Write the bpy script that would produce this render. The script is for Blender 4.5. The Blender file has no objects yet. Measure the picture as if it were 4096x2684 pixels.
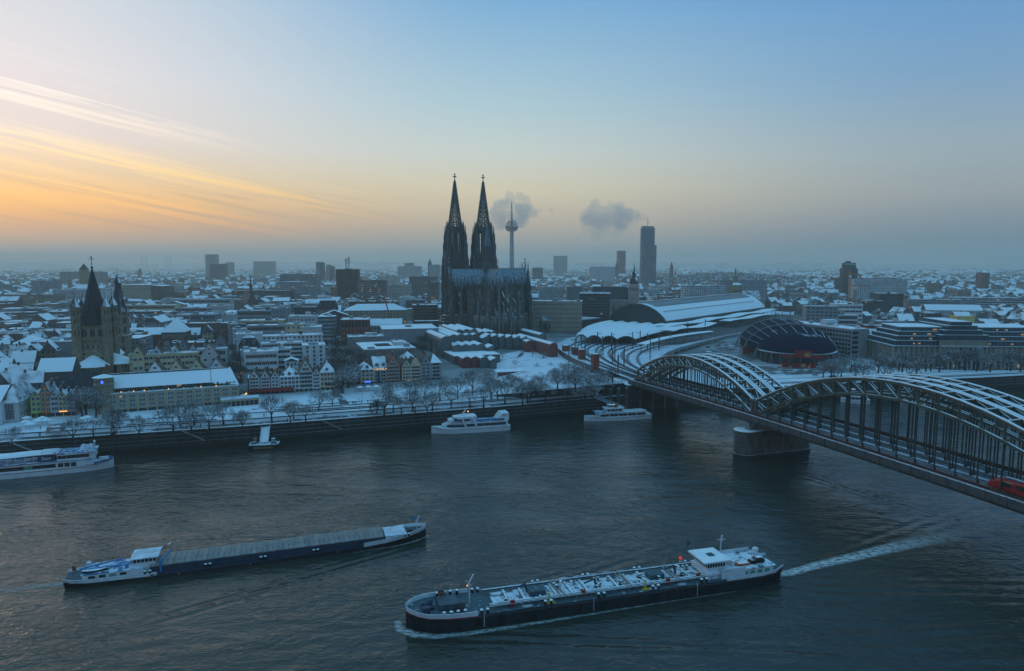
import bpy,math,random
import numpy as np
from mathutils import Vector,Matrix
R=math.radians
random.seed(7)
sc=bpy.context.scene
COL=sc.collection
# ------------------------------------------------------------------ camera
F,H,CX,CY,HOR=2730.0,82.0,2048.0,1342.0,1058.0
PITCH=math.atan((CY-HOR)/F)
cam_d=bpy.data.cameras.new("camera")
cam=bpy.data.objects.new("camera",cam_d)
COL.objects.link(cam)
cam.location=(0,0,H)
cam.rotation_euler=(math.pi/2-PITCH,0,0)
cam_d.sensor_width=36.0
cam_d.lens=F/4096*36.0
cam_d.clip_start=1.0
cam_d.clip_end=90000.0
sc.camera=cam
_c,_s=math.cos(PITCH),math.sin(PITCH)
def at(px,py,z):
 a,b=(px-CX)/F,-(py-CY)/F
 r=(a,_c+b*_s,b*_c-_s)
 t=(z-H)/r[2]
 return r[0]*t,r[1]*t
def atY(px,py,Y):
 a,b=(px-CX)/F,-(py-CY)/F
 r=(a,_c+b*_s,b*_c-_s)
 t=Y/r[1]
 return r[0]*t,H+r[2]*t
# ------------------------------------------------------------------ world
SUN_AZ,SUN_EL=R(-40),R(3.5)
world=bpy.data.worlds.new("World")
sc.world=world
world.use_nodes=True
nt=world.node_tree
nt.nodes.clear()
N=nt.nodes.new
def L(a,b):
 nt.links.new(a,b)
def mth(op,a,b=None,clamp=False,tree=None):
 t=tree or nt
 n=t.nodes.new("ShaderNodeMath")
 n.operation=op
 n.use_clamp=clamp
 for i,v in enumerate((a,b)):
  if v is None:
   continue
  if isinstance(v,(int,float)):
   n.inputs[i].default_value=v
  else:
   t.links.new(v,n.inputs[i])
 return n.outputs[0]
def smooth(v,a,b,lo=0.0,hi=1.0,tree=None):
 t=tree or nt
 n=t.nodes.new("ShaderNodeMapRange")
 n.interpolation_type='SMOOTHSTEP'
 t.links.new(v,n.inputs[0])
 for i,x in zip((1,2,3,4),(a,b,lo,hi)):
  n.inputs[i].default_value=x
 return n.outputs[0]
def mixc(f,a,b,tree=None,mode='MIX'):
 t=tree or nt
 n=t.nodes.new("ShaderNodeMix")
 n.data_type='RGBA'
 n.blend_type=mode
 for i,v in((0,f),(6,a),(7,b)):
  if isinstance(v,(int,float)):
   n.inputs[i].default_value=v
  elif isinstance(v,tuple):
   n.inputs[i].default_value=(*v,1.0)if len(v)==3 else v
  else:
   t.links.new(v,n.inputs[i])
 return n.outputs[2]
def s2l(r,g,b):
 f=lambda c:(c/255/12.92)if c/255<=0.04045 else((c/255+0.055)/1.055)**2.4
 return f(r),f(g),f(b)
def ramp(v,stops,tree=None):
 t=tree or nt
 n=t.nodes.new("ShaderNodeValToRGB")
 n.color_ramp.interpolation='EASE' if False else 'LINEAR'
 el=n.color_ramp.elements
 while len(el)>1:
  el.remove(el[-1])
 for i,(p,c)in enumerate(stops):
  e=el[0]if i==0 else el.new(p)
  e.position=p
  e.color=(*s2l(*c),1.0)
 t.links.new(v,n.inputs[0])
 return n.outputs[0]
tc=N("ShaderNodeTexCoord")
nrm=N("ShaderNodeVectorMath");nrm.operation='NORMALIZE'
L(tc.outputs["Generated"],nrm.inputs[0])
sep=N("ShaderNodeSeparateXYZ")
L(nrm.outputs[0],sep.inputs[0])
dx,dy,dz=sep.outputs
elev=mth('ARCSINE',dz)
eln=mth('DIVIDE',mth('MAXIMUM',elev,0.0),math.pi/2)
azi=mth('ARCTAN2',dx,dy)
daz=mth('ABSOLUTE',mth('SUBTRACT',azi,SUN_AZ))
daz=mth('MINIMUM',daz,mth('SUBTRACT',2*math.pi,daz))
d=lambda x:x/90.0
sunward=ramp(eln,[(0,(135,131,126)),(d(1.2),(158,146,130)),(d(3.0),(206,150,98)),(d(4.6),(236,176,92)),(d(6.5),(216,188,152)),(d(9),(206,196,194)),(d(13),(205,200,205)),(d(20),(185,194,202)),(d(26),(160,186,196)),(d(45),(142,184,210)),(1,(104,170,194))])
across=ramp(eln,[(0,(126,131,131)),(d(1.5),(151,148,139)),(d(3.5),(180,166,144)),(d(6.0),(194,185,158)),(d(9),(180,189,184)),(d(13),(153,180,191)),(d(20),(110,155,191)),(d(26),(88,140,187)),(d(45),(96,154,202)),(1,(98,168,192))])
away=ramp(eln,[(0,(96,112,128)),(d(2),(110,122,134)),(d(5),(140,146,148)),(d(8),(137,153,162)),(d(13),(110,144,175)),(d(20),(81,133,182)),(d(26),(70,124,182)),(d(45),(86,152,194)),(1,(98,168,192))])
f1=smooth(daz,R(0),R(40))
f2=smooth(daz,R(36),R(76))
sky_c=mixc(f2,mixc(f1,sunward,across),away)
comb=N("ShaderNodeCombineXYZ")
u_=mth('ADD',mth('MULTIPLY',azi,2.6),mth('MULTIPLY',elev,4.0))
v_=mth('ADD',mth('MULTIPLY',elev,62.0),mth('MULTIPLY',azi,10.6))
L(u_,comb.inputs[0]);L(v_,comb.inputs[1])
ns=N("ShaderNodeTexNoise")
ns.inputs["Scale"].default_value=1.15
ns.inputs["Detail"].default_value=9.0
ns.inputs["Roughness"].default_value=0.62
ns.inputs["Distortion"].default_value=1.6
L(comb.outputs[0],ns.inputs["Vector"])
ns2=N("ShaderNodeTexNoise")
ns2.inputs["Scale"].default_value=0.5
ns2.inputs["Detail"].default_value=4.0
L(comb.outputs[0],ns2.inputs["Vector"])
side=smooth(azi,R(-2),R(-20))
vv=mth('ADD',elev,mth('MULTIPLY',mth('ADD',azi,R(37)),0.17))
vv=mth('ADD',vv,mth('MULTIPLY',mth('SUBTRACT',ns2.outputs[0],0.5),R(7.5)))
def bump(x,c,w):
 return smooth(mth('ABSOLUTE',mth('SUBTRACT',x,R(c))),R(w),0.0)
b1=mth('MULTIPLY',bump(vv,11.4,0.9),smooth(azi,R(-18),R(-30)))
b2=mth('MULTIPLY',bump(vv,8.4,1.1),smooth(azi,R(-8),R(-24)))
b3=mth('MULTIPLY',bump(vv,6.0,1.1),smooth(azi,R(-12),R(-30)))
b4=mth('MULTIPLY',bump(vv,14.2,1.6),mth('MULTIPLY',smooth(azi,R(-24),R(-33)),0.12))
band=mth('ADD',mth('ADD',b1,b2),mth('ADD',b3,b4))
cl=mth('MULTIPLY',smooth(ns.outputs[0],0.40,0.60),band,True)
cloud_c=ramp(eln,[(0,(177,140,112)),(d(4),(237,177,102)),(d(6.5),(237,201,136)),(d(10),(237,223,206)),(d(14),(232,229,229)),(1,(230,235,240))])
sky_c=mixc(mth('MULTIPLY',cl,0.9),sky_c,cloud_c)
dk=mth('MULTIPLY',mth('MULTIPLY',smooth(ns.outputs[0],0.5,0.36),smooth(elev,R(7.5),R(4.5))),mth('MULTIPLY',smooth(elev,R(1.5),R(3.0)),side))
sky_c=mixc(mth('MULTIPLY',dk,0.38),sky_c,s2l(150,138,128))
sky_c=mixc(smooth(elev,R(0.0),R(-1.5)),sky_c,s2l(60,78,92))
SKYTEX=N("ShaderNodeTexSky")
SKYTEX.sky_type='NISHITA'
SKYTEX.sun_disc=False
SKYTEX.sun_elevation=SUN_EL
SKYTEX.sun_rotation=SUN_AZ
SKYTEX.dust_density=2.0
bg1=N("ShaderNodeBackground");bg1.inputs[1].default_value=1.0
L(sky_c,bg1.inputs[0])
bg2=N("ShaderNodeBackground");bg2.inputs[1].default_value=0.006
L(SKYTEX.outputs[0],bg2.inputs[0])
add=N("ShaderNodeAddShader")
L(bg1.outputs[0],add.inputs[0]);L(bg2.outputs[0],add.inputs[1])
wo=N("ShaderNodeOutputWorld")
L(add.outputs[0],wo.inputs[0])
world.cycles.sampling_method='MANUAL'
world.cycles.sample_map_resolution=512
# ------------------------------------------------------------------ sun (almost set) and exposure
sun_d=bpy.data.lights.new("sun",'SUN')
sun_d.energy=0.10
sun_d.angle=R(10)
sun_d.color=(1.0,0.72,0.45)
sun=bpy.data.objects.new("sun",sun_d)
COL.objects.link(sun)
_sd=Vector((math.sin(SUN_AZ)*math.cos(SUN_EL),math.cos(SUN_AZ)*math.cos(SUN_EL),math.sin(SUN_EL)))
sun.rotation_euler=_sd.to_track_quat('Z','Y').to_euler()
vs=sc.view_settings
vs.view_transform='Standard'
vs.look='None'
vs.exposure=0.42
vs.gamma=1.0
vs.use_curve_mapping=False
cy=sc.cycles
cy.max_bounces=5
cy.diffuse_bounces=2
cy.glossy_bounces=3
cy.transmission_bounces=2
cy.volume_bounces=1
cy.transparent_max_bounces=8
cy.caustics_reflective=False
cy.caustics_refractive=False
cy.use_adaptive_sampling=False
cy.use_denoising=True
cy.denoiser='OPENIMAGEDENOISE'
# ------------------------------------------------------------------ mesh builder and object helpers
class MB:
 def __init__(s):
  s.v,s.f,s.m=[],[],[]
 def add(s,vs_,fs,m=0):
  b=len(s.v)
  s.v.extend(vs_)
  for f in fs:
   s.f.append(tuple(i+b for i in f))
   s.m.append(m)
  return s
 def box(s,x0,x1,y0,y1,z0,z1,m=0):
  return s.add([(x0,y0,z0),(x1,y0,z0),(x1,y1,z0),(x0,y1,z0),(x0,y0,z1),(x1,y0,z1),(x1,y1,z1),(x0,y1,z1)],[(0,3,2,1),(4,5,6,7),(0,1,5,4),(1,2,6,5),(2,3,7,6),(3,0,4,7)],m)
 def frus(s,cx,cy_,w0,d0,z0,w1,d1,z1,m=0,ox=0,oy=0):
  v=[]
  for(w,d_,z,ax,ay)in((w0,d0,z0,0,0),(w1,d1,z1,ox,oy)):
   for sx,sy in((-1,-1),(1,-1),(1,1),(-1,1)):
    v.append((cx+ax+sx*w/2,cy_+ay+sy*d_/2,z))
  return s.add(v,[(0,3,2,1),(4,5,6,7),(0,1,5,4),(1,2,6,5),(2,3,7,6),(3,0,4,7)],m)
 def prism(s,poly,z0,z1,m=0):
  n=len(poly)
  v=[(x,y,z0)for x,y in poly]+[(x,y,z1)for x,y in poly]
  f=[tuple(range(n-1,-1,-1)),tuple(range(n,2*n))]+[(i,(i+1)%n,n+(i+1)%n,n+i)for i in range(n)]
  return s.add(v,f,m)
 def ngon_prism(s,cx,cy_,r0,z0,r1,z1,n=8,m=0,a0=None):
  a0=math.pi/n if a0 is None else a0
  v=[]
  for r,z in((r0,z0),(r1,z1)):
   for i in range(n):
    a=a0+2*math.pi*i/n
    v.append((cx+r*math.cos(a),cy_+r*math.sin(a),z))
  f=[tuple(range(n-1,-1,-1)),tuple(range(n,2*n))]+[(i,(i+1)%n,n+(i+1)%n,n+i)for i in range(n)]
  return s.add(v,f,m)
 def gable(s,x0,x1,y0,y1,z,h,axis='x',m=0,over=0.0,mg=None):
  if axis=='x':
   x0,x1=x0-over,x1+over
   ym=(y0+y1)/2
   v=[(x0,y0,z),(x1,y0,z),(x1,y1,z),(x0,y1,z),(x0,ym,z+h),(x1,ym,z+h)]
   s.add(v,[(0,1,5,4),(2,3,4,5),(0,3,2,1)],m)
   s.add(v,[(0,4,3),(1,2,5)],m if mg is None else mg)
  else:
   y0,y1=y0-over,y1+over
   xm=(x0+x1)/2
   v=[(x0,y0,z),(x1,y0,z),(x1,y1,z),(x0,y1,z),(xm,y0,z+h),(xm,y1,z+h)]
   s.add(v,[(0,4,5,3),(1,2,5,4),(0,3,2,1)],m)
   s.add(v,[(0,1,4),(3,5,2)],m if mg is None else mg)
  return s
 def hip(s,x0,x1,y0,y1,z,h,inset,m=0):
  ym=(y0+y1)/2
  xm=(x0+x1)/2
  if x1-x0>=y1-y0:
   a,b=(x0+inset,ym,z+h),(x1-inset,ym,z+h)
   v=[(x0,y0,z),(x1,y0,z),(x1,y1,z),(x0,y1,z),a,b]
   return s.add(v,[(0,1,5,4),(1,2,5),(2,3,4,5),(3,0,4),(0,3,2,1)],m)
  a,b=(xm,y0+inset,z+h),(xm,y1-inset,z+h)
  v=[(x0,y0,z),(x1,y0,z),(x1,y1,z),(x0,y1,z),a,b]
  return s.add(v,[(0,1,4),(1,2,5,4),(2,3,5),(3,0,4,5),(0,3,2,1)],m)
 def bar(s,p,q,w,h=None,m=0,up=(0,0,1)):
  h=w if h is None else h
  p,q=Vector(p),Vector(q)
  t=(q-p)
  if t.length<1e-6:
   return s
  t.normalize()
  u=Vector(up)
  if abs(t.dot(u))>0.98:
   u=Vector((1,0,0))
  a=t.cross(u).normalized()
  b=a.cross(t).normalized()
  v=[]
  for o in(p,q):
   for i,j in((-1,-1),(1,-1),(1,1),(-1,1)):
    v.append(tuple(o+a*(i*w/2)+b*(j*h/2)))
  return s.add(v,[(0,3,2,1),(4,5,6,7),(0,1,5,4),(1,2,6,5),(2,3,7,6),(3,0,4,7)],m)
 def tube(s,p,q,r0,r1=None,n=6,m=0,cap=True):
  r1=r0 if r1 is None else r1
  p,q=Vector(p),Vector(q)
  t=(q-p)
  if t.length<1e-6:
   return s
  t.normalize()
  a=t.orthogonal().normalized()
  b=t.cross(a)
  v=[]
  for o,r in((p,r0),(q,r1)):
   for i in range(n):
    g=2*math.pi*i/n
    v.append(tuple(o+a*(r*math.cos(g))+b*(r*math.sin(g))))
  f=[(i,(i+1)%n,n+(i+1)%n,n+i)for i in range(n)]
  if cap:
   f+=[tuple(range(n-1,-1,-1)),tuple(range(n,2*n))]
  return s.add(v,f,m)
 def lathe(s,prof,n=12,cx=0,cy_=0,m=0,a0=0.0):
  v=[]
  for r,z in prof:
   for i in range(n):
    a=a0+2*math.pi*i/n
    v.append((cx+r*math.cos(a),cy_+r*math.sin(a),z))
  f=[]
  for k in range(len(prof)-1):
   for i in range(n):
    f.append((k*n+i,k*n+(i+1)%n,(k+1)*n+(i+1)%n,(k+1)*n+i))
  f.append(tuple(range(n-1,-1,-1)))
  f.append(tuple(range((len(prof)-1)*n,len(prof)*n)))
  return s.add(v,f,m)
 def loft(s,rings,close=True,caps=True,m=0):
  n=len(rings[0])
  v=[p for r in rings for p in r]
  f=[]
  e=n if close else n-1
  for k in range(len(rings)-1):
   for i in range(e):
    f.append((k*n+i,k*n+(i+1)%n,(k+1)*n+(i+1)%n,(k+1)*n+i))
  if caps:
   f.append(tuple(range(n-1,-1,-1)))
   f.append(tuple(range((len(rings)-1)*n,len(rings)*n)))
  return s.add(v,f,m)
 def pyr(s,cx,cy_,w,z0,z1,m=0,d_=None):
  d_=w if d_ is None else d_
  v=[(cx-w/2,cy_-d_/2,z0),(cx+w/2,cy_-d_/2,z0),(cx+w/2,cy_+d_/2,z0),(cx-w/2,cy_+d_/2,z0),(cx,cy_,z1)]
  return s.add(v,[(0,3,2,1),(0,1,4),(1,2,4),(2,3,4),(3,0,4)],m)
 def mesh(s,name,mats):
  me=bpy.data.meshes.new(name)
  me.from_pydata(s.v,[],s.f)
  mats=mats if isinstance(mats,(list,tuple))else[mats]
  for q in mats:
   me.materials.append(MAT[q]if isinstance(q,str)else q)
  if len(mats)>1:
   me.polygons.foreach_set("material_index",s.m)
  me.update()
  return me
 def obj(s,name,mats,parent=None,loc=None,rz=None,smooth_=False):
  me=s.mesh(name,mats)
  if smooth_:
   me.polygons.foreach_set("use_smooth",[True]*len(me.polygons))
  return place(name,me,parent,loc,rz)
def place(name,me,parent=None,loc=None,rz=None,scale=None):
 o=bpy.data.objects.new(name,me)
 COL.objects.link(o)
 if parent is not None:
  o.parent=parent
 if loc is not None:
  o.location=loc
 if rz is not None:
  o.rotation_euler=(0,0,rz)
 if scale is not None:
  o.scale=scale if isinstance(scale,(tuple,list))else(scale,)*3
 return o
def tag(o,label=None,cat=None,group=None,kind=None):
 if label:
  o["label"]=label
 if cat:
  o["category"]=cat
 if group:
  o["group"]=group
 if kind:
  o["kind"]=kind
 return o
def thing(name,label,cat,loc=(0,0,0),rz=0.0,group=None):
 o=bpy.data.objects.new(name,None)
 o.empty_display_size=1.0
 COL.objects.link(o)
 o.location=loc
 o.rotation_euler=(0,0,rz)
 return tag(o,label,cat,group)
KIDS={}
def copy_tree(o,parent=None):
 c=o.copy()
 COL.objects.link(c)
 if parent is not None:
  c.parent=parent
 for ch in o.children:
  copy_tree(ch,c)
 return c
# ------------------------------------------------------------------ materials
MAT={}
def snow_on(t,color,thr=0.55,soft=0.14,patch=0.35,scale=0.5,side=0.3,stretch=1.0):
 g=t.nodes.new("ShaderNodeNewGeometry")
 dt=t.nodes.new("ShaderNodeVectorMath");dt.operation='DOT_PRODUCT'
 t.links.new(g.outputs["Normal"],dt.inputs[0])
 v=Vector((side,-side*0.5,1.0)).normalized()
 dt.inputs[1].default_value=v
 nz=t.nodes.new("ShaderNodeTexNoise")
 nz.inputs["Scale"].default_value=scale
 nz.inputs["Detail"].default_value=4.0
 mp=t.nodes.new("ShaderNodeMapping")
 mp.inputs["Scale"].default_value=(1,1,stretch)
 t.links.new(g.outputs["Position"],mp.inputs[0])
 t.links.new(mp.outputs[0],nz.inputs["Vector"])
 a=mth('ADD',dt.outputs["Value"],mth('MULTIPLY',mth('SUBTRACT',nz.outputs[0],0.5,tree=t),patch,tree=t),tree=t)
 f=smooth(a,thr-soft,thr+soft,tree=t)
 return mixc(f,color,(0.86,0.88,0.91),tree=t),f
def M(name,col,rough=0.8,var=0.2,scale=0.4,snow=None,metal=0.0,bump=0.0,spec=0.3,emit=None,streak=0.0,**kw):
 m=bpy.data.materials.new(name)
 m.use_nodes=True
 t=m.node_tree
 b=t.nodes["Principled BSDF"]
 b.inputs["Roughness"].default_value=rough
 b.inputs["Metallic"].default_value=metal
 b.inputs["Specular IOR Level"].default_value=spec
 g=t.nodes.new("ShaderNodeNewGeometry")
 nz=t.nodes.new("ShaderNodeTexNoise")
 nz.inputs["Scale"].default_value=scale
 nz.inputs["Detail"].default_value=5.0
 nz.inputs["Roughness"].default_value=0.65
 if streak:
  mp=t.nodes.new("ShaderNodeMapping")
  mp.inputs["Scale"].default_value=(1,1,streak)
  t.links.new(g.outputs["Position"],mp.inputs[0])
  t.links.new(mp.outputs[0],nz.inputs["Vector"])
 else:
  t.links.new(g.outputs["Position"],nz.inputs["Vector"])
 lo=tuple(c*(1-var)for c in col)
 hi=tuple(min(1,c*(1+var))for c in col)
 c=mixc(smooth(nz.outputs[0],0.3,0.7,tree=t),lo,hi,tree=t)
 if snow is not None:
  c,f=snow_on(t,c,*snow)
 t.links.new(c,b.inputs["Base Color"])
 if bump:
  bp=t.nodes.new("ShaderNodeBump")
  bp.inputs["Strength"].default_value=bump
  t.links.new(nz.outputs[0],bp.inputs["Height"])
  t.links.new(bp.outputs[0],b.inputs["Normal"])
 if emit:
  b.inputs["Emission Color"].default_value=(*emit[0],1)
  b.inputs["Emission Strength"].default_value=emit[1]
 m.cycles.emission_sampling='NONE'
 MAT[name]=m
 return m
def facade(name,wall,glass=(0.03,0.04,0.05),pu=3.2,pv=3.3,wu=0.5,wv=0.5,lit=0.02,snow=(0.6,0.1,0.3),v0=0.3):
 m=bpy.data.materials.new(name)
 m.use_nodes=True
 t=m.node_tree
 b=t.nodes["Principled BSDF"]
 b.inputs["Roughness"].default_value=0.7
 b.inputs["Specular IOR Level"].default_value=0.25
 tcn=t.nodes.new("ShaderNodeTexCoord")
 sp=t.nodes.new("ShaderNodeSeparateXYZ")
 t.links.new(tcn.outputs["Object"],sp.inputs[0])
 oi=t.nodes.new("ShaderNodeObjectInfo")
 q=lambda op,a,bb=None:mth(op,a,bb,tree=t)
 u=q('DIVIDE',q('ADD',q('ADD',sp.outputs[0],sp.outputs[1]),500.0),pu)
 v=q('DIVIDE',q('ADD',sp.outputs[2],v0),pv)
 fu,fv=q('FRACT',u),q('FRACT',v)
 inu=q('LESS_THAN',q('ABSOLUTE',q('SUBTRACT',fu,0.5)),wu/2)
 inv=q('LESS_THAN',q('ABSOLUTE',q('SUBTRACT',fv,0.5)),wv/2)
 g=t.nodes.new("ShaderNodeNewGeometry")
 sn=t.nodes.new("ShaderNodeSeparateXYZ")
 t.links.new(g.outputs["Normal"],sn.inputs[0])
 vert=q('LESS_THAN',q('ABSOLUTE',sn.outputs[2]),0.3)
 win=q('MULTIPLY',q('MULTIPLY',inu,inv),vert)
 cell=t.nodes.new("ShaderNodeCombineXYZ")
 t.links.new(q('FLOOR',u),cell.inputs[0])
 t.links.new(q('FLOOR',v),cell.inputs[1])
 t.links.new(oi.outputs["Random"],cell.inputs[2])
 wn=t.nodes.new("ShaderNodeTexWhiteNoise")
 t.links.new(cell.outputs[0],wn.inputs["Vector"])
 nz=t.nodes.new("ShaderNodeTexNoise")
 nz.inputs["Scale"].default_value=0.15
 nz.inputs["Detail"].default_value=5
 t.links.new(g.outputs["Position"],nz.inputs["Vector"])
 c=mixc(smooth(nz.outputs[0],0.3,0.7,tree=t),tuple(x*0.8 for x in wall),tuple(min(1,x*1.2)for x in wall),tree=t)
 hs=t.nodes.new("ShaderNodeHueSaturation")
 t.links.new(c,hs.inputs["Color"])
 t.links.new(smooth(oi.outputs["Random"],0,1,0.65,1.25,tree=t),hs.inputs["Value"])
 c=mixc(win,hs.outputs[0],mixc(wn.outputs["Value"],tuple(x*0.6 for x in glass),tuple(x*2.2 for x in glass),tree=t),tree=t)
 c,f=snow_on(t,c,*snow)
 t.links.new(c,b.inputs["Base Color"])
 if lit:
  on=q('MULTIPLY',win,q('GREATER_THAN',wn.outputs["Value"],1-lit))
  b.inputs["Emission Color"].default_value=(1.0,0.55,0.2,1)
  t.links.new(q('MULTIPLY',on,0.22),b.inputs["Emission Strength"])
 m.cycles.emission_sampling='NONE'
 MAT[name]=m
 return m
SN=(0.62,0.12,0.35)
M("snow",(0.86,0.88,0.91),0.9,0.06,0.25,bump=0.15)
M("snow_worn",(0.62,0.65,0.70),0.9,0.28,0.35)
M("stone_dark",(0.066,0.074,0.078),0.85,0.5,0.35,snow=(0.72,0.10,0.75,1.1,0.6),streak=0.3)
M("stone_brown",(0.125,0.118,0.105),0.85,0.55,0.35,snow=(0.72,0.10,0.6,1.1,0.45),streak=0.3)
M("lead_roof",(0.11,0.18,0.23),0.55,0.3,0.5,snow=(0.72,0.30,0.8,0.9,0.1,0.03),streak=0.12)
M("slate",(0.035,0.037,0.042),0.7,0.3,0.8,snow=(0.93,0.12,0.5,0.35,0.25))
M("slate_snowy",(0.05,0.05,0.055),0.7,0.3,0.8,snow=(0.72,0.10,0.35,0.3,0.55))
M("tile_brown",(0.11,0.075,0.055),0.8,0.3,0.8,snow=(0.86,0.10,0.30,0.35,0.55))
M("roof_snow",(0.09,0.09,0.095),0.85,0.2,0.8,snow=(0.60,0.10,0.30,0.25,0.25))
M("roof_patchy",(0.11,0.11,0.115),0.85,0.2,0.5,snow=(0.92,0.10,0.85,0.16,0.1))
M("glass",(0.018,0.024,0.03),0.25,0.4,0.6,spec=0.5)
M("glass_blue",(0.02,0.05,0.075),0.15,0.3,0.4,spec=0.5)
M("window_lit",(0.5,0.3,0.12),0.5,0.2,1.0,emit=((1.0,0.5,0.2),0.2))
M("lamp_warm",(0.8,0.5,0.2),0.5,0.1,1.0,emit=((1.0,0.45,0.12),1.2))
M("lamp_red",(0.6,0.05,0.03),0.5,0.1,1.0,emit=((1.0,0.06,0.03),0.35))
M("frame_white",(0.55,0.55,0.55),0.6,0.1,1.0)
M("steel_grey",(0.20,0.21,0.22),0.55,0.25,0.6,snow=SN)
M("steel_dark",(0.045,0.05,0.055),0.55,0.3,0.6,snow=(0.85,0.1,0.4))
M("steel_plain",(0.07,0.075,0.08),0.6,0.3,0.6)
M("concrete",(0.26,0.26,0.25),0.85,0.25,0.25,snow=SN)
M("asphalt",(0.075,0.078,0.082),0.7,0.45,0.12)
M("quay_stone",(0.038,0.040,0.040),0.85,0.4,0.5,snow=SN,streak=0.4,bump=0.3)
M("pier_stone",(0.125,0.105,0.088),0.85,0.4,0.5,snow=(0.8,0.1,0.4),streak=0.5,bump=0.3)
M("bark",(0.050,0.042,0.036),0.9,0.3,1.5,snow=(0.66,0.2,0.5,1.5,0.0))
M("twig",(0.115,0.105,0.10),0.9,0.35,0.7,snow=(0.56,0.28,0.7,0.9,0.0))
M("twig_dark",(0.12,0.10,0.09),0.9,0.3,0.6,snow=(0.86,0.15,0.5,0.9,0.0))
# ================================================================== river, ground, quay
BANK=[(-13000,-3400),(-900,62),(-420,212),(-213,277),(-121,306),(-6,349),(64,379),(122,400),(310,441),(700,545),(13000,3600)]
def bank_pt(x,off=0.0):
 for(x0,y0),(x1,y1)in zip(BANK,BANK[1:]):
  if x0<=x<=x1:
   t=(x-x0)/(x1-x0)
   y=y0+(y1-y0)*t
   return x-0.33*off,y+0.944*off
 return x,0.0
def bank_rot(x):
 a,b=bank_pt(x-6),bank_pt(x+6)
 return math.atan2(b[1]-a[1],b[0]-a[0])
_xs=[-13000,-6000,-2500,-900,-600,-420]+list(range(-330,331,30))+[420,560,700,1000,2500,6000,13000]
_rows=[(0.0,8.6),(8.0,8.7),(8.15,9.7),(30,10.1),(60,11.5),(110,13.5),(190,15.5),(300,16.0),(700,16),(1500,16),(3500,17),(7000,20),(11000,30)]
def ground_z(x,y):
 for xa in(x,):
  o=0.0
  bx,by=bank_pt(x+0.0)
  o=(y-by)/0.944
  o=(y-bank_pt(x+0.33*max(o,0))[1])/0.944
 for(o0,z0),(o1,z1)in zip(_rows,_rows[1:]):
  if o0<=o<=o1:
   return z0+(z1-z0)*(o-o0)/(o1-o0)
 return 16.0
def ground_material():
 m=bpy.data.materials.new("city_ground")
 m.use_nodes=True
 t=m.node_tree
 b=t.nodes["Principled BSDF"]
 b.inputs["Roughness"].default_value=0.9
 g=t.nodes.new("ShaderNodeNewGeometry")
 n1=t.nodes.new("ShaderNodeTexNoise");n1.inputs["Scale"].default_value=0.06;n1.inputs["Detail"].default_value=6
 n2=t.nodes.new("ShaderNodeTexNoise");n2.inputs["Scale"].default_value=0.011;n2.inputs["Detail"].default_value=6
 t.links.new(g.outputs["Position"],n1.inputs["Vector"]);t.links.new(g.outputs["Position"],n2.inputs["Vector"])
 worn=mixc(smooth(n1.outputs[0],0.40,0.62,tree=t),(0.72,0.76,0.82),(0.20,0.205,0.21),tree=t)
 sp=t.nodes.new("ShaderNodeSeparateXYZ");t.links.new(g.outputs["Position"],sp.inputs[0])
 far=smooth(sp.outputs[1],700,1500,tree=t)
 wild=mixc(smooth(n2.outputs[0],0.42,0.58,tree=t),(0.09,0.09,0.09),(0.55,0.58,0.62),tree=t)
 off=mth('SUBTRACT',sp.outputs[1],mth('MULTIPLY',sp.outputs[0],0.36,tree=t),tree=t)
 near=smooth(off,395,425,tree=t)
 c=mixc(near,mixc(0.25,(0.78,0.81,0.86),worn,tree=t),mixc(0.75,worn,(0.13,0.13,0.13),tree=t),tree=t)
 t.links.new(mixc(far,c,wild,tree=t),b.inputs["Base Color"])
 bp=t.nodes.new("ShaderNodeBump");bp.inputs["Strength"].default_value=0.2
 t.links.new(n1.outputs[0],bp.inputs["Height"]);t.links.new(bp.outputs[0],b.inputs["Normal"])
 MAT["city_ground"]=m
ground_material()
mb=MB()
rows=[]
for o,z in _rows:
 rows.append([(*bank_pt(x,o),z)if o<2000 else(x,max(bank_pt(x,0)[1],0)*0+o+300,z)for x in _xs])
mb.loft(rows,close=False,caps=False)
tag(mb.obj("ground","city_ground"),kind="structure")
mb=MB()
for a,b in zip(_xs,_xs[1:]):
 if a<-600 or b>700:
  continue
 (x0,y0),(x1,y1)=bank_pt(a,-0.25),bank_pt(b,-0.25)
 (u0,w0),(u1,w1)=bank_pt(a,0.4),bank_pt(b,0.4)
 mb.add([(x0,y0-.8,-3),(x1,y1-.8,-3),(x1,y1,8.45),(x0,y0,8.45),(u0,w0,8.45),(u1,w1,8.45)],[(0,1,2,3),(3,2,5,4)])
M("rubber_dark",(0.018,0.024,0.018),0.7,0.4,0.6)
qw=thing("embankment_wall","long dark stone embankment wall along the far river bank","wall")
mb.obj("wall_face","quay_stone",qw)
me_cap=MB().box(-15,15,-0.35,0.5,0,0.28).mesh("coping_stone","quay_stone")
for a in range(-600,700,10):
 x,y=bank_pt(a+5)
 o=place("coping_stone",me_cap,qw,(x,y,8.46),bank_rot(a+5),(0.36,1,1))
for px,py,w in((756,1760,26),(1320,1715,22),(60,1810,16)):
 x,y=at(px,py,5)
 yb=bank_pt(x)[1]
 rr=bank_rot(x)
 s_=MB()
 s_.bar((-4.5,-0.75,8.4),(4.5,-0.95,3.4),.5,0.2)
 s_.bar((-4.5,-1.2,9.2),(4.5,-1.4,4.2),0.1,0.1)
 s_.obj("wall_stair","steel_grey",qw,(x,yb,0),rr)
for x in range(-560,660,47):
 yb=bank_pt(x)[1]
 MB().box(-0.35,0.35,-0.62,-0.2,0,8.3).obj("wall_rib","quay_stone",qw,(x,yb-0.15,0),bank_rot(x))
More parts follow.
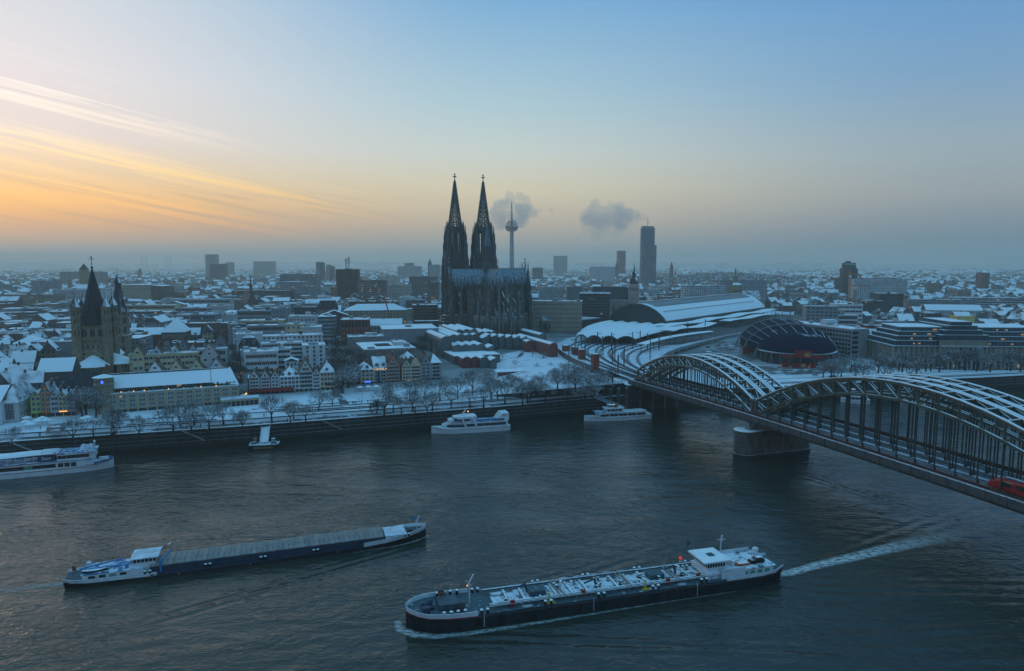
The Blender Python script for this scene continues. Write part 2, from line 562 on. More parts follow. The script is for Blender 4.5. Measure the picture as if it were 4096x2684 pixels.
for z,hh in((1.0,1.6),(3.4,.14),(5.2,.14),(7.0,.14)):
 mb=MB()
 for a,b in zip(_xs,_xs[1:]):
  if a<-600 or b>700:
   continue
  sl=.8*(1-(z+3)/11.45)
  p,q=bank_pt(a,-.25),bank_pt(b,-.25)
  mb.bar((p[0],p[1]-sl-.06,z),(q[0],q[1]-sl-.06,z),.16,hh)
 mb.obj("algae_band" if z<2 else "stone_course","rubber_dark" if z<2 else "pier_stone",qw)
def water_material():
 m=bpy.data.materials.new("river_water")
 m.use_nodes=True
 t=m.node_tree
 b=t.nodes["Principled BSDF"]
 b.inputs["Base Color"].default_value=(0.034,0.038,0.030,1)
 b.inputs["Roughness"].default_value=0.07
 b.inputs["IOR"].default_value=1.36
 g=t.nodes.new("ShaderNodeNewGeometry")
 def noise(scale,det,rot,sx,sy):
  mp=t.nodes.new("ShaderNodeMapping")
  mp.inputs["Rotation"].default_value=(0,0,rot)
  mp.inputs["Scale"].default_value=(sx,sy,1)
  n=t.nodes.new("ShaderNodeTexNoise")
  n.inputs["Scale"].default_value=scale
  n.inputs["Detail"].default_value=det
  n.inputs["Roughness"].default_value=0.6
  n.inputs["Distortion"].default_value=0.4
  t.links.new(g.outputs["Position"],mp.inputs[0])
  t.links.new(mp.outputs[0],n.inputs["Vector"])
  return n.outputs[0]
 a=noise(0.22,3,R(10),0.55,1.0)
 c=noise(0.75,4,R(-14),0.5,1.0)
 e=noise(0.035,3,R(25),0.6,1.0)
 calm=smooth(e,0.35,0.68,0.45,1.15,tree=t)
 h=mth('MULTIPLY',mth('ADD',mth('MULTIPLY',a,1.7,tree=t),mth('MULTIPLY',c,0.62,tree=t),tree=t),calm,tree=t)
 sx=t.nodes.new("ShaderNodeSeparateXYZ")
 t.links.new(g.outputs["Position"],sx.inputs[0])
 q_=lambda op,a_,b_=None:mth(op,a_,b_,tree=t)
 def arm(ox,oy,ang,ln,wd,lam,amp):
  dx_,dy_=math.cos(ang),math.sin(ang)
  X_,Y_=q_('SUBTRACT',sx.outputs[0],ox),q_('SUBTRACT',sx.outputs[1],oy)
  al=q_('ADD',q_('MULTIPLY',X_,dx_),q_('MULTIPLY',Y_,dy_))
  pe=q_('ADD',q_('MULTIPLY',X_,-dy_),q_('MULTIPLY',Y_,dx_))
  m_=q_('MULTIPLY',smooth(q_('ABSOLUTE',pe),wd,0.0,tree=t),q_('MULTIPLY',smooth(al,0,12,tree=t),smooth(al,ln,ln*.3,tree=t)))
  wob=q_('MULTIPLY',q_('SUBTRACT',a,0.5),2.2)
  return q_('MULTIPLY',q_('SINE',q_('ADD',q_('MULTIPLY',pe,2*math.pi/lam),wob)),q_('MULTIPLY',m_,amp))
 hb=math.atan2(25.8,92.4)
 hb2=math.atan2(-30.0,-88.5)
 for ox,oy,an,ln,wd,lam,amp in((-24,144,hb+R(-19),130,7,3.6,.30),(-24,147,hb+R(17),150,8,4.2,.28),(70,166,hb+R(-17),120,11,4.5,.34),(70,172,hb+R(15),140,10,4.5,.26),(60,140,hb+R(-8),150,14,6.0,.26),(-25,194,hb2+R(18),120,6,3.4,.26),(-25,198,hb2+R(-18),110,6,3.4,.24),(100,286,R(-60),120,9,4.0,.2)):
  h=q_('ADD',h,arm(ox,oy,an,ln,wd,lam,amp))
 bp=t.nodes.new("ShaderNodeBump")
 bp.inputs["Strength"].default_value=0.46
 bp.inputs["Distance"].default_value=1.0
 t.links.new(h,bp.inputs["Height"])
 t.links.new(bp.outputs[0],b.inputs["Normal"])
 MAT["river_water"]=m
water_material()
mb=MB()
mb.add([(-13000,-1400,0),(13000,-1400,0),(13000,3550,0),(700,560,0),(310,460,0),(122,420,0),(-121,330,0),(-900,100,0),(-13000,-1390,0)],[tuple(range(9))])
tag(mb.obj("river","river_water"),kind="structure")
M("hill_wood",(0.07,0.075,0.08),0.95,0.35,0.004,snow=(0.97,0.1,0.9,0.006))
mb=MB()
rng=random.Random(3)
ph=[rng.uniform(0,6.28)for _ in range(8)]
r0,r1,r2=[],[],[]
for i in range(121):
 x=-13500+i*225
 hgt=118+18*math.sin(x/2900+ph[0])+10*math.sin(x/1100+ph[1])+5*math.sin(x/430+ph[2])-0.0016*(x+5000)
 r0.append((x,10300,18));r1.append((x,12200,hgt));r2.append((x,14500,18))
mb.loft([r0,r1,r2],close=False,caps=False)
tag(mb.obj("hills","hill_wood",smooth_=True),kind="structure")
hz=bpy.data.materials.new("haze_air")
hz.use_nodes=True
t=hz.node_tree
t.nodes.clear()
pv=t.nodes.new("ShaderNodeVolumePrincipled")
pv.inputs["Color"].default_value=(1.0,0.955,0.83,1)
HAZE_DENSITY=1.65e-4
pv.inputs["Density"].default_value=HAZE_DENSITY
pv.inputs["Anisotropy"].default_value=0.35
om=t.nodes.new("ShaderNodeOutputMaterial")
t.links.new(pv.outputs[0],om.inputs["Volume"])
MAT["haze_air"]=hz
tag(MB().box(-14500,14500,-1900,16000,-6.0,285).obj("haze","haze_air"),kind="stuff")
# ================================================================== the twin-spired cathedral
def pinnacle(mb,x,y,z,w,h,m=0):
 zs=z+h*0.42
 mb.box(x-w/2,x+w/2,y-w/2,y+w/2,z,zs,m)
 mb.pyr(x,y,w*1.25,zs,z+h,m)
 for k in range(1,4):
  q=w*0.62*(1-k*0.24)
  zz=zs+(h*0.58)*k*0.24
  mb.box(x-q-.16,x+q+.16,y-.13,y+.13,zz,zz+.32,m)
  mb.box(x-.13,x+.13,y-q-.16,y+q+.16,zz,zz+.32,m)
 mb.box(x-.22,x+.22,y-.22,y+.22,z+h-.3,z+h+.45,m)
def lancet_mesh(name,w,h,nm=2,dep=0.25,mats=("glass","stone_dark")):
 b=MB()
 pts=[(-w/2,0),(w/2,0),(w/2,h*0.74),(w*0.30,h*0.89),(0,h),(-w*0.30,h*0.89),(-w/2,h*0.74)]
 b.add([(x,-dep*0.3,z)for x,z in pts],[tuple(range(7))],0)
 for(x0,z0),(x1,z1)in zip(pts,pts[1:]+pts[:1]):
  b.bar((x0,-dep,z0),(x1,-dep,z1),0.35,0.35,1)
 for i in range(1,nm+1):
  x=-w/2+w*i/(nm+1)
  b.bar((x,-dep,0),(x,-dep,h*0.74),0.22,0.22,1)
 b.bar((-w/2,-dep,h*0.72),(w/2,-dep,h*0.72),0.25,0.3,1)
 b.bar((-w*.28,-dep,h*0.74),(0.05,-dep,h*0.9),0.2,0.2,1)
 b.bar((w*.28,-dep,h*0.74),(-0.05,-dep,h*0.9),0.2,0.2,1)
 return b.mesh(name,list(mats))
def wimperg(mb,p,q,z,h,out,m=0):
 (x0,y0),(x1,y1)=p,q
 xm,ym=(x0+x1)/2+out[0],(y0+y1)/2+out[1]
 a,b,c=(x0+out[0],y0+out[1],z),(x1+out[0],y1+out[1],z),(xm,ym,z+h)
 mb.bar(a,c,0.55,0.5,m);mb.bar(b,c,0.55,0.5,m)
 mid=lambda s_,t_,f:tuple(s_[i]+(t_[i]-s_[i])*f for i in range(3))
 mb.bar(mid(a,c,.35),mid(b,c,.35),0.3,0.3,m)
 mb.bar(mid(a,b,.5),mid(a,c,.7),0.28,0.28,m);mb.bar(mid(a,b,.5),mid(b,c,.7),0.28,0.28,m)
 for f in(.2,.4,.6,.8):
  for s_ in(a,b):
   x,y,zz=mid(s_,c,f)
   mb.box(x-.22,x+.22,y-.22,y+.22,zz+.2,zz+.75,m)
 mb.box(xm-.2,xm+.2,ym-.2,ym+.2,z+h-.2,z+h+1.6,m)
 mb.box(xm-.5,xm+.5,ym-.5,ym+.5,z+h+.6,z+h+.9,m)
CATH_X,CATH_Y,CATH_Z=-23.0,642.0,17.0
CATH_ROT=R(-73)
cath=thing("cathedral","huge dark gothic cathedral with two openwork spires and snow-streaked lead roofs","cathedral",(CATH_X,CATH_Y,CATH_Z),CATH_ROT)
SD,SB="stone_dark","stone_brown"
def cath_tower(cx,cy_):
 tw=bpy.data.objects.new("tower",None)
 COL.objects.link(tw)
 tw.parent=cath
 tw.location=(cx,cy_,0)
 b=MB()
 b.box(-10.5,10.5,-10.5,10.5,0,70)
 for z,w in((20.5,12.3),(45,11.9),(69.6,11.6)):
  b.box(-w,w,-w,w,z,z+0.9)
 b.obj("tower_shaft",SD,tw)
 for sx in(-1,1):
  for sy in(-1,1):
   q=MB()
   for(px_,py_,ex,ey)in((sx*9.2,sy*11.4,2.2,1.5),(sx*11.4,sy*9.2,1.5,2.2)):
    q.box(px_-ex,px_+ex,py_-ey*1.3,py_+ey*1.3,0,21)
    q.box(px_-ex*.88,px_+ex*.88,py_-ey,py_+ey,21,46)
    q.box(px_-ex*.75,px_+ex*.75,py_-ey*.8,py_+ey*.8,46,64)
    for dx_ in(-1,1):
     pinnacle(q,px_+dx_*ex*.55,py_+sy*.6,21,0.9,6)
     pinnacle(q,px_+dx_*ex*.5,py_+sy*.3,46,0.8,6.5)
    pinnacle(q,px_,py_,64,1.3,10)
   tx,ty=sx*8.7,sy*8.7
   q.ngon_prism(tx,ty,2.6,68,2.3,84,8)
   for i in range(8):
    a=math.pi/8+i*math.pi/4
    pinnacle(q,tx+2.2*math.cos(a),ty+2.2*math.sin(a),80,0.55,6.5)
   q.ngon_prism(tx,ty,1.75,84,1.5,93,8)
   for i in range(4):
    a=i*math.pi/2+math.pi/4
    pinnacle(q,tx+1.6*math.cos(a),ty+1.6*math.sin(a),89,0.5,6.5)
   q.ngon_prism(tx,ty,1.15,93,0.12,105,8)
   q.box(tx-.5,tx+.5,ty-.5,ty+.5,103,103.4)
   for k in range(5):
    rr_=1.15*(1-k/5.5)
    q.box(tx-rr_-.25,tx+rr_+.25,ty-.15,ty+.15,94+k*1.9,94.4+k*1.9)
    q.box(tx-.15,tx+.15,ty-rr_-.25,ty+rr_+.25,94+k*1.9,94.4+k*1.9)
   q.obj("corner_buttress",SD,tw)
 w1=lancet_mesh("tower_window",4.6,21,2)
 w2=lancet_mesh("belfry_window",4.0,19,2)
 for k in range(4):
  a=k*math.pi/2
  ca,sa=math.cos(a),math.sin(a)
  for u in(-4.2,4.2):
   for me,z in((w1,22.5),(w2,48)):
    place("window",me,tw,(u*ca+10.52*sa,u*sa-10.52*ca,z),a)
  g=MB()
  wimperg(g,(-7.5,-10.9),(-0.3,-10.9),41,9,(0,-.2));wimperg(g,(.3,-10.9),(7.5,-10.9),41,9,(0,-.2))
  wimperg(g,(-6,-10.9),(6,-10.9),65,13,(0,-.2))
  for u in(-7.6,0,7.6):
   pinnacle(g,u,-11.0,18,1.0,10);pinnacle(g,u,-11.0,43,0.9,9);pinnacle(g,u,-10.9,66,0.8,8)
   g.box(u-.45,u+.45,-11.1,-10.4,0,70)
  for u in(-2.1,-6.3,2.1,6.3):
   g.box(u-.18,u+.18,-10.75,-10.4,0,68)
  o=g.obj("tower_gable",SD,tw,(0,0,0),a)
 b=MB()
 b.ngon_prism(0,0,9.3,70,9.3,76,8)
 for i in range(8):
  a=math.pi/8+i*math.pi/4
  x,y=8.3*math.cos(a),8.3*math.sin(a)
  b.ngon_prism(x,y,1.75,70,1.45,104,6)
  pinnacle(b,9.3*math.cos(a),9.3*math.sin(a),86,0.9,9)
  pinnacle(b,8.9*math.cos(a),8.9*math.sin(a),100,0.8,9)
 b.ngon_prism(0,0,8.6,97,8.4,103,8)
 for i in range(8):
  a=i*math.pi/4
  t_=Vector((-math.sin(a),math.cos(a)))
  c=Vector((math.cos(a),math.sin(a)))*7.75
  for u in(-.0,):
   p_=c+t_*u
   b.bar((p_.x,p_.y,75),(p_.x,p_.y,98),0.35)
  for z in(84,91,94.5):
   b.bar((c.x-t_.x*2.6,c.y-t_.y*2.6,z),(c.x+t_.x*2.6,c.y+t_.y*2.6,z),0.35)
  p0,p1=c+t_*3.0,c-t_*3.0
  o_=Vector((math.cos(a),math.sin(a)))*0.7
  wimperg(b,(p0.x,p0.y),(p1.x,p1.y),95,11.5,(o_.x,o_.y))
 b.obj("octagon",SD,tw)
 b=MB()
 z0,z1,ra,rb=103.0,150.0,7.0,0.55
 rad=lambda z:ra+(rb-ra)*(z-z0)/(z1-z0)
 lev=[103,108.2,113.2,118,122.5,126.8,130.8,134.5,138,141.2,144.2,147,150]
 for i in range(8):
  a=math.pi/8+i*math.pi/4
  ca,sa=math.cos(a),math.sin(a)
  b.bar((ra*ca,ra*sa,z0),(rb*ca,rb*sa,z1),0.62,0.62)
  z=z0+1
  while z<z1-1:
   r_=rad(z)
   b.box((r_+.45)*ca-.33,(r_+.45)*ca+.33,(r_+.45)*sa-.33,(r_+.45)*sa+.33,z,z+.6)
   z+=1.75
 for k,(za,zb)in enumerate(zip(lev,lev[1:])):
  q0,q1=rad(za),rad(zb)
  for i in range(8):
   a,c_=math.pi/8+i*math.pi/4,math.pi/8+(i+1)*math.pi/4
   A,B=Vector((q0*math.cos(a),q0*math.sin(a),za)),Vector((q0*math.cos(c_),q0*math.sin(c_),za))
   C,D=Vector((q1*math.cos(a),q1*math.sin(a),zb)),Vector((q1*math.cos(c_),q1*math.sin(c_),zb))
   b.bar(A,B,0.7,0.75)
   wdt=0.50 if k<8 else 0.4
   m0,m1=(A+B)/2,(C+D)/2
   b.bar(m0,m1,wdt,0.3)
   b.bar((A*.55+B*.45),(C*.9+D*.1),wdt,0.3);b.bar((B*.55+A*.45),(D*.9+C*.1),wdt,0.3)
   if k<9:
    mm=(m0+m1)/2
    b.bar((A+C)/2,(B+D)/2,0.45,0.35)
 b.obj("spire",SD,tw)
 b=MB()
 b.lathe([(0.5,149.5),(0.8,150),(0.45,150.8),(0.4,153),(1.9,153.6),(2.1,154.1),(0.6,154.5),(0.35,155.6),(1.0,156.1),(1.0,156.5),(0.3,156.8),(0.05,158)],8)
 b.obj("finial",SD,tw)
cath_tower(-72,-14.9)
cath_tower(-72,14.9)
APX=36.0
apse=[(APX+7.6*math.cos(a),7.6*math.sin(a))for a in[R(v)for v in(-90,-64,-38,-13,13,38,64,90)]]
MB().prism([(-62,-7.6)]+apse+[(-62,7.6)],0,45.5).obj("clerestory",SB,cath)
MB().box(-7.6,7.6,-37,37,0,45.4).obj("transept_wall",SD,cath)
amb=[(APX+21*math.cos(a),21*math.sin(a))for a in[R(v)for v in(-90,-64,-38,-13,13,38,64,90)]]
b=MB().prism([(-62,-21)]+amb+[(-62,21)],0,19.5)
b.box(-15,15,-36.5,36.5,0,19.4)
b.obj("aisle_wall",SB,cath)
b=MB()
ez,rz_=46.0,61.0
b.gable(-62,APX,-8.2,8.2,ez,rz_-ez,'x')
ring=[(APX+8.2*math.cos(a),8.2*math.sin(a),ez)for a in[R(v)for v in(-90,-64,-38,-13,13,38,64,90)]]
tip=(APX,0,rz_)
for i in range(7):
 b.add([ring[i],ring[i+1],tip],[(0,1,2)])
b.obj("roof","lead_roof",cath)
MB().gable(-8.2,8.2,-36.6,36.6,ez+.02,rz_-ez-.05,'y').obj("transept_roof","lead_roof",cath)
b=MB()
for x in[-55+i*1.3 for i in range(70)]:
 b.box(x-.18,x+.18,-.12,.12,61,62.1)
for y in[-35+i*1.3 for i in range(54)]:
 b.box(-.12,.12,y-.18,y+.18,61,62.1)
b.box(-55,APX,-.2,.2,60.8,61.25);b.box(-.2,.2,-36,36,60.8,61.22)
b.obj("ridge_crest","steel_plain",cath)
M("gilding",(0.55,0.33,0.08),0.35,0.1,1.0,metal=0.8)
b=MB()
b.bar((APX,0,61),(APX,0,70),.28);b.bar((APX,-1.6,67.5),(APX,1.6,67.5),.28);b.bar((APX-1.6,0,67.5),(APX+1.6,0,67.5),.28)
b.lathe([(0.1,61.8),(.8,62.3),(.8,63),(.1,63.5)],8,APX,0)
b.obj("ridge_cross","gilding",cath)
b=MB()
for(x0,y0,x1,y1)in((-62,-8.6,APX,-8.6),(-62,8.6,APX,8.6),(-8.6,-36,-8.6,36),(8.6,-36,8.6,36)):
 b.bar((x0,y0,45.6),(x1,y1,45.6),.5,.5);b.bar((x0,y0,47.4),(x1,y1,47.4),.3,.3)
 n=int(math.hypot(x1-x0,y1-y0)/1.1)
 for i in range(n):
  f=i/n
  b.box(x0+(x1-x0)*f-.14,x0+(x1-x0)*f+.14,y0+(y1-y0)*f-.14,y0+(y1-y0)*f+.14,45.6,47.4)
ap2=[(APX+8.6*math.cos(a),8.6*math.sin(a))for a in[R(v)for v in(-90,-64,-38,-13,13,38,64,90)]]
am2=[(APX+21.4*math.cos(a),21.4*math.sin(a))for a in[R(v)for v in(-90,-77,-64,-51,-38,-25,-13,0,13,25,38,51,64,77,90)]]
for pts,z,hh in((ap2,45.6,1.8),(am2,19.6,1.6)):
 for(x0,y0),(x1,y1)in zip(pts,pts[1:]):
  b.bar((x0,y0,z),(x1,y1,z),.6,.5);b.bar((x0,y0,z+hh),(x1,y1,z+hh),.3,.3)
  for f in(.1,.3,.5,.7,.9):
   b.box(x0+(x1-x0)*f-.14,x0+(x1-x0)*f+.14,y0+(y1-y0)*f-.14,y0+(y1-y0)*f+.14,z,z+hh)
b.obj("balustrade",SB,cath)
cw=lancet_mesh("clerestory_window",5.0,21,3,mats=("glass",SB))
chw=lancet_mesh("chapel_window",3.2,13,1,mats=("glass",SB))
BAYS_X=[-50.5,-43.3,-36.1,-28.9,-21.7,-14.5,14.0,21.2,28.4]
gab=MB()
for x in BAYS_X:
 for s_ in(-1,1):
  place("window",cw,cath,(x,s_*7.63,22),0 if s_<0 else math.pi)
  place("window",chw,cath,(x-1.7,s_*21.05,4),0 if s_<0 else math.pi)
  place("window",chw,cath,(x+1.7,s_*21.05,4),0 if s_<0 else math.pi)
  wimperg(gab,(x-3,s_*7.9),(x+3,s_*7.9),42,11,(0,s_*.4))
  pinnacle(gab,x-3.6,s_*8.5,44,.8,10.5);pinnacle(gab,x+3.6,s_*8.5,44,.8,10.5)
for y in(-31,-24,-17,17,24,31):
 for s_ in(-1,1):
  place("window",cw,cath,(s_*7.63,y,22),math.pi/2 if s_>0 else-math.pi/2)
  wimperg(gab,(s_*7.9,y-3),(s_*7.9,y+3),42,11,(s_*.4,0))
  pinnacle(gab,s_*8.5,y-3.5,44,.8,10.5);pinnacle(gab,s_*8.5,y+3.5,44,.8,10.5)
for i in range(7):
 a=R((-77,-51,-25.5,0,25.5,51,77)[i])
 ca,sa=math.cos(a),math.sin(a)
 place("window",cw,cath,(APX+7.43*ca,7.43*sa,22),a+math.pi/2,(0.58,1,1))
 tx,ty=-sa,ca
 wimperg(gab,(APX+7.6*ca+tx*1.6,7.6*sa+ty*1.6),(APX+7.6*ca-tx*1.6,7.6*sa-ty*1.6),42,10,(ca*.4,sa*.4))
gab.obj("window_gables",SB,cath)
for i in range(7):
 a=R((-77,-51,-25.5,0,25.5,51,77)[i])
 ca,sa=math.cos(a),math.sin(a)
 ch=bpy.data.objects.new("chapel",None);COL.objects.link(ch);ch.parent=cath
 ch.location=(APX+19.0*ca,19.0*sa,0);ch.rotation_euler=(0,0,a)
 MB().ngon_prism(0,0,5.0,0,5.0,19.8,8).obj("chapel_wall",SB,ch)
 q=MB().ngon_prism(-3.0,0,3.9,20.2,0.1,28.5,8)
 q.obj("chapel_roof","roof_snow",ch)
 for u in(-1,0,1):
  v=u*math.pi/4
  place("window",chw,ch,(4.66*math.cos(v),4.66*math.sin(v),4),v+math.pi/2,(0.7,1,1))
def flyer(x,y,dx_,dy_,hgt=36,far=True,m=SB):
 q=MB()
 rz0=math.atan2(dy_,dx_)
 q.box(-1.7,1.7,-1.1,1.1,0,22)
 q.box(-1.5,1.4,-0.95,0.95,22,hgt)
 for u,v in((-1.2,-.8),(-1.2,.8),(1.1,-.8),(1.1,.8)):
  pinnacle(q,u,v,19.5,.6,7);pinnacle(q,u,v,hgt-4,.55,7)
 pinnacle(q,-.1,0,hgt,1.6,13)
 for z in(8,14,27,32):
  q.box(-1.85,1.85 if z<20 else 1.6,-1.2,1.2,z,z+.5)
 o=q.obj("buttress",m,cath,(x,y,0),rz0)
 w=MB()
 for za,zb in((hgt-9,hgt-2.5),(hgt-1.2,hgt+6)):
  w.bar((1.2,0,za),(7.4,0,zb),.9,.8)
  w.bar((1.2,0,za-2.0),(7.4,0,zb-1.1),.6,.5)
  for f in(.2,.45,.7):
   xx=1.2+6.2*f
   zt=za+(zb-za)*f
   w.box(xx-.18,xx+.18,-.3,.3,zt-1.9,zt)
   w.box(xx-.2,xx+.2,-.2,.2,zt+.2,zt+.9)
 w.obj("flying_arch",m,o)
for x in[v-3.6 for v in BAYS_X[:6]]+[17.6,24.8,32.0]:
 for s_ in(-1,1):
  flyer(x,s_*15.0,0,-s_,34)
  flyer(x,s_*22.2,0,-s_,31)
for v in(-64,-38,-13,13,38,64):
 a=R(v)
 ca,sa=math.cos(a),math.sin(a)
 flyer(APX+15*ca,15*sa,-ca,-sa,35)
 flyer(APX+22.0*ca,22.0*sa,-ca,-sa,31)
for y in(-29,-21,21,29):
 for s_ in(-1,1):
  flyer(s_*15.0,y,-s_,0,33)
for s_ in(-1,1):
 f=MB()
 yy=s_*37
 f.add([(-8.4,yy,44),(8.4,yy,44),(0,yy,63.5),(-8.4,yy-s_*.9,44),(8.4,yy-s_*.9,44),(0,yy-s_*.9,63.5)],[(0,1,2),(5,4,3),(0,2,5,3),(1,4,5,2)])
 wimperg(f,(-8.8,yy),(8.8,yy),44,20,(0,s_*.5))
 wimperg(f,(-5,yy),(5,yy),18,11,(0,s_*1.2))
 for x in(-9.2,9.2):
  f.ngon_prism(x,yy,2.3,0,1.9,50,8)
  for i in range(8):
   a=i*math.pi/4
   pinnacle(f,x+2*math.cos(a),yy+2*math.sin(a),42,.6,9)
  f.ngon_prism(x,yy,1.3,50,.1,68,8)
  for k in range(6):
   r_=1.3*(1-k/6.5)
   f.box(x-r_-.3,x+r_+.3,yy-.18,yy+.18,51.5+k*2.5,52+k*2.5)
   f.box(x-.18,x+.18,yy-r_-.3,yy+r_+.3,51.5+k*2.5,52+k*2.5)
 for x in(-15.5,15.5):
  f.box(x-1.6,x+1.6,yy-1.6,yy+1.6,0,34)
  for u in(-1,1):
   for v in(-1,1):
    pinnacle(f,x+u*1.2,yy+v*1.2,30,.6,9)
  pinnacle(f,x,yy,34,1.5,16)
 f.lathe([(.3,63),(.3,66),(1.2,66.6),(1.2,67.1),(.3,67.5),(.25,69),(.8,69.4),(.8,69.8),(.05,71.5)],8,0,yy)
 f.obj("transept_front",SD,cath)
 place("window",lancet_mesh("transept_window",9.5,21,5,mats=("glass",SD)),cath,(0,yy+s_*.05,21),0 if s_<0 else math.pi)
cs=bpy.data.objects.new("crossing_spire",None);COL.objects.link(cs);cs.parent=cath
b=MB().ngon_prism(0,0,4.4,56,4.2,68,8)
for i in range(8):
 a=math.pi/8+i*math.pi/4
 b.ngon_prism(4.0*math.cos(a),4.0*math.sin(a),.55,68,.5,81,6)
 pinnacle(b,4.5*math.cos(a),4.5*math.sin(a),77,.6,7)
b.ngon_prism(0,0,2.2,68,2.2,81,8)
b.ngon_prism(0,0,4.5,80.5,5.0,82,8)
b.obj("lantern","steel_plain",cs)
b=MB().ngon_prism(0,0,3.4,82,.12,103,8)
for k in range(9):
 z=83.5+k*2.1
 r_=3.4*(1-(z-82)/21)
 for i in range(8):
  a=math.pi/8+i*math.pi/4
  b.box((r_+.2)*math.cos(a)-.28,(r_+.2)*math.cos(a)+.28,(r_+.2)*math.sin(a)-.28,(r_+.2)*math.sin(a)+.28,z,z+.55)
b.bar((0,0,102),(0,0,107),.2)
b.obj("spirelet","lead_roof",cs)
sac=thing("sacristy","low stone chapel house with steep snow-streaked roof beside the cathedral choir","chapel",(*at(2190,1325,17),17),R(17))
MB().box(-9,9,-7,7,0,11).obj("wall",SB,sac)
MB().hip(-9.6,9.6,-7.6,7.6,11,11,6.5).obj("roof","lead_roof",sac)
b=MB()
for x in(-8.6,-3,3,8.6):
 b.box(x-.6,x+.6,-8.2,-7,0,9.5)
 pinnacle(b,x,-7.7,9.5,.9,4)
b.obj("buttresses",SB,sac)
for x in(-5.8,0,5.8):
 place("window",lancet_mesh("sacristy_window",3.0,7,1,mats=("glass",SB)),sac,(x,-7.05,2.5))
M("scaffold_net",(0.16,0.13,0.105),0.9,0.3,0.6,snow=SN)
_x,_y=atY(1808,1300,640)[0],640
sca=thing("scaffold","round brown builders' scaffold standing against the cathedral's south side","scaffold",(_x,_y,17),R(17))
for k in range(6):
 z=k*3.0
 q=MB().box(-9,9,-6,6,z+2.6,z+2.85)
 q.obj("scaffold_deck","scaffold_net",sca)
 MB().box(-8.8,8.8,-5.8,-5.7,z+0.1,z+1.7).obj("scaffold_sheet","scaffold_net",sca)
for x in(-8.9,-5.3,-1.8,1.8,5.3,8.9):
 MB().box(x-.12,x+.12,-6.1,-5.86,0,18.6).obj("scaffold_pole","steel_grey",sca)
# ================================================================== the arched railway bridge
BR_A=Vector((66.98,380.31))
BR_U=Vector((0.34295,-0.93935))
BR_N=Vector((0.93935,0.34295))
def bz(s):
 return 16.5+1.0*max(0.0,4*s*(212-s)/212**2)if s>0 else 16.5
def bp(s,o,z):
 p=BR_A+BR_U*s+BR_N*o
 return(p.x,p.y,bz(s)+z)
M("bridge_paint",(0.085,0.092,0.068),0.65,0.25,0.3,snow=(0.72,0.12,0.25,0.6,0.1))
M("bridge_paint_dark",(0.046,0.056,0.050),0.7,0.25,0.3,snow=(0.75,0.1,0.3,0.6,0.1))
M("walk_rust",(0.10,0.045,0.035),0.85,0.4,1.2)
M("parapet_grey",(0.085,0.09,0.095),0.7,0.25,0.5,snow=(0.75,0.1,0.3,0.5,0.1))
bridge=thing("railway_bridge","long steel railway bridge with olive arches capped in snow","bridge",(0,0,0))
OFFS=[4.0,10.6,12.0,17.6,19.0,25.4]
SPANS=[(1.0,97.0,15,19.0,14.2,6.3),(99.5,238.0,20,25.5,20.0,6.3),(241.5,340.0,15,19.0,14.2,6.3)]
def hts(sp,s):
 s0,s1,n,ct,cb,e=sp
 t_=(s-s0)/(s1-s0)
 q=4*t_*(1-t_)
 return e+(ct-e)*q,0.3+(cb-.3)*q
for sp in SPANS:
 s0,s1,n=sp[:3]
 ss=[s0+(s1-s0)*i/n for i in range(n+1)]
 for oi,o in enumerate(OFFS):
  tr=bpy.data.objects.new("arch_truss",None)
  COL.objects.link(tr)
  tr.parent=bridge
  top,bot=MB(),MB()
  for a,b in zip(ss,ss[1:]):
   (ta,ba),(tb,bb)=hts(sp,a),hts(sp,b)
   top.bar(bp(a,o,ta),bp(b,o,tb),0.85,0.95)
   bot.bar(bp(a,o,ba),bp(b,o,bb),0.85,0.85)
  top.obj("top_chord","bridge_paint",tr)
  cap=MB()
  for a,b in zip(ss,ss[1:]):
   cap.bar(bp(a,o,hts(sp,a)[0]+.62),bp(b,o,hts(sp,b)[0]+.58),1.0,.26)
  cap.obj("snow_cap","snow",tr)
  bot.obj("bottom_chord","bridge_paint",tr)
  near=oi in(0,1)
  for i,s in enumerate(ss):
   ht,hb=hts(sp,s)
   w=0.55 if i%n else 1.0
   MB().bar(bp(s,o,hb),bp(s,o,ht),w,w,0).obj("web_post","bridge_paint",tr)
   if hb>1.2:
    q=MB().bar(bp(s,o,-0.2),bp(s,o,hb),0.34,0.34)
    q.bar(bp(s,o+.9,-0.1),bp(s,o+.15,1.9),0.3,0.3)
    q.obj("hanger","bridge_paint_dark",tr)
   if i<n:
    h2t,h2b=hts(sp,ss[i+1])
    if i<n*0.5:
     MB().bar(bp(s,o,ht),bp(ss[i+1],o,h2b),0.42,0.42).obj("diagonal","bridge_paint",tr)
    else:
     MB().bar(bp(s,o,hb),bp(ss[i+1],o,h2t),0.42,0.42).obj("diagonal","bridge_paint",tr)
 for oa,ob in((OFFS[0],OFFS[1]),(OFFS[2],OFFS[3]),(OFFS[4],OFFS[5])):
  for i,s in enumerate(ss):
   ht,hb=hts(sp,s)
   MB().bar(bp(s,oa,ht+.1),bp(s,ob,ht+.1),0.45,0.45).obj("cross_beam","bridge_paint",bridge)
   MB().bar(bp(s,oa+.5,ht+.45),bp(s,ob-.5,ht+.45),0.36,0.16).obj("beam_snow","snow",bridge)
   if i<n:
    h2=hts(sp,ss[i+1])[0]
    q=MB().bar(bp(s,oa,ht),bp(ss[i+1],(oa+ob)/2,h2),0.22,0.22)
    q.bar(bp(s,ob,ht),bp(ss[i+1],(oa+ob)/2,h2),0.22,0.22)
    q.obj("wind_brace","bridge_paint",bridge)
S_END=262
segs=[(-2+i*6.0)for i in range(58)]
dk,wk,gd=MB(),MB(),MB()
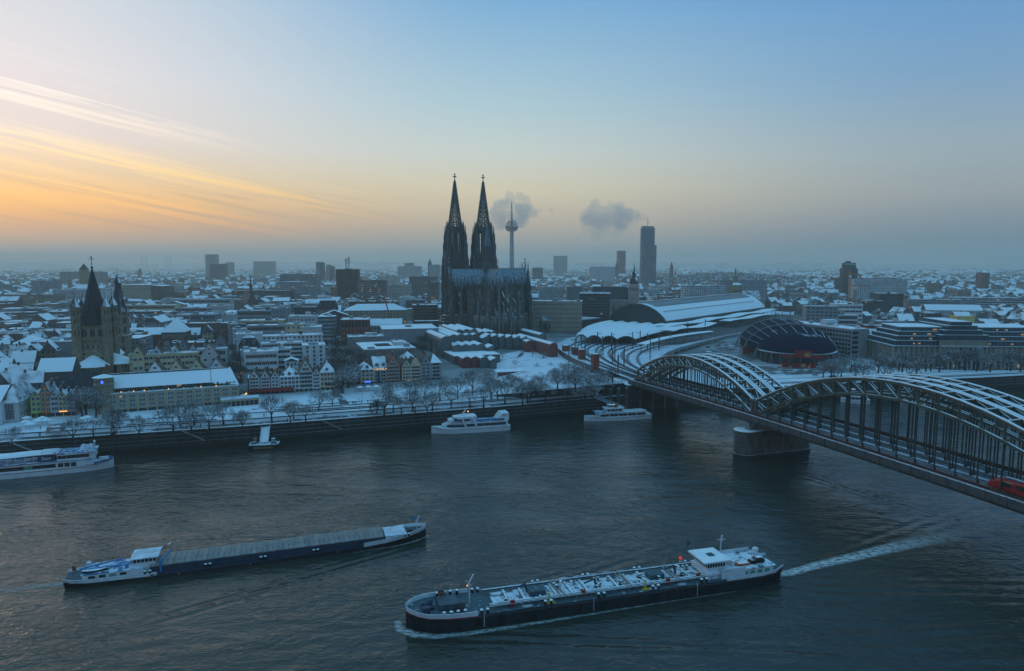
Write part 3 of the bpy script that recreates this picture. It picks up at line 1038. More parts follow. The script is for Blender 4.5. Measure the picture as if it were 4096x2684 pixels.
for a,b in zip(segs,segs[1:]):
 P=lambda s,o,z:bp(s,o,z)
 dk.add([P(a,3.4,0),P(a,27,0),P(b,27,0),P(b,3.4,0),P(a,3.4,-1.4),P(a,27,-1.4),P(b,27,-1.4),P(b,3.4,-1.4)],[(3,2,1,0),(4,5,6,7),(0,4,7,3),(1,2,6,5)])
 wk.add([P(a,0,-.35),P(a,3.4,-.35),P(b,3.4,-.35),P(b,0,-.35),P(a,0,-.9),P(a,3.4,-.9),P(b,3.4,-.9),P(b,0,-.9)],[(3,2,1,0),(4,5,6,7),(0,4,7,3)])
M("track_snow",(0.60,0.64,0.70),0.9,0.3,0.3)
dk.obj("deck","track_snow",bridge)
wk.obj("walkway","walk_rust",bridge)
for a,b in zip(segs,segs[1:]):
 q=MB().bar(bp(a,-.1,-.55),bp(b,-.1,-.55),.3,2.5)
 q.obj("parapet_panel","parapet_grey",bridge)
 MB().bar(bp(a,-.22,-1.9),bp(a,-.22,.9),.35,.45).obj("parapet_post","parapet_grey",bridge)
q=MB()
for a,b in zip(segs,segs[1:]):
 q.bar(bp(a,-.1,.78),bp(b,-.1,.78),.5,.16)
q.obj("handrail","snow_worn",bridge)
q=MB()
for a,b in zip(segs,segs[1:]):
 q.bar(bp(a,3.3,1.2),bp(b,3.3,1.2),.14,.14)
 q.bar(bp(a,3.3,0.5),bp(b,3.3,0.5),.3,.8)
q.obj("inner_railing","walk_rust",bridge)
q=MB()
for a,b in zip(segs,segs[1:]):
 q.bar(bp(a,26.6,.7),bp(b,26.6,.7),.2,1.5)
q.obj("outer_railing","walk_rust",bridge)
for o in(0.8,4,10.6,12,17.6,19,25.4):
 q=MB()
 for a,b in zip(segs,segs[1:]):
  q.bar(bp(a,o,-2.1),bp(b,o,-2.1),.5,1.4)
 q.obj("deck_girder","bridge_paint_dark",bridge)
TRACK_O=[5.9,8.9,13.6,16.2,20.6,23.6]
for o in TRACK_O:
 for g in(-.75,.75):
  q=MB()
  for a,b in zip(segs,segs[1:]):
   q.bar(bp(a,o+g,.16),bp(b,o+g,.16),.38,.22)
  q.obj("rail","steel_plain",bridge)
def pier(sx,label):
 c=BR_A+BR_U*sx+BR_N*14.5
 pr=thing("bridge_pier",label,"pier",(c.x,c.y,0),math.atan2(BR_N.y,BR_N.x),"stone piers of the railway bridge")
 L_,W_=19.5,4.6
 pts=[(-L_,0.0),(-L_+1.0,-W_*.6),(-L_+3.5,-W_),(L_-3.5,-W_),(L_-1,-W_*.6),(L_,0),(L_-1,W_*.6),(L_-3.5,W_),(-L_+3.5,W_),(-L_+1,W_*.6)]
 MB().prism(pts,-3,10.4).obj("pier_shaft","pier_stone",pr)
 MB().prism([(x*1.02,y*1.06)for x,y in pts],10.4,11.3).obj("pier_coping","pier_stone",pr)
 MB().prism([(x*1.01,y*1.05)for x,y in pts],-3,1.2).obj("pier_foot","quay_stone",pr)
 for x in(-13,-10,-4,-1,3,6,11):
  MB().frus(x,0,2.0,3.0,11.3,1.0,1.2,14.3).obj("bearing","steel_grey",pr)
 for z in(3.2,5.2,7.2,9.0):
  MB().prism([(x*1.004,y*1.012)for x,y in pts],z,z+.14).obj("stone_course","quay_stone",pr)
pier(98.2,"stone river pier under the bridge where the two visible arches meet")
pier(341.0,"stone river pier carrying the bridge's eastern end")
pier(240.0,"second stone river pier of the bridge at the far end of its long span")
ab=thing("bridge_abutment","dark stone abutment block carrying the west end of the bridge","abutment",(*(BR_A+BR_U*-14+BR_N*13),0),math.atan2(BR_N.y,BR_N.x))
MB().box(-16,20,-16,12,-2,14.6).obj("abutment_wall","quay_stone",ab)
MB().box(-30,-16,-12,26,-2,15.2).obj("terrace_wall","quay_stone",ab)
MB().box(-30.5,-15.8,-12.6,26.5,15.2,15.6).obj("terrace_slab","snow_worn",ab)
for x in(-27,-22,-17,-8,0,8,16):
 MB().box(x-.8,x+.8,-16.7,-16.02,-1,13.5).obj("pilaster","pier_stone",ab)
for x in range(-30,-16,2):
 MB().box(x-.06,x+.06,-12.5,-12.3,15.6,16.7).obj("terrace_railing","steel_plain",ab)
MB().box(-30.4,-16,-12.5,-12.3,16.6,16.75).obj("terrace_handrail","steel_plain",ab)
M("train_red",(0.36,0.014,0.012),0.4,0.12,0.5,spec=0.5)
M("train_roof",(0.12,0.12,0.12),0.7,0.2,0.5,snow=(0.9,0.1,0.3))
s_n=199.0
q0=bp(s_n,5.9,.25)
_rz=math.atan2(BR_U.y,BR_U.x)
train=thing("red_train","red commuter train at the frame edge running on the bridge's near track","train",q0,_rz)
ring=lambda x,w,zb,zt:[(x,-w,zb),(x,w,zb),(x,w,zt-.9),(x,w*.72,zt-.15),(x,0,zt),(x,-w*.72,zt-.15),(x,-w,zt-.9)]
MB().loft([ring(-.1,.9,.7,1.8),ring(.9,1.3,.5,2.7),ring(2.4,1.45,.4,3.6),ring(4.2,1.48,.4,4.0),ring(33,1.48,.4,4.0)]).obj("car_body","train_red",train,smooth_=False)
MB().loft([[(4.4,-1.0,4.02),(4.4,1.0,4.02),(4.4,.6,4.3),(4.4,-.6,4.3)],[(33,-1.0,4.02),(33,1.0,4.02),(33,.6,4.3),(33,-.6,4.3)]]).obj("roof","train_roof",train)
q=MB();q.add([(.55,-1.2,1.9),(.55,1.2,1.9),(2.25,1.3,3.35),(2.25,-1.3,3.35)],[(0,1,2,3)]);q.obj("windscreen","glass",train)
M("stripe_yellow",(0.7,0.45,0.05),0.5,0.1,1.0)
for i in range(7):
 x=4.2+i*4.1
 for sd in(-1,1):
  if i==2:
   MB().box(x,x+1.8,sd*1.5-.03,sd*1.5+.03,.7,3.0).obj("door","frame_white",train)
   for k in(0,1):
    MB().box(x+.2+k*.8,x+.8+k*.8,sd*1.54-.03,sd*1.54+.03,1.3,2.8).obj("door_window","glass",train)
  else:
   MB().box(x,x+2.9,sd*1.5-.02,sd*1.5+.02,1.7,2.9).obj("window","glass",train)
   MB().box(x,x+2.9,sd*1.5-.02,sd*1.5+.02,3.0,3.2).obj("stripe","stripe_yellow" if i==0 else "train_red",train)
for x in(3,6,15,18,28,31):
 MB().box(x-.45,x+.45,-.8,.8,0,.85).obj("bogie","steel_plain",train)
# ================================================================== railway station, tracks, tent theatre
ST_O=Vector((150.72,665.85));ST_A=Vector((0.62786,0.77832));ST_L=Vector((-0.77832,0.62786))
ST_ROT=math.atan2(ST_A.y,ST_A.x)
def sp_(a,l,z):
 p=ST_O+ST_A*a+ST_L*l
 return(p.x,p.y,z)
M("hall_green",(0.055,0.085,0.075),0.6,0.3,0.3,snow=(0.80,0.12,0.3))
M("hall_glass",(0.022,0.040,0.042),0.3,0.3,0.2,spec=0.5)
M("white_snow_roof",(0.5,0.53,0.56),0.9,0.1,0.2,snow=(0.45,0.2,0.15,0.15,0.2))
hall=thing("station_hall","long arched train shed with green glass gable and snow-covered vault","train shed",(ST_O.x,ST_O.y,0),ST_ROT)
HL,HW,HE,HC=284.0,64.0,27.0,43.0
NS=24
prof=[]
for i in range(NS+1):
 t_=i/NS
 y=HW*t_
 z=HE+(HC-HE)*(1-(2*t_-1)**2)**0.8
 prof.append((y,z))
def vault(x0,x1,ya,yb,dz=0.0):
 b=MB()
 pr=[(y,z+dz)for y,z in prof if ya-1e-6<=y<=yb+1e-6]
 b.loft([[(x0,y,z)for y,z in pr],[(x1,y,z)for y,z in pr]],close=False,caps=False)
 return b
vault(0,HL,0,HW).obj("vault","white_snow_roof",hall)
g=MB()
for i in range(57):
 x=12+i*4.6
 pr=[(y,z)for y,z in prof if HW*.24<=y<=HW*.62]
 for(ya,za),(yb,zb)in zip(pr,pr[1:]):
  g.bar((x,ya,za+.45),(x,yb,zb+.45),2.5,0.3)
g.obj("roof_glazing","hall_glass",hall)
r_=MB()
for i in range(58):
 x=9.7+i*4.6
 pr=[(y,z)for y,z in prof if HW*.22<=y<=HW*.64]
 for(ya,za),(yb,zb)in zip(pr,pr[1:]):
  r_.bar((x,ya,za+.6),(x,yb,zb+.6),0.8,0.5)
r_.obj("roof_ribs","steel_grey",hall)
MB().bar((4,HW*.5,HC+.9),(HL-3,HW*.5,HC+.9),3.0,1.2).obj("ridge_lantern","steel_grey",hall)
MB().bar((10,HW*.12,prof[3][1]+.3),(HL-20,HW*.12,prof[3][1]+.3),.6,.3).obj("roof_gutter","steel_dark",hall)
b=MB()
b.add([(0.4,y,z)for y,z in prof]+[(.4,HW,17),(.4,0,17)],[tuple(range(len(prof)+2))])
b.obj("gable_glass","hall_glass",hall)
b=MB()
for(ya,za),(yb,zb)in zip(prof,prof[1:]):
 b.bar((-.2,ya,za-.6),(-.2,yb,zb-.6),2.4,1.8)
b.bar((-.1,0,22),(-.1,HW,22),.7,1.0)
b.obj("gable_arch","hall_green",hall)
for i in range(1,22):
 y=HW*i/22
 zt=HE+(HC-HE)*(1-(2*i/22-1)**2)**0.8
 MB().bar((0,y,18),(0,y,zt-1),.22,.22).obj("gable_mullion","hall_green",hall)
for z in(25.5,29,32.5,36,39.5):
 hw=HW/2*math.sqrt(max(0,1-((z-HE)/(HC-HE))**1.25))if z>HE else HW/2
 MB().bar((.05,HW/2-hw,z),(.05,HW/2+hw,z),.2,.2).obj("gable_transom","hall_green",hall)
MB().box(0,HL,-.6,.2,14,HE-.3).obj("side_wall","hall_green",hall)
for i in range(44):
 MB().box(3+i*6.4,3.7+i*6.4,-1.0,-.62,14,HE-.5).obj("side_pilaster","hall_green",hall)
MB().box(0,HL,HW-.2,HW+.6,14,HE-.3).obj("side_wall","hall_green",hall)
MB().box(HL-.6,HL-.1,0,HW,14,HE).obj("rear_wall","hall_green",hall)
can=thing("platform_roof","wide snow-covered platform roof with scalloped front before the train shed","roof",(0,0,0))
FR=[(-96,34),(-118,22),(-143,10),(-144,-1.5),(-141,-13),(-136,-24.5),(-127,-36)]
BK=[(-3,66),(-3,54),(-3,40),(-3,25),(-3,10),(-3,-6),(-3,-24)]
for j in range(6):
 b=MB()
 K=9
 rows_=[]
 for k in range(K+1):
  f=k/K
  e0=Vector(FR[j]).lerp(Vector(BK[j]),f)+Vector((0,5*math.sin(f*math.pi)))
  e1=Vector(FR[j+1]).lerp(Vector(BK[j+1]),f)+Vector((0,5*math.sin(f*math.pi)))
  row=[]
  for i in range(9):
   u=i/8
   p=e0.lerp(e1,u)
   row.append(sp_(p.x,p.y,22.4+2.7*(1-(2*u-1)**2)))
  rows_.append(row)
 b.loft(rows_,close=False,caps=False)
 b.obj("roof_bay","white_snow_roof",can)
 b=MB()
 for i in range(8):
  b.bar(tuple(Vector(rows_[0][i])-Vector((0,0,.5))),tuple(Vector(rows_[0][i+1])-Vector((0,0,.5))),.5,1.0)
 b.obj("front_arch","hall_green",can)
 x,y,z=rows_[0][0]
 MB().box(x-.3,x+.3,y-.3,y+.3,16,22.4).obj("post","hall_green",can)
x,y,z=sp_(-127,-36,0)
MB().box(x-.3,x+.3,y-.3,y+.3,16,22.4).obj("post","hall_green",can)
b=MB()
pts=[sp_(-60,44,17.2),sp_(-70,-32,17.2)]
b.add([pts[0],pts[1],(pts[1][0],pts[1][1],22),(pts[0][0],pts[0][1],22)],[(0,1,2,3)])
b.obj("rear_screen","steel_plain",can)
def canopy(name,label,pts,w,z,wave=0.0):
 t_=thing(name,label,"canopy",(0,0,0))
 b=MB()
 rows_=[]
 for i,(a,l)in enumerate(pts):
  dz=wave*math.sin(i*1.1)
  rows_.append([sp_(a,l+w/2,z-.2+dz),sp_(a,l+w/2,z+.25+dz),sp_(a,l,z+.7+dz),sp_(a,l-w/2,z+.25+dz),sp_(a,l-w/2,z-.2+dz)])
 b.loft(rows_)
 b.obj("canopy_roof","white_snow_roof",t_)
 for i in range(0,len(pts),1):
  a,l=pts[i]
  x,y,_=sp_(a,l,0)
  MB().box(x-.2,x+.2,y-.2,y+.2,16,z).obj("canopy_post","hall_green",t_)
canopy("platform_canopy","thin curved snowy platform canopy right of the scalloped station roof",[(-166+i*14,-62+7*math.sin(i/9*math.pi))for i in range(10)],7.5,23.6)
canopy("platform_canopy","wavy snow-covered side canopy running along the train shed's right flank",[(-30+i*16,-12)for i in range(20)],15,24.6,0.7)
canopy("platform_canopy","outer snow-covered platform canopy on the right of the train shed, cut by dark gaps",[(-62+i*14,-32+2*math.sin(i))for i in range(8)],13,24.0,0.6)
canopy("platform_canopy","far outer snowy platform canopy beside the train shed's distant end",[(70+i*14,-31)for i in range(11)],12,24.0,0.5)
tb=MB()
left=[(60,406),(52,430),(44,459),(38,500),(34,546),(50,600),(100,665),(150,740),(330,960)]
right=[(96,398),(84,417),(90,440),(100,462),(113,495),(129,524),(193,613),(262,692),(470,930)]
tb.loft([[(x,y,17.4)for x,y in left],[(x,y,17.4)for x,y in right]],close=False,caps=False)
BR_end=[bp(-2,o,0)for o in(3,27)]
tb.add([(60,406,17.4),(BR_end[0][0],BR_end[0][1],16.7),(BR_end[1][0],BR_end[1][1],16.7),(96,398,17.4)],[(0,1,2,3)])
tbo=tag(tb.obj("track_bed","track_snow"),kind="structure")
via=thing("rail_viaduct","curved concrete rail viaduct edge on pillars right of the station tracks","viaduct",(0,0,0))
fine=[]
for(x0,y0),(x1,y1)in zip(right,right[1:]):
 for k in range(4):
  fine.append((x0+(x1-x0)*k/4,y0+(y1-y0)*k/4))
b=MB();c=MB()
for p,q in zip(fine,fine[1:]):
 b.bar((*p,16.8),(*q,16.8),.7,2.2)
 c.bar((*p,18.2),(*q,18.2),.3,.35)
b.obj("edge_beam","concrete",via);c.obj("edge_rail","steel_grey",via)
for i,p in enumerate(fine[2:30:2]):
 MB().box(p[0]-1,p[0]+1,p[1]-1,p[1]+1,8,15.8).obj("viaduct_pillar","concrete",via)
b=MB()
for p,q in zip(fine,fine[1:]):
 b.add([(p[0]-6,p[1]+4,9),(q[0]-6,q[1]+4,9),(q[0]-6,q[1]+4,16.5),(p[0]-6,p[1]+4,16.5)],[(0,1,2,3)])
b.obj("inner_wall","steel_plain",via)
lw=MB()
for p,q in zip(left,left[1:6]):
 lw.bar((p[0]-.3,p[1],14.5),(q[0]-.3,q[1],14.5),.6,7.0)
tag(lw.obj("retaining_wall","pier_stone"),"long brown retaining wall along the left edge of the station tracks","wall")
def bez(p0,t0,p1,t1,n=22):
 out=[]
 for i in range(n+1):
  u=i/n
  out.append(p0*(1-u)**3+(p0+t0)*3*u*(1-u)**2+(p1+t1)*3*u*u*(1-u)+p1*u**3)
 return out
tracks=[]
for i in range(11):
 o=TRACK_O[min(5,i//2+(1 if i>9 else 0))]if i<11 else 0
 st=BR_A+BR_N*o
 en2=Vector(sp_(-128 if i<9 else-120,12-i*6.6,0)[:2])
 tn=bez(st,-BR_U*(34+i%2*16),en2,-ST_A*58)
 ext=[Vector(sp_(-128+20*k,12-i*6.6+2.2*k*(1 if i<6 else.2),0)[:2])for k in range(1,4)]
 tracks.append(tn+ext)
for tr in tracks:
 b=MB()
 for p,q in zip(tr,tr[1:]):
  d_=(q-p)
  if d_.length<1e-4:
   continue
  d_.normalize()
  nn=Vector((-d_.y,d_.x))
  for g in(-.8,.8):
   a_,c_=p+nn*g,q+nn*g
   b.bar((a_.x,a_.y,17.55),(c_.x,c_.y,17.55),.42,.25)
  b.bar((p.x,p.y,17.42),(q.x,q.y,17.42),.55,.1)
 b.obj("rail_track","steel_plain",tbo)
for i in range(7):
 b=MB()
 for k in range(14):
  p,q=sp_(-20+k*22,-18-i*6.5,17.55),sp_(2+k*22,-18-i*6.5,17.55)
  b.bar(p,q,1.0,.2)
 b.obj("rail_track","steel_plain",tbo)
cov=[sp_(-118,8,17.44),sp_(-122,-40,17.44),sp_(-100,-62,17.44),sp_(0,-62,17.44),sp_(300,-70,17.44),sp_(300,-2,17.44),sp_(-2,-2,17.44),sp_(-2,40,17.44)]
tag(MB().add(cov,[tuple(range(8))]).obj("platform_floor","asphalt"),kind="structure")
rng=random.Random(11)
mast_me=MB().box(-.3,.3,-.3,.3,0,11.5).bar((0,0,10.4),(3.6,0,10.4),.2).bar((0,0,9.0),(3.2,0,10.2),.15).mesh("overhead_line_mast","steel_plain")
spots=[(2276,1450),(2340,1440),(2412,1420),(2459,1448),(2496,1466),(2472,1490),(2446,1398),(2450,1452),(2600,1440),(2590,1395),(2635,1400),(2410,1395),(2325,1395),(2390,1385),(2530,1395),(2560,1385),(2300,1420),(2680,1380),(2750,1350),(2820,1330),(3160,1280),(3200,1262),(3240,1250),(3180,1240),(3130,1265),(3225,1275),(3100,1290),(3280,1240)]
for k,(px,py)in enumerate(spots):
 x,y=at(px,py,17.4)
 o=place("overhead_line_mast",mast_me,None,(x,y,17.3),rng.uniform(0,6.28),(1,1,rng.uniform(.85,1.2)))
 near_="among the fanning station tracks" if k<18 else "beside the tracks past the train shed"
 tag(o,"dark overhead line mast "+near_,"mast","overhead line masts along the railway" if k<18 else "overhead line masts beyond the station")
M("brick_red",(0.24,0.062,0.045),0.85,0.3,0.8,snow=SN)
M("brick_brown",(0.19,0.085,0.06),0.85,0.3,0.8,snow=SN)
for k,(px,py,h)in enumerate(((2262,1412,5.5),(2299,1425,6.5),(2327,1445,8),(2380,1480,10))):
 x,y=at(px,py,16)
 t_=thing("brick_pylon",("smallest and farthest","second farthest","second nearest","tallest and nearest")[k]+" of four red brick pylons beside the station tracks","pylon",(x,y,14),R(17),"red brick pylons beside the tracks")
 MB().box(-2.0,2.0,-2.0,2.0,0,h+2).obj("pylon_shaft","brick_red",t_)
 MB().box(-2.2,2.2,-2.2,2.2,h+2,h+2.4).obj("pylon_cap","brick_red",t_)
pv_=thing("station_pavilion","flat dark pavilion with white curved skylight bars left of the train shed","pavilion",(*sp_(-22,92,0)[:2],16),ST_ROT+math.pi)
MB().box(-26,20,-14,14,0,9).obj("wall","steel_dark",pv_)
MB().box(-28,22,-16,16,9,9.8).obj("roof_slab","steel_plain",pv_)
for i in range(9):
 MB().box(-26+i*5.4,-23.6+i*5.4,-14,14,9.8,10.3).obj("skylight","white_snow_roof",pv_)
# ---- blue tent theatre
M("tent_blue",(0.003,0.010,0.034),0.85,0.25,0.25,spec=0.05,snow=(1.08,0.05,0.45,0.08,0.1))
M("truss_grey",(0.22,0.23,0.24),0.6,0.2,0.5,snow=(0.7,0.1,0.3))
M("banner_red",(0.26,0.02,0.02),0.7,0.15,0.6)
th=thing("tent_theatre","dark blue vaulted tent theatre with steel lattice arches and red banners","theatre",(203,470,10.5),R(-11))
th.scale=(1.04,1,.86)
def arc_ring(y,rx,h,z0,n=18,cx=0):
 return[(cx+rx*math.cos(math.pi*i/n),y,z0+h*max(0.0,math.sin(math.pi*i/n))**0.9)for i in range(n+1)]
b=MB()
rg=[]
for k in range(7):
 f=k/6
 q=math.sin(f*math.pi/2)
 rg.append(arc_ring(1+24*(1-math.cos(f*math.pi/2)),6+20*(0.55*f+.45*q),14.5*q+.2,11.3))
b.loft(rg,close=False,caps=False)
b.obj("front_shell","tent_blue",th,smooth_=True)
b=MB()
b.loft([arc_ring(24.5,26,14.6,11.2),arc_ring(50,30,19,10.6)],close=False,caps=False)
b.loft([arc_ring(50.2,29.5,22.5,8),arc_ring(90,30,24.5,7),arc_ring(112,23,16,7),arc_ring(118,10,4,7)],close=False,caps=False)
b.obj("main_shell","tent_blue",th,smooth_=True)
for k in range(1,12):
 q=MB()
 f=k/12
 for y0,rx0,h0,y1,rx1,h1,zz0,zz1 in((24.5,26.1,14.7,50,30.1,19.1,11.2,10.6),(50.2,29.6,22.6,90,30.1,24.6,8,7)):
  a_=math.pi*f
  q.bar((rx0*math.cos(a_),y0,zz0+h0*math.sin(a_)**.9),(rx1*math.cos(a_),y1,zz1+h1*math.sin(a_)**.9),.25,.12)
 q.obj("roof_seam","steel_dark",th)
for y,rx,h,z0 in((24,27.4,17.0,4),(49,31.5,27.0,2),(90,32,30,0)):
 b=MB()
 r0_,r1_=arc_ring(y,rx,h,z0,26),arc_ring(y,rx+1.6,h+2.0,z0,26)
 r2_=arc_ring(y+1.8,rx+.8,h+1,z0,26)
 for i in range(26):
  b.bar(r0_[i],r0_[i+1],.4);b.bar(r1_[i],r1_[i+1],.4);b.bar(r2_[i],r2_[i+1],.4)
  b.bar(r0_[i],r1_[i+1],.18);b.bar(r1_[i],r2_[i+1],.18);b.bar(r2_[i],r0_[i+1],.18)
 b.obj("lattice_arch","truss_grey",th)
MB().prism([(25*math.cos(R(a))*1.0,25+23.5*math.sin(R(a)))for a in range(180,361,15)],0,10.6).obj("lobby_wall","glass",th)
MB().prism([(26*math.cos(R(a)),25+25*math.sin(R(a)))for a in range(180,361,15)],10.6,11.3).obj("lobby_eave","white_snow_roof",th)
MB().prism([(27.5*math.cos(R(a)),25+26.5*math.sin(R(a)))for a in range(180,361,15)],-0.5,1.0).obj("lobby_terrace","steel_dark",th)
MB().prism([(26.3*math.cos(R(a)),25+25.3*math.sin(R(a)))for a in range(180,361,15)],9.95,10.12).obj("light_strip","banner_red",th)
for x,y,w,z0,z1 in((-1,-2.2,11,8.2,14.5),(-10.5,-1.6,8,7.8,10.4),(8.2,-1.4,6.5,7.8,10.4),(-12,-3,5,.6,4.2),(-3.5,-3.5,10,.6,4.2),(5,-3.5,4,.6,4.2),(-31,45,4.5,4,10)):
 MB().box(x-w/2,x+w/2,y-.2,y,z0,z1).obj("banner","banner_red",th)
M("banner_print",(0.45,0.28,0.10),0.7,0.5,0.9)
MB().box(-.2,3.6,-2.45,-2.42,9.6,12.6).obj("banner_print","banner_print",th)
MB().box(-2.6,.4,-3.75,-3.72,1.0,3.8).obj("banner_print","banner_print",th)
for a in range(190,356,15):
 x,y=24.8*math.cos(R(a)),25+24.4*math.sin(R(a))
 MB().box(x-.15,x+.15,y-.15,y+.15,0,10.6).obj("lobby_mullion","truss_grey",th)
for x in(-20,-8,8,20):
 b=MB()
 b.bar((x-2,-2+abs(x)*.3,0),(x,-1+abs(x)*.4,10.8),.2);b.bar((x+2,-2+abs(x)*.3,0),(x,-1+abs(x)*.4,10.8),.2)
 b.obj("mast_strut","truss_grey",th)
for x,y in((-14,-.5),(-6,-3),(3,-3.2),(12,-1.2)):
 MB().box(x-.25,x+.25,y-.2,y,1.2,3.6).obj("lamp","lamp_red",th)
# ================================================================== buildings: general builder
WALLS={"wall_white":(0.62,0.63,0.63),"wall_offwhite":(0.50,0.50,0.48),"wall_cream":(0.60,0.50,0.32),"wall_yellow":(0.64,0.48,0.20),"wall_grey":(0.27,0.28,0.29),"wall_bluegrey":(0.22,0.25,0.28),"wall_sand":(0.33,0.27,0.19),"wall_brown":(0.16,0.12,0.09),"wall_dark":(0.06,0.065,0.07),"wall_pink":(0.50,0.22,0.16),"wall_orange":(0.60,0.17,0.06),"wall_green":(0.40,0.46,0.12),"wall_paleblue":(0.46,0.52,0.58),"wall_rose":(0.44,0.27,0.28),"wall_ochre":(0.41,0.325,0.21),"wall_plum":(0.35,0.18,0.2),}
for k,c in WALLS.items():
 M(k,c,0.85,0.14,0.25,snow=SN,streak=0.5)
OCC={}
HARD={}
CELL=6.0
def occ_poly(x,y,rz,w,d_,front=0.0,pad=2.0):
 cells=[]
 ca,sa=math.cos(rz),math.sin(rz)
 nx,ny=max(1,int((w+2*pad)/3)),max(1,int((d_+front+2*pad)/3))
 for i in range(nx+1):
  for j in range(ny+1):
   u=-pad+(w+2*pad)*i/nx
   v=-front-pad+(d_+front+2*pad)*j/ny
   cells.append((int((x+u*ca-v*sa)//CELL),int((y+u*sa+v*ca)//CELL)))
 return cells
def occupy(x,y,rz,w,d_,front=0.0,pad=2.0):
 for c in occ_poly(x,y,rz,w,d_,front,pad):
  OCC[c]=1
 for c in occ_poly(x,y,rz,w,d_,0,0):
  HARD[c]=1
def is_free(x,y,rz,w,d_,O_=None):
 return not any(c in(O_ or OCC)for c in occ_poly(x,y,rz,w,d_,0,0))
WIN={}
def win_mesh(w,h,pane="glass",frame="frame_white",mull=1):
 k=(round(w,2),round(h,2),pane,frame,mull)
 if k not in WIN:
  b=MB()
  b.box(-w/2-.12,w/2+.12,-.07,.06,-.12,h+.12,0)
  b.box(-w/2,w/2,-.1,.05,0,h,1)
  for i in range(mull):
   x=-w/2+w*(i+1)/(mull+1)
   b.box(x-.06,x+.06,-.13,.05,0,h,0)
  WIN[k]=b.mesh("window",[frame,pane])
 return WIN[k]
def windows(par,n,x0,x1,zs,w,h,y=0.0,rot=0.0,org=(0,0),lit=0.008,frame="frame_white",mull=1,rng=random,pane="glass",skip=None,name="window"):
 ca,sa=math.cos(rot),math.sin(rot)
 for zi,z in enumerate(zs):
  for i in range(n):
   if skip and skip(i,zi):
    continue
   x=x0+(x1-x0)*(i+.5)/n
   p="window_lit" if rng.random()<lit else pane
   place(name,win_mesh(w,h,p,frame,mull),par,(org[0]+x*ca+y*sa,org[1]+x*sa-y*ca,z),rot)
def solve_w(X0,Y0,z,rz,x1):
 a=(x1-CX)/F
 d0=Y0*_c-(z-H)*_s
 return(a*d0-X0)/(math.cos(rz)-a*math.sin(rz)*_c)
def on_line(px,P,rz,z):
 w=solve_w(P[0],P[1],z,rz,px)
 return P[0]+w*math.cos(rz),P[1]+w*math.sin(rz)
def hgt(py,x,y):
 return atY(CX,py,y)[1]
ROOF_RNG=random.Random(5)
def roof_clutter(par,w,d_,h,n,rng=ROOF_RNG):
 for _ in range(n):
  a,b_,c=rng.uniform(1.5,5),rng.uniform(1.5,4),rng.uniform(.8,3.0)
  x,y=rng.uniform(1,max(1.2,w-a-1)),rng.uniform(1,max(1.2,d_-b_-1))
  MB().box(x,x+a,y,y+b_,h,h+c).obj("roof_box",rng.choice(["wall_grey","wall_offwhite","steel_grey","wall_dark"]),par)
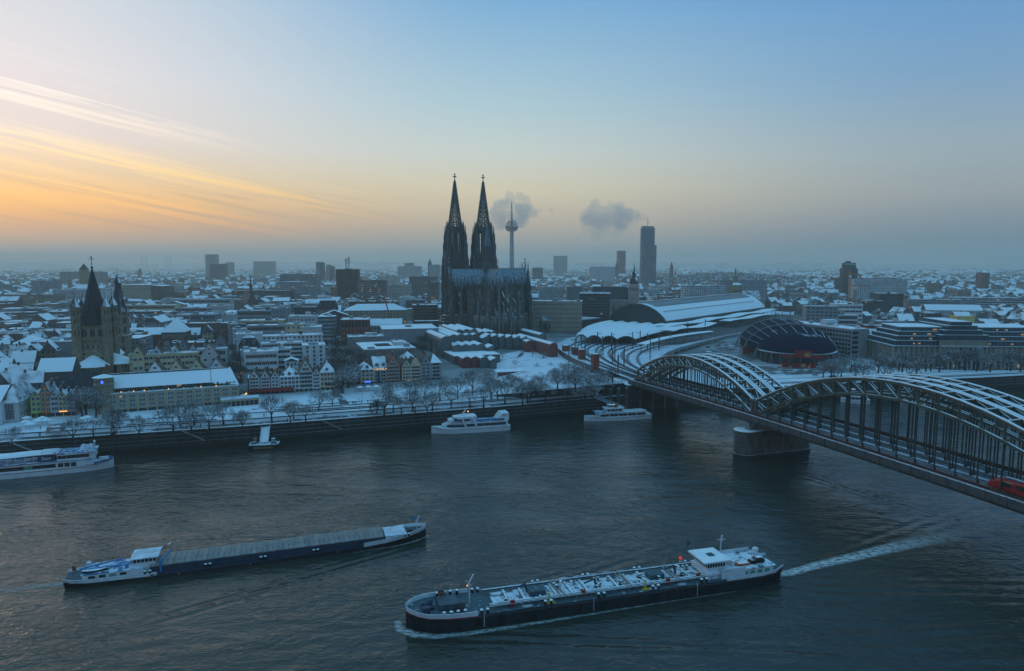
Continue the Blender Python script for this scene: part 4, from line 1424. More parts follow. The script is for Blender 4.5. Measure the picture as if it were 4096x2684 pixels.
def block(name,label,cat,x,y,rz,w,d_,h,wall="wall_grey",roof="flat",rh=4.0,style="punch",cols=None,floors=None,zg=None,win=(1.3,1.7),lit=0.006,group=None,sides="fl",clutter=2,rng=random,roof_mat=None,front=30,band="glass",base=0.6,frame="frame_white",setback=0.0):
 zg=ground_z(x,y)-0.6 if zg is None else zg
 t_=thing(name,label,cat,(x,y,zg),rz,group)
 occupy(x,y,rz,w,d_,front)
 floors=floors or max(1,int(round(h/3.4)))
 fh=h/floors
 b=MB()
 b.box(0,w,0,d_,0,h)
 b.obj("wall",wall,t_)
 if roof=="flat":
  q=MB().box(-.25,w+.25,-.25,d_+.25,h,h+.45)
  q.obj("roof",roof_mat or rng.choice(["snow","snow_worn","roof_patchy","roof_patchy"]),t_)
  p=MB()
  p.box(-.4,w+.4,-.4,.0,h-.1,h+.8);p.box(-.4,0,0,d_+.3,h-.1,h+.8);p.box(w,w+.4,0,d_+.3,h-.1,h+.8);p.box(0,w,d_,d_+.35,h-.1,h+.8)
  p.obj("parapet",wall,t_)
  roof_clutter(t_,w,d_,h+.4,clutter,rng)
 elif roof in("gx","gy"):
  q=MB().gable(-.5,w+.5,-.5,d_+.5,h,rh,'x' if roof=="gx" else 'y')
  q.obj("roof",roof_mat or "roof_snow",t_)
 elif roof=="hip":
  q=MB().hip(-.5,w+.5,-.5,d_+.5,h,rh,min(w,d_)*.5)
  q.obj("roof",roof_mat or "roof_snow",t_)
 elif roof=="mansard":
  i_=min(2.4,d_/4)
  q=MB().add([(-.4,-.4,h),(w+.4,-.4,h),(w+.4,d_+.4,h),(-.4,d_+.4,h),(i_,i_,h+rh),(w-i_,i_,h+rh),(w-i_,d_-i_,h+rh),(i_,d_-i_,h+rh)],[(0,1,5,4),(1,2,6,5),(2,3,7,6),(3,0,4,7)])
  q.obj("roof",roof_mat or "slate",t_)
  MB().hip(i_-.1,w-i_+.1,i_-.1,d_-i_+.1,h+rh,1.6,(d_-2*i_)/2).obj("roof_top","snow_worn",t_)
  n=max(2,int(w/4.5))
  for i in range(n):
   xx=w*(i+.5)/n
   q=MB().box(xx-.9,xx+.9,.2,2.6,h+.3,h+rh*.62)
   q.gable(xx-1.1,xx+1.1,0,2.6,h+rh*.62,.8,'y')
   o=q.obj("dormer","roof_snow",t_)
   place("dormer_window",win_mesh(1.1,1.5),o,(xx,.18,h+.7))
 faces={"f":(0.0,(0,0),w),"r":(math.pi/2,(w,0),d_),"l":(-math.pi/2,(0,d_),d_)}
 for s_ in sides:
  rot,org,ln=faces[s_]
  if style=="punch":
   n=cols if(cols and s_=="f")else max(1,int(ln/3.1))
   windows(t_,n,.6,ln-.6,[base+fh*k+.5 for k in range(floors)],win[0],min(win[1],fh-.9),rot=rot,org=org,lit=lit,rng=rng,frame=frame)
  elif style=="band":
   for k in range(floors):
    z=fh*k+fh*.36
    ca,sa=math.cos(rot),math.sin(rot)
    q=MB().box(.5,ln-.5,-.06,.03,0,fh*.46,0)
    n=max(2,int(ln/1.9))
    for i in range(n+1):
     xx=.5+(ln-1)*i/n
     q.box(xx-.1,xx+.1,-.12,.03,0,fh*.46,1)
    q.obj("window_band",[band,frame],t_,(org[0],org[1],z),rot)
   if lit>0 and s_=="f":
    for _ in range(int(lit*ln*floors/2)):
     k=rng.randrange(floors)
     n=max(2,int(ln/1.9))
     xx=.5+(ln-1)*(rng.randrange(n)+.5)/n
     MB().box(-.8,.8,-.1,.02,0.05,fh*.46-.05).obj("lit_window","window_lit",t_,(org[0]+xx*math.cos(rot),org[1]+xx*math.sin(rot),fh*k+fh*.36),rot)
 return t_
def bpx(name,label,cat,x0,x1,ytop,Y,rot,d_,wall,**kw):
 X0,zt=atY(x0,ytop,Y)
 rz=R(rot)
 w=solve_w(X0,Y,zt,rz,x1)
 zg=kw.pop("zg",ground_z(X0,Y)-0.6)
 return block(name,label,cat,X0,Y,rz,w,d_,zt-zg,wall,zg=zg,**kw)
def gable_house(name,label,x,y,rz,w,d_,he,hr,wall,roof="tile_brown",floors=4,cols=3,zg=11.0,group=None,win=(1.15,1.55),attic=1,lit=0.008,stepped=False,frame="frame_white",roof_axis='y',shop=True,rng=random,gable_mat=None):
 t_=thing(name,label,"house",(x,y,zg),rz,group)
 occupy(x,y,rz,w,d_,25)
 b=MB().box(0,w,0,d_,0,he)
 if roof_axis=='y':
  b.add([(0,0,he),(w,0,he),(w/2,0,hr),(0,d_,he),(w,d_,he),(w/2,d_,hr)],[(0,1,2),(5,4,3),(0,2,5,3),(1,4,5,2)])
 b.obj("wall",wall,t_)
 q=MB()
 if roof_axis=='y':
  ov,th_=.45,.28
  sl=(hr-he)/(w/2)
  for s_ in(0,1):
   xe=-ov if s_==0 else w+ov
   ze=he-sl*ov
   v=[(xe,-.25,ze),(w/2,-.25,hr+.02),(w/2,d_+.25,hr+.02),(xe,d_+.25,ze)]
   v+=[(a,b_,c+th_)for a,b_,c in v]
   f=[(0,1,2,3),(7,6,5,4),(0,4,5,1),(2,6,7,3),(0,3,7,4)]
   q.add(v,f if s_ else[tuple(reversed(k))for k in f])
 elif roof_axis=='x':
  q.gable(-.3,w+.3,-.4,d_+.4,he,hr-he,'x')
 elif roof_axis=='hip':
  q.hip(-.3,w+.3,-.4,d_+.4,he,hr-he,min(w,d_)*.42)
 else:
  q.pyr(w/2,d_/2,w+.7,he,hr,0,d_+.7)
 if not stepped:
  q.obj("roof",roof,t_)
 else:
  q.obj("roof",roof,t_,(0,.35,-.25))
  n=4
  for k in range(n):
   ww=w*(1-k/n)
   z0=he+(hr-he)*k/n
   MB().box((w-ww)/2,(w+ww)/2,-.12,.5,z0,z0+(hr-he)/n+.35).obj("gable_step",wall,t_)
 fh=he/floors
 windows(t_,cols,.35,w-.35,[fh*k+fh*.3 for k in range(1 if shop else 0,floors)],win[0],min(win[1],fh*.62),lit=lit,frame=frame,rng=rng)
 windows(t_,max(1,int(d_/3.6)),.5,d_-.5,[fh*k+fh*.3 for k in range(1,floors)],win[0],min(win[1],fh*.62),lit=lit,frame=frame,rng=rng,rot=math.pi/2,org=(w,0))
 if attic and roof_axis=='y':
  windows(t_,attic,w*.5-attic*.9,w*.5+attic*.9,[he+(hr-he)*.12],win[0]*.9,win[1]*.8,lit=lit,frame=frame,rng=rng)
  if hr-he>6:
   windows(t_,1,w*.5-1,w*.5+1,[he+(hr-he)*.48],win[0]*.7,win[1]*.6,lit=lit,frame=frame,rng=rng)
 elif attic:
  for i in range(max(1,attic)):
   xx=w*(i+.5)/max(1,attic)
   q=MB().box(xx-.8,xx+.8,.3,2.4,he+.3,he+1.9)
   q.gable(xx-1,xx+1,.1,2.8,he+1.9,.9,'y')
   o=q.obj("dormer","roof_snow",t_)
   place("dormer_window",win_mesh(.9,1.1),o,(xx,.27,he+.6))
 if shop:
  n=max(2,int(w/2.4))
  for i in range(n):
   xx=w*(i+.5)/n
   p="window_lit" if rng.random()<.08 else "glass"
   MB().box(xx-w/n*.4,xx+w/n*.4,-.1,.03,.3,fh*.82).obj("shop_window",p,t_)
 MB().box(w*.5+.8,w*.5+1.7,d_*.5,d_*.5+1,hr-1.5,hr+1.4).obj("chimney","brick_brown",t_)
 return t_
def lettering(par,text,loc,size,mat,rot=(math.pi/2,0,0),align='CENTER',depth=0.05,name="lettering"):
 c=bpy.data.curves.new(name,'FONT')
 c.body=text
 c.size=size
 c.align_x=align
 c.extrude=depth
 c.resolution_u=2
 c.materials.append(MAT[mat])
 tmp=bpy.data.objects.new(name,c)
 me=bpy.data.meshes.new_from_object(tmp)
 bpy.data.objects.remove(tmp)
 o=bpy.data.objects.new(name,me)
 COL.objects.link(o)
 o.parent=par
 o.location=loc
 o.rotation_euler=rot
 return o
M("letter_white",(0.75,0.75,0.75),0.6,0.05,1.0)
M("letter_black",(0.02,0.02,0.02),0.6,0.05,1.0)
M("letter_red",(0.45,0.04,0.03),0.6,0.05,1.0)
M("letter_lit",(0.8,0.7,0.55),0.6,0.05,1.0,emit=((1.0,0.75,0.5),0.7))
M("letter_gold",(0.5,0.35,0.12),0.5,0.05,1.0)
# ================================================================== museum with barrel-vaulted sheds
M("zinc",(0.105,0.125,0.125),0.55,0.2,0.4,spec=0.35,streak=0.15,snow=(0.78,0.1,0.2))
M("museum_brick",(0.19,0.055,0.045),0.85,0.25,0.6,snow=(0.8,0.1,0.2))
MU=(-47.0,489.0)
mus=thing("museum","grey metal-clad museum with rows of snow-topped barrel vaults before the cathedral","museum",(*MU,0),R(20))
def mvault(u,v0,v1,zt,zb=9.0,w=5.9,mat="zinc",half=False):
 n=10
 r=w/2
 pr=[(u-r,zb)]+[(u-r*math.cos(math.pi*i/n),zt-r*.85+r*.85*math.sin(math.pi*i/n))for i in range(n+1)]+[(u+r,zb)]
 b=MB().loft([[(x,v0,z)for x,z in pr],[(x,v1,z)for x,z in pr]],close=False,caps=False)
 b.add([(x,v0,z)for x,z in pr],[tuple(range(len(pr)))])
 b.add([(x,v1,z)for x,z in pr],[tuple(reversed(range(len(pr))))])
 o=b.obj("vault_hall",mat,mus)
 q=MB()
 rr=r+.14
 ps=[(u-rr*math.cos(math.pi*i/n),zt-r*.85+rr*.87*math.sin(math.pi*i/n))for i in range(2,n)]
 q.loft([[(x,v0+.25,z)for x,z in ps],[(x,v1-.25,z)for x,z in ps]],close=False,caps=False)
 q.obj("snow_cover","snow",o)
 MB().box(u-r-.1,u-r+.02,v0+.3,v1-.3,zt-r*.85-.5,zt-r*.85).obj("eave","steel_dark",o)
def msaw(u0,u1,v0,zt,zb,mat="zinc"):
 w=u1-u0
 b=MB().box(u0,u1,v0,v0+12,zb,zt-1.8)
 b.add([(u0,v0,zt-1.8),(u1,v0,zt-1.8),(u1,v0,zt),(u1,v0+12,zt),(u1,v0+12,zt-1.8),(u0,v0+12,zt-1.8)],[(0,1,2),(1,4,3,2),(3,4,5)])
 o=b.obj("shed_end",mat,mus)
 MB().add([(u0,v0+.2,zt-1.7),(u1-.3,v0+.2,zt+.05),(u1-.3,v0+12,zt+.05),(u0,v0+12,zt-1.7)],[(0,1,2,3)]).obj("snow_cover","snow",o)
mvault(0,1,55,30.4,8,8.0)
mvault(9.0,15,64,30,8,6.4);mvault(15.2,17,82,30,8)
for u in(21.5,27.4,33.3):
 mvault(u,43,92,31,8)
mvault(26.4,33,56,28,8);mvault(32.4,34,57,28,8)
msaw(35.4,40.2,28,26.6,8)
for k,u in enumerate((6.0,12.0,18.0,23.9)):
 mvault(u,-7,14,25,8)
msaw(26.9,31.6,-12,24.2,8)
mvault(2.4,-42,-28,20.6,8,5.4,"museum_brick");mvault(8.4,-42,-28,20.6,8,5.4,"museum_brick");mvault(14.2,-45,-28,20.6,8,5.8)
msaw(17.2,21.6,-48,20.2,8)
MB().box(-2,31,-28,15,6,19.6).obj("link_block","zinc",mus)
MB().box(-2.2,31.2,-28.2,15.2,19.6,19.9).obj("link_roof","snow",mus)
MB().box(0,22,-41,-20,6,14.5).obj("link_block","zinc",mus)
for k in range(6):
 u=41+k*5.0
 msaw(u,u+4.7,38-k*3.2,27-k*.2,10)
for u in(44,49,54):
 mvault(u,54,90-(u-44),27.5,10,4.6)
mvault(69.5,12,52,23.6,12,6.4,"museum_brick");mvault(77,-16,56,24.5,12,6.6,"museum_brick");mvault(90.5,37,84,26,12,7.0)
for v in(14,34):
 MB().box(-4.2,-3.9,v,v+1.2,14,25).obj("slit_window","glass_blue",mus)
MB().box(11.3,12.9,-42.4,-42.0,9,19).obj("window","glass",mus);MB().box(5.2,5.7,-42.2,-41.9,9,19).obj("window","glass",mus)
MB().box(11.5,12.6,-42.55,-42.42,11,13.2).obj("lit_window","window_lit",mus)
MB().box(40.3,41,36.9,37.2,13,21).obj("window","window_lit",mus)
MB().box(43,49,30,30.4,9,17).obj("entrance","glass",mus)
occupy(MU[0]-8*math.cos(R(20)),MU[1],R(20),112,95,70)
occupy(CATH_X-60,CATH_Y-70,R(10),110,175,50)
occupy(ST_O.x-60,ST_O.y-150,0,190,330,60)
for k in range(14):
 p=sp_(-160+k*35,-60,0)
 occupy(p[0],p[1],ST_ROT,50,130,0)
occupy(150,440,0,110,190,40)
gt=thing("garden_wall","low red brick terrace wall with dark openings in the museum garden","wall",(*at(1990,1510,12),10),R(16))
MB().box(0,17,0,1,0,5.2).obj("wall_face","museum_brick",gt)
MB().box(-.2,17.2,-.2,9,5.2,5.6).obj("terrace_snow","snow",gt)
for x in(1.5,4,6.5,9,11.5):
 MB().box(x,x+1.8,-.1,.02,.2,3.6).obj("opening","glass",gt)
# ================================================================== romanesque church with the great square tower
M("tuff",(0.26,0.205,0.135),0.9,0.3,0.6,snow=(0.8,0.12,0.3))
ch_x,ch_y=atY(388,1400,392)[0],392.0
mart=thing("romanesque_church","brown stone church with massive square tower, four corner turrets and steep dark spire","church",(ch_x,ch_y,12),R(17))
TW=6.7
MB().box(-TW,TW,-TW,TW,0,35.4).obj("tower_shaft","tuff",mart)
b=MB()
for z in(20,27.6,35.2):
 b.box(-TW-.3,TW+.3,-TW-.3,TW+.3,z,z+.45)
for k in range(4):
 for i in range(15):
  x=-TW+.5+i*(2*TW-1)/14
  a=k*math.pi/2
  ca,sa=math.cos(a),math.sin(a)
  px_,py_=x*ca+(TW+.15)*sa,x*sa-(TW+.15)*ca
  b.box(px_-.18,px_+.18,py_-.18,py_+.18,25.8,27.6)
b.obj("string_course","tuff",mart)
arch_me={}
def arch_win(w,h):
 if(w,h)not in arch_me:
  pts=[(-w/2,0),(w/2,0),(w/2,h-w/2)]+[(w/2*math.cos(a),h-w/2+w/2*math.sin(a))for a in(.5,1.05,1.57,2.1,2.64)]+[(-w/2,h-w/2)]
  b=MB().add([(x,-.06,z)for x,z in pts],[tuple(range(len(pts)))])
  b.box(-w/2-.2,w/2+.2,-.2,.02,-.25,0,1)
  b.box(-.1,.1,-.14,.0,0,h-.2,1)
  arch_me[(w,h)]=b.mesh("arched_window",["glass","tuff"])
 return arch_me[(w,h)]
for k in range(4):
 a=k*math.pi/2
 ca,sa=math.cos(a),math.sin(a)
 for x in(-4.0,0,4.0):
  place("window",arch_win(2.4,4.2),mart,(x*ca+TW*sa,x*sa-TW*ca,29.2),a)
 for x in(-5.2,-2.6,0,2.6,5.2):
  place("window",arch_win(.9,2.4),mart,(x*ca+TW*sa,x*sa-TW*ca,22.2),a)
for sx in(-1,1):
 for sy in(-1,1):
  t_=MB().ngon_prism(sx*7.6,sy*7.6,2.5,0,2.5,46,8)
  for z in(20,27.6,35.4,41):
   t_.ngon_prism(sx*7.6,sy*7.6,2.75,z,2.75,z+.4,8)
  tt=t_.obj("corner_turret","tuff",mart)
  MB().ngon_prism(sx*7.6,sy*7.6,2.8,46.2,.08,52,8).obj("turret_roof","slate_snowy",tt)
  MB().bar((sx*7.6,sy*7.6,51.8),(sx*7.6,sy*7.6,54.5),.16).obj("turret_finial","steel_plain",tt)
  for i in range(8):
   a=i*math.pi/4
   for z,w_,h_ in((42,.8,2.8),(37,.7,2.6),(30,.6,3.5)):
    place("window",arch_win(w_,h_),tt,(sx*7.6+2.32*math.cos(a),sy*7.6+2.32*math.sin(a),z),a+math.pi/2)
   x0,y0=sx*7.6+2.5*math.cos(a+.39),sy*7.6+2.5*math.sin(a+.39)
b=MB()
b.ngon_prism(0,0,8.3,35.6,6.6,41,8)
b.ngon_prism(0,0,6.6,41,.25,68,8)
b.obj("spire","slate",mart)
b=MB()
b.lathe([(.3,67.6),(.9,68.3),(.3,69)],8);b.bar((0,0,68.5),(0,0,75),.22);b.bar((-1.6,0,73),(1.6,0,73),.22);b.lathe([(.1,73.4),(.6,74),(.1,74.6)],8)
for k in range(5):
 b.bar((-.5,0,69.6+k*.55),(.5,0,69.6+k*.55),.12)
b.obj("spire_cross","steel_plain",mart)
for(x,y,a)in((0,-11.5,-90),(-13,0,180),(13,0,0)):
 rr=R(a)
 pts=[(x+8.6*math.cos(rr+R(v)),y+8.6*math.sin(rr+R(v)))for v in range(-100,101,20)]
 ap=MB().prism(pts,0,13.2).obj("apse","tuff",mart)
 q=MB()
 tip=(x*.55,y*.55,19.5)
 ring=[(x+9.1*math.cos(rr+R(v)),y+9.1*math.sin(rr+R(v)),13.2)for v in range(-110,111,20)]
 for i in range(len(ring)-1):
  q.add([ring[i],ring[i+1],tip],[(0,1,2)])
 q.obj("apse_roof","snow",ap)
 for v in range(-80,81,12):
  c_=rr+R(v)
  place("gallery_opening",arch_win(.9,1.7),ap,(x+8.64*math.cos(c_),y+8.64*math.sin(c_),10.9),c_+math.pi/2)
 for v in(-60,-20,20,60):
  c_=rr+R(v)
  place("window",arch_win(1.6,4.6),ap,(x+8.55*math.cos(c_),y+8.55*math.sin(c_),3.4),c_+math.pi/2)
b=MB()
b.add([(-8.6,-8.2,12),(8.6,-8.2,12),(8.6,-8.2,15),(0,-8.2,22),(-8.6,-8.2,15),(-8.6,-7.2,12),(8.6,-7.2,12),(8.6,-7.2,15),(0,-7.2,22),(-8.6,-7.2,15)],[(0,1,2,3,4),(2,7,8,3),(3,8,9,4),(1,6,7,2),(4,9,5,0)])
b.obj("east_gable","tuff",mart)
for x in(-4.6,4.6):
 MB().lathe([(1.0,-8.35),(1.0,-8.2)],12,x,0).obj("round_window","glass",mart,(0,0,0)).matrix_local=Matrix.Translation((x,-8.3,16.5))@Matrix.Rotation(R(90),4,'X')@Matrix.Translation((-x,0,8.3))
nv=MB().box(-7,7,6,30,0,15);nv.obj("nave_wall","tuff",mart)
MB().gable(-7.6,7.6,6,30.5,15,8,'y').obj("nave_roof","roof_snow",mart)
occupy(ch_x-28,ch_y-20,R(17),56,62,30)
sx_,sy_=on_line(409,at(434,1658,10),R(25),10)
stt=thing("stair_tower","old round stone stair tower with blue-lit arch between church and tan building","tower",(sx_,sy_+3,9.5),R(20))
MB().ngon_prism(0,0,4.4,0,4.2,19.5,10).obj("tower_shaft","tuff",stt)
MB().ngon_prism(0,0,4.6,19.5,4.6,20.1,10).obj("string_course","tuff",stt)
MB().ngon_prism(0,0,4.2,20.1,4.2,24.4,10).obj("lantern_stage","tuff",stt)
MB().ngon_prism(0,0,5.0,24.4,.2,26.2,12).obj("roof","snow",stt)
M("lamp_blue",(0.02,0.05,0.6),0.5,0.1,1.0,emit=((0.03,0.10,1.0),2.5))
for i in range(10):
 a=math.pi/10*2*i+R(-90)
 mw=arch_win(1.0,2.0)
 place("window",mw,stt,(4.05*math.cos(a),4.05*math.sin(a),20.8),a+math.pi/2)
MB().box(-.45,.45,-4.3,-4.16,21,22.6).obj("lit_window","lamp_blue",stt)
stt.scale=(1,1,.76)
MB().bar((1,0,26),(1,0,33),.12).obj("flagpole","steel_plain",stt)
MB().add([(1.05,0,32.8),(2.4,.2,31.9),(2.2,.1,29.2),(1.05,0,30)],[(0,1,2,3)]).obj("flag","letter_red",stt)
# ================================================================== long tan building with snowy roof
P0=at(434,1658,10.0);P1=at(957,1617,10.0)
kb_r=math.atan2(P1[1]-P0[1],P1[0]-P0[0]);kb_w=math.hypot(P1[0]-P0[0],P1[1]-P0[1])
kb_h=hgt(1578,*P0)-10
kb=thing("tan_riverside_building","long tan brick riverside building with big snow-covered pitched roof and roof terrace","building",(*P0,10),kb_r)
occupy(*P0,kb_r,kb_w,20,40)
MB().box(0,kb_w,0,17,0,kb_h).obj("wall","wall_ochre",kb)
MB().box(-.3,kb_w+.3,-.35,3.2,kb_h,kb_h+.5).obj("terrace_slab","snow_worn",kb)
MB().box(0,kb_w-2,3.2,17,kb_h,kb_h+2.4).obj("terrace_wall","steel_dark",kb)
ridge=kb_h+8.2
b=MB().add([(-.2,2.6,kb_h+2.2),(kb_w*.78,2.6,kb_h+2.2),(kb_w*.78,11,ridge),(-.2,11,ridge),(-.2,19.5,kb_h+2.2),(kb_w*.78,19.5,kb_h+2.2)],[(0,1,2,3),(3,2,5,4),(0,3,4),(1,5,2)])
M("kb_roof",(0.04,0.045,0.04),0.8,0.2,0.8,snow=(0.60,0.06,0.35,0.22,0.1))
b.obj("roof","kb_roof",kb)
b=MB().add([(kb_w*.785,1.6,kb_h+1.6),(kb_w+.3,.2,kb_h+.6),(kb_w-3.2,11,ridge+.2),(kb_w*.785,11,ridge+.2),(kb_w*.785,19.5,kb_h+2.2),(kb_w+.3,19.5,kb_h+2.2)],[(0,1,2,3),(3,2,5,4),(0,3,4),(1,5,2)])
b.obj("roof","kb_roof",kb)
b=MB().box(0,kb_w-4,10.4,11.6,ridge-.4,ridge+.25)
b.obj("ridge_cap","slate",kb)
M("planting",(0.035,0.05,0.03),0.95,0.4,1.5,snow=(0.9,0.15,0.6))
rng=random.Random(21)
pw=kb_w/14
for i in range(14):
 x=pw*(i+.5)
 for k in range(3):
  z=[kb_h*.30,kb_h*.52,kb_h*.74][k]
  o=MB().box(x-pw*.33,x+pw*.33,-.06,.02,z,z+kb_h*.17).obj("window_panel","wall_bluegrey",kb)
  for s_ in(-1,1):
   place("window",win_mesh(pw*.23,kb_h*.11,"window_lit" if rng.random()<.02 else "glass","frame_white",1),kb,(x+s_*pw*.165,-.08,z+kb_h*.05))
 MB().box(x-pw*.4,x+pw*.4,-.3,.02,.4,kb_h*.2).obj("ground_floor_window","glass",kb)
for i in range(26):
 x=kb_w*(i+.5)/26
 q=MB()
 for _ in range(5):
  q.frus(x+rng.uniform(-.9,.9),1.4+rng.uniform(-.5,.5),rng.uniform(.6,1.2),rng.uniform(.6,1.2),kb_h+.4,.3,.3,kb_h+rng.uniform(1.0,2.6),ox=rng.uniform(-.2,.2))
 q.obj("terrace_planter","planting",kb)
for i in range(16):
 x=kb_w*(i+.5)/16
 place("terrace_window",win_mesh(2.0,1.7,"window_lit" if i==8 else "glass"),kb,(x,3.15,kb_h+.5))
for f in(.1,.19,.27,.45,.7,.82):
 MB().lathe([(.05,kb_h+.5),(.22,kb_h+.65),(.22,kb_h+.95),(.05,kb_h+1.1)],6,kb_w*f,-.15).obj("terrace_lamp","lamp_warm",kb)
for x,s_ in((kb_w*.375,"HAUS DES"),(kb_w*.48,"KOL"),(kb_w*.57,"BAND")):
 lettering(kb,s_,(x,-.12,kb_h*.49),1.0,"letter_gold")
rp_=thing("restaurant_pavilion","low tan pavilion with glazed front and parasols on its roof terrace","pavilion",(*on_line(884,P0,kb_r,10),9.8),kb_r)
MB().box(0,18,-7,0,0,4.2).obj("wall","wall_ochre",rp_)
MB().box(-.2,18.2,-7.2,0,4.2,4.6).obj("terrace","snow_worn",rp_)
for i in range(8):
 MB().box(.6+i*2.15,2.3+i*2.15,-7.1,-6.98,.6,3.2).obj("window","glass",rp_)
# ================================================================== old town river rows
LIT_SIGN="letter_lit"
rngh=random.Random(77)
def row_house(P,rot,z,name,label,x0,x1,ye,yr,wall,d_=13,**kw):
 X,Y=on_line(x0,P,rot,z)
 w=solve_w(X,Y,z+8,rot,x1)
 he,hr=hgt(ye,X,Y)-z,hgt(yr,X,Y+d_*.3)-z
 return gable_house(name,label,X,Y,rot,w,d_,he,max(hr,he+1.5),wall,zg=z,rng=rngh,**kw),w,he,hr
PA,PA2=at(992,1581,11),at(1338,1562,11)
RA=math.atan2(PA2[1]-PA[1],PA2[0]-PA[0])
GA="old riverside houses left of the square"
h,w,he,hr=row_house(PA,RA,11,"gabled_house","leftmost of three white gabled hotel fronts between red brick strips",999,1037,1512,1480,"wall_white",roof="tile_brown",floors=5,cols=3,group=GA,lit=0)
lettering(h,"HOTEL",(w/2,-.15,he*.27),1.25,"letter_black")
lettering(h,"Rotes",(w/2,-.15,he*.9),.8,"letter_red")
h,w,he,hr=row_house(PA,RA,11,"gabled_house","middle white gabled front of the three with a wide attic window",1044,1079,1511,1478,"wall_white",roof="tile_brown",floors=5,cols=3,group=GA,lit=0)
lettering(h,"Kunibert",(w/2,-.15,he*.31),.95,"letter_black");lettering(h,"der Fiese",(w/2,-.15,he*.25),.95,"letter_black")
h,w,he,hr=row_house(PA,RA,11,"gabled_house","narrow white gabled hotel front, rightmost of three with red strips",1086,1116,1508,1483,"wall_white",roof="tile_brown",floors=5,cols=2,group=GA,lit=0)
lettering(h,"HOTEL",(w/2,-.15,he*.3),1.2,"letter_black")
for k,(xa,xb)in enumerate(((992,998.5),(1037.5,1043.5),(1079.5,1085.5),(1116.5,1120))):
 X,Y=on_line(xa,PA,RA,11)
 w=solve_w(X,Y,18,RA,xb)
 t_=MB().box(0,w,.1,12.5,0,hgt(1513,X,Y)-11).obj("brick_party_wall","brick_brown",None,(X,Y,11),RA)
 tag(t_,"narrow red brick wall strip "+("at the left end of the white hotel gables","between first and second white hotel gable","between second and third white hotel gable","right of the third white hotel gable")[k],"wall","red brick strips between the gables")
X,Y=on_line(990,PA,RA,11)
aw=thing("awning","long dark red awning along the foot of the white hotel gables","awning",(X,Y,11),RA)
MB().add([(1,-.1,3.2),(24,-.1,3.2),(24,-3.2,2.3),(1,-3.2,2.3),(24,-3.2,1.9),(1,-3.2,1.9)],[(0,1,2,3),(3,2,4,5)]).obj("cloth","banner_red",aw)
for x in(1.2,8,16,23.6):
 MB().bar((x,-3.1,0),(x,-3.1,2.3),.1).obj("pole","steel_plain",aw)
row_house(PA,RA,11,"corner_house","white plaster house with dark steep roof and window strips framed in blue",1120,1198,1509,1468,"wall_white",roof="slate_snowy",roof_axis='hip',floors=4,cols=5,attic=3,group=GA,win=(1.3,1.7))
row_house(PA,RA,11,"tower_house","tall white house with steep brown-sided roof and red flower balcony",1198,1251,1489,1436,"wall_offwhite",roof="tile_brown",floors=5,cols=4,attic=2,group=GA,d_=15,win=(1.6,1.9))
row_house(PA,RA,11,"gabled_house","slim white gabled house with triple windows next to the cream house",1252,1280,1496,1472,"wall_white",roof="tile_brown",floors=5,cols=3,group=GA,win=(.9,1.5))
h,w,he,hr=row_house(PA,RA,11,"cream_house","cream house with snowy roof, dark gable and arched bay windows at the row end",1281,1338,1491,1446,"wall_cream",roof="roof_snow",roof_axis='hip',floors=4,cols=4,attic=1,group=GA,d_=15)
for i in range(4):
 o=MB().box(w*(.38+i*.16),w*(.38+i*.16)+w*.13,-.5,-.1,he*.28,he*.44)
 o.obj("bay_window","glass_blue",h)
MB().box(w*.34,w*1.02,-.45,0,he*.2,he*.28).obj("bay_sill","wall_cream",h)
MB().box(w*.12,w*.2,-.12,0,he*.3,he*.4).obj("lit_window","letter_red",h)
PB,PB2=at(1406,1546,11),at(1765,1522,11)
RB=math.atan2(PB2[1]-PB[1],PB2[0]-PB[0])
GB="old riverside houses right of the square"
row_house(PB,RB,11,"brick_house","small dark red brick house with snowy roof at the left end of the row",1406,1443,1493,1474,"brick_brown",roof="roof_snow",roof_axis='hip',floors=3,cols=2,attic=1,group=GB,win=(2.2,1.4))
h,w,he,hr=row_house(PB,RB,11,"cream_house","cream three-storey house with regular square windows and snowy hipped roof",1444,1496,1480,1452,"wall_cream",roof="roof_snow",roof_axis='hip',floors=4,cols=3,attic=1,group=GB,win=(1.4,2.0),lit=0)
MB().box(w*.3,w*.72,-.2,0,he*.2,he*.255).obj("sign_board","lamp_blue",h)
h,w,he,hr=row_house(PB,RB,11,"grey_hotel","grey hotel with dark window slot and lit rooftop sign",1497,1547,1471,1428,"wall_grey",roof="tile_brown",roof_axis='x',floors=5,cols=2,attic=2,group=GB,win=(2.6,1.4),lit=0)
lettering(h,"HOTEL",(w*.5,-.2,he-1.5),1.7,"letter_lit")
MB().box(w*.28,w*.44,-.08,.02,1,he-2).obj("window_slot","glass",h)
for x in(.06,.94):
 MB().box(w*x-.15,w*x+.15,-.3,0,he-1.2,he-.6).obj("wall_lamp","lamp_warm",h)
row_house(PB,RB,11,"pink_house","salmon pink house with white framed windows and steep dark gable",1547,1599,1466,1420,"wall_pink",roof="tile_brown",floors=5,cols=4,attic=2,group=GB,win=(1.7,1.8),lit=0)
row_house(PB,RB,11,"pointed_gable_house","pale yellow house with plain pointed gable beside the stepped gable",1609,1645,1465,1437,"wall_cream",roof="slate_snowy",floors=5,cols=3,group=GB)
row_house(PB,RB,11,"stepped_gable_house","pale yellow house with stepped gable and triple window rows",1645,1682,1465,1431,"wall_cream",roof="slate_snowy",floors=5,cols=2,stepped=True,group=GB,win=(2.4,1.5))
row_house(PB,RB,11,"grey_gable_house","modern grey house with dark pointed gable and vertical glass strips",1684,1723,1455,1418,"wall_grey",roof="slate_snowy",floors=5,cols=2,group=GB,win=(1.6,2.2))
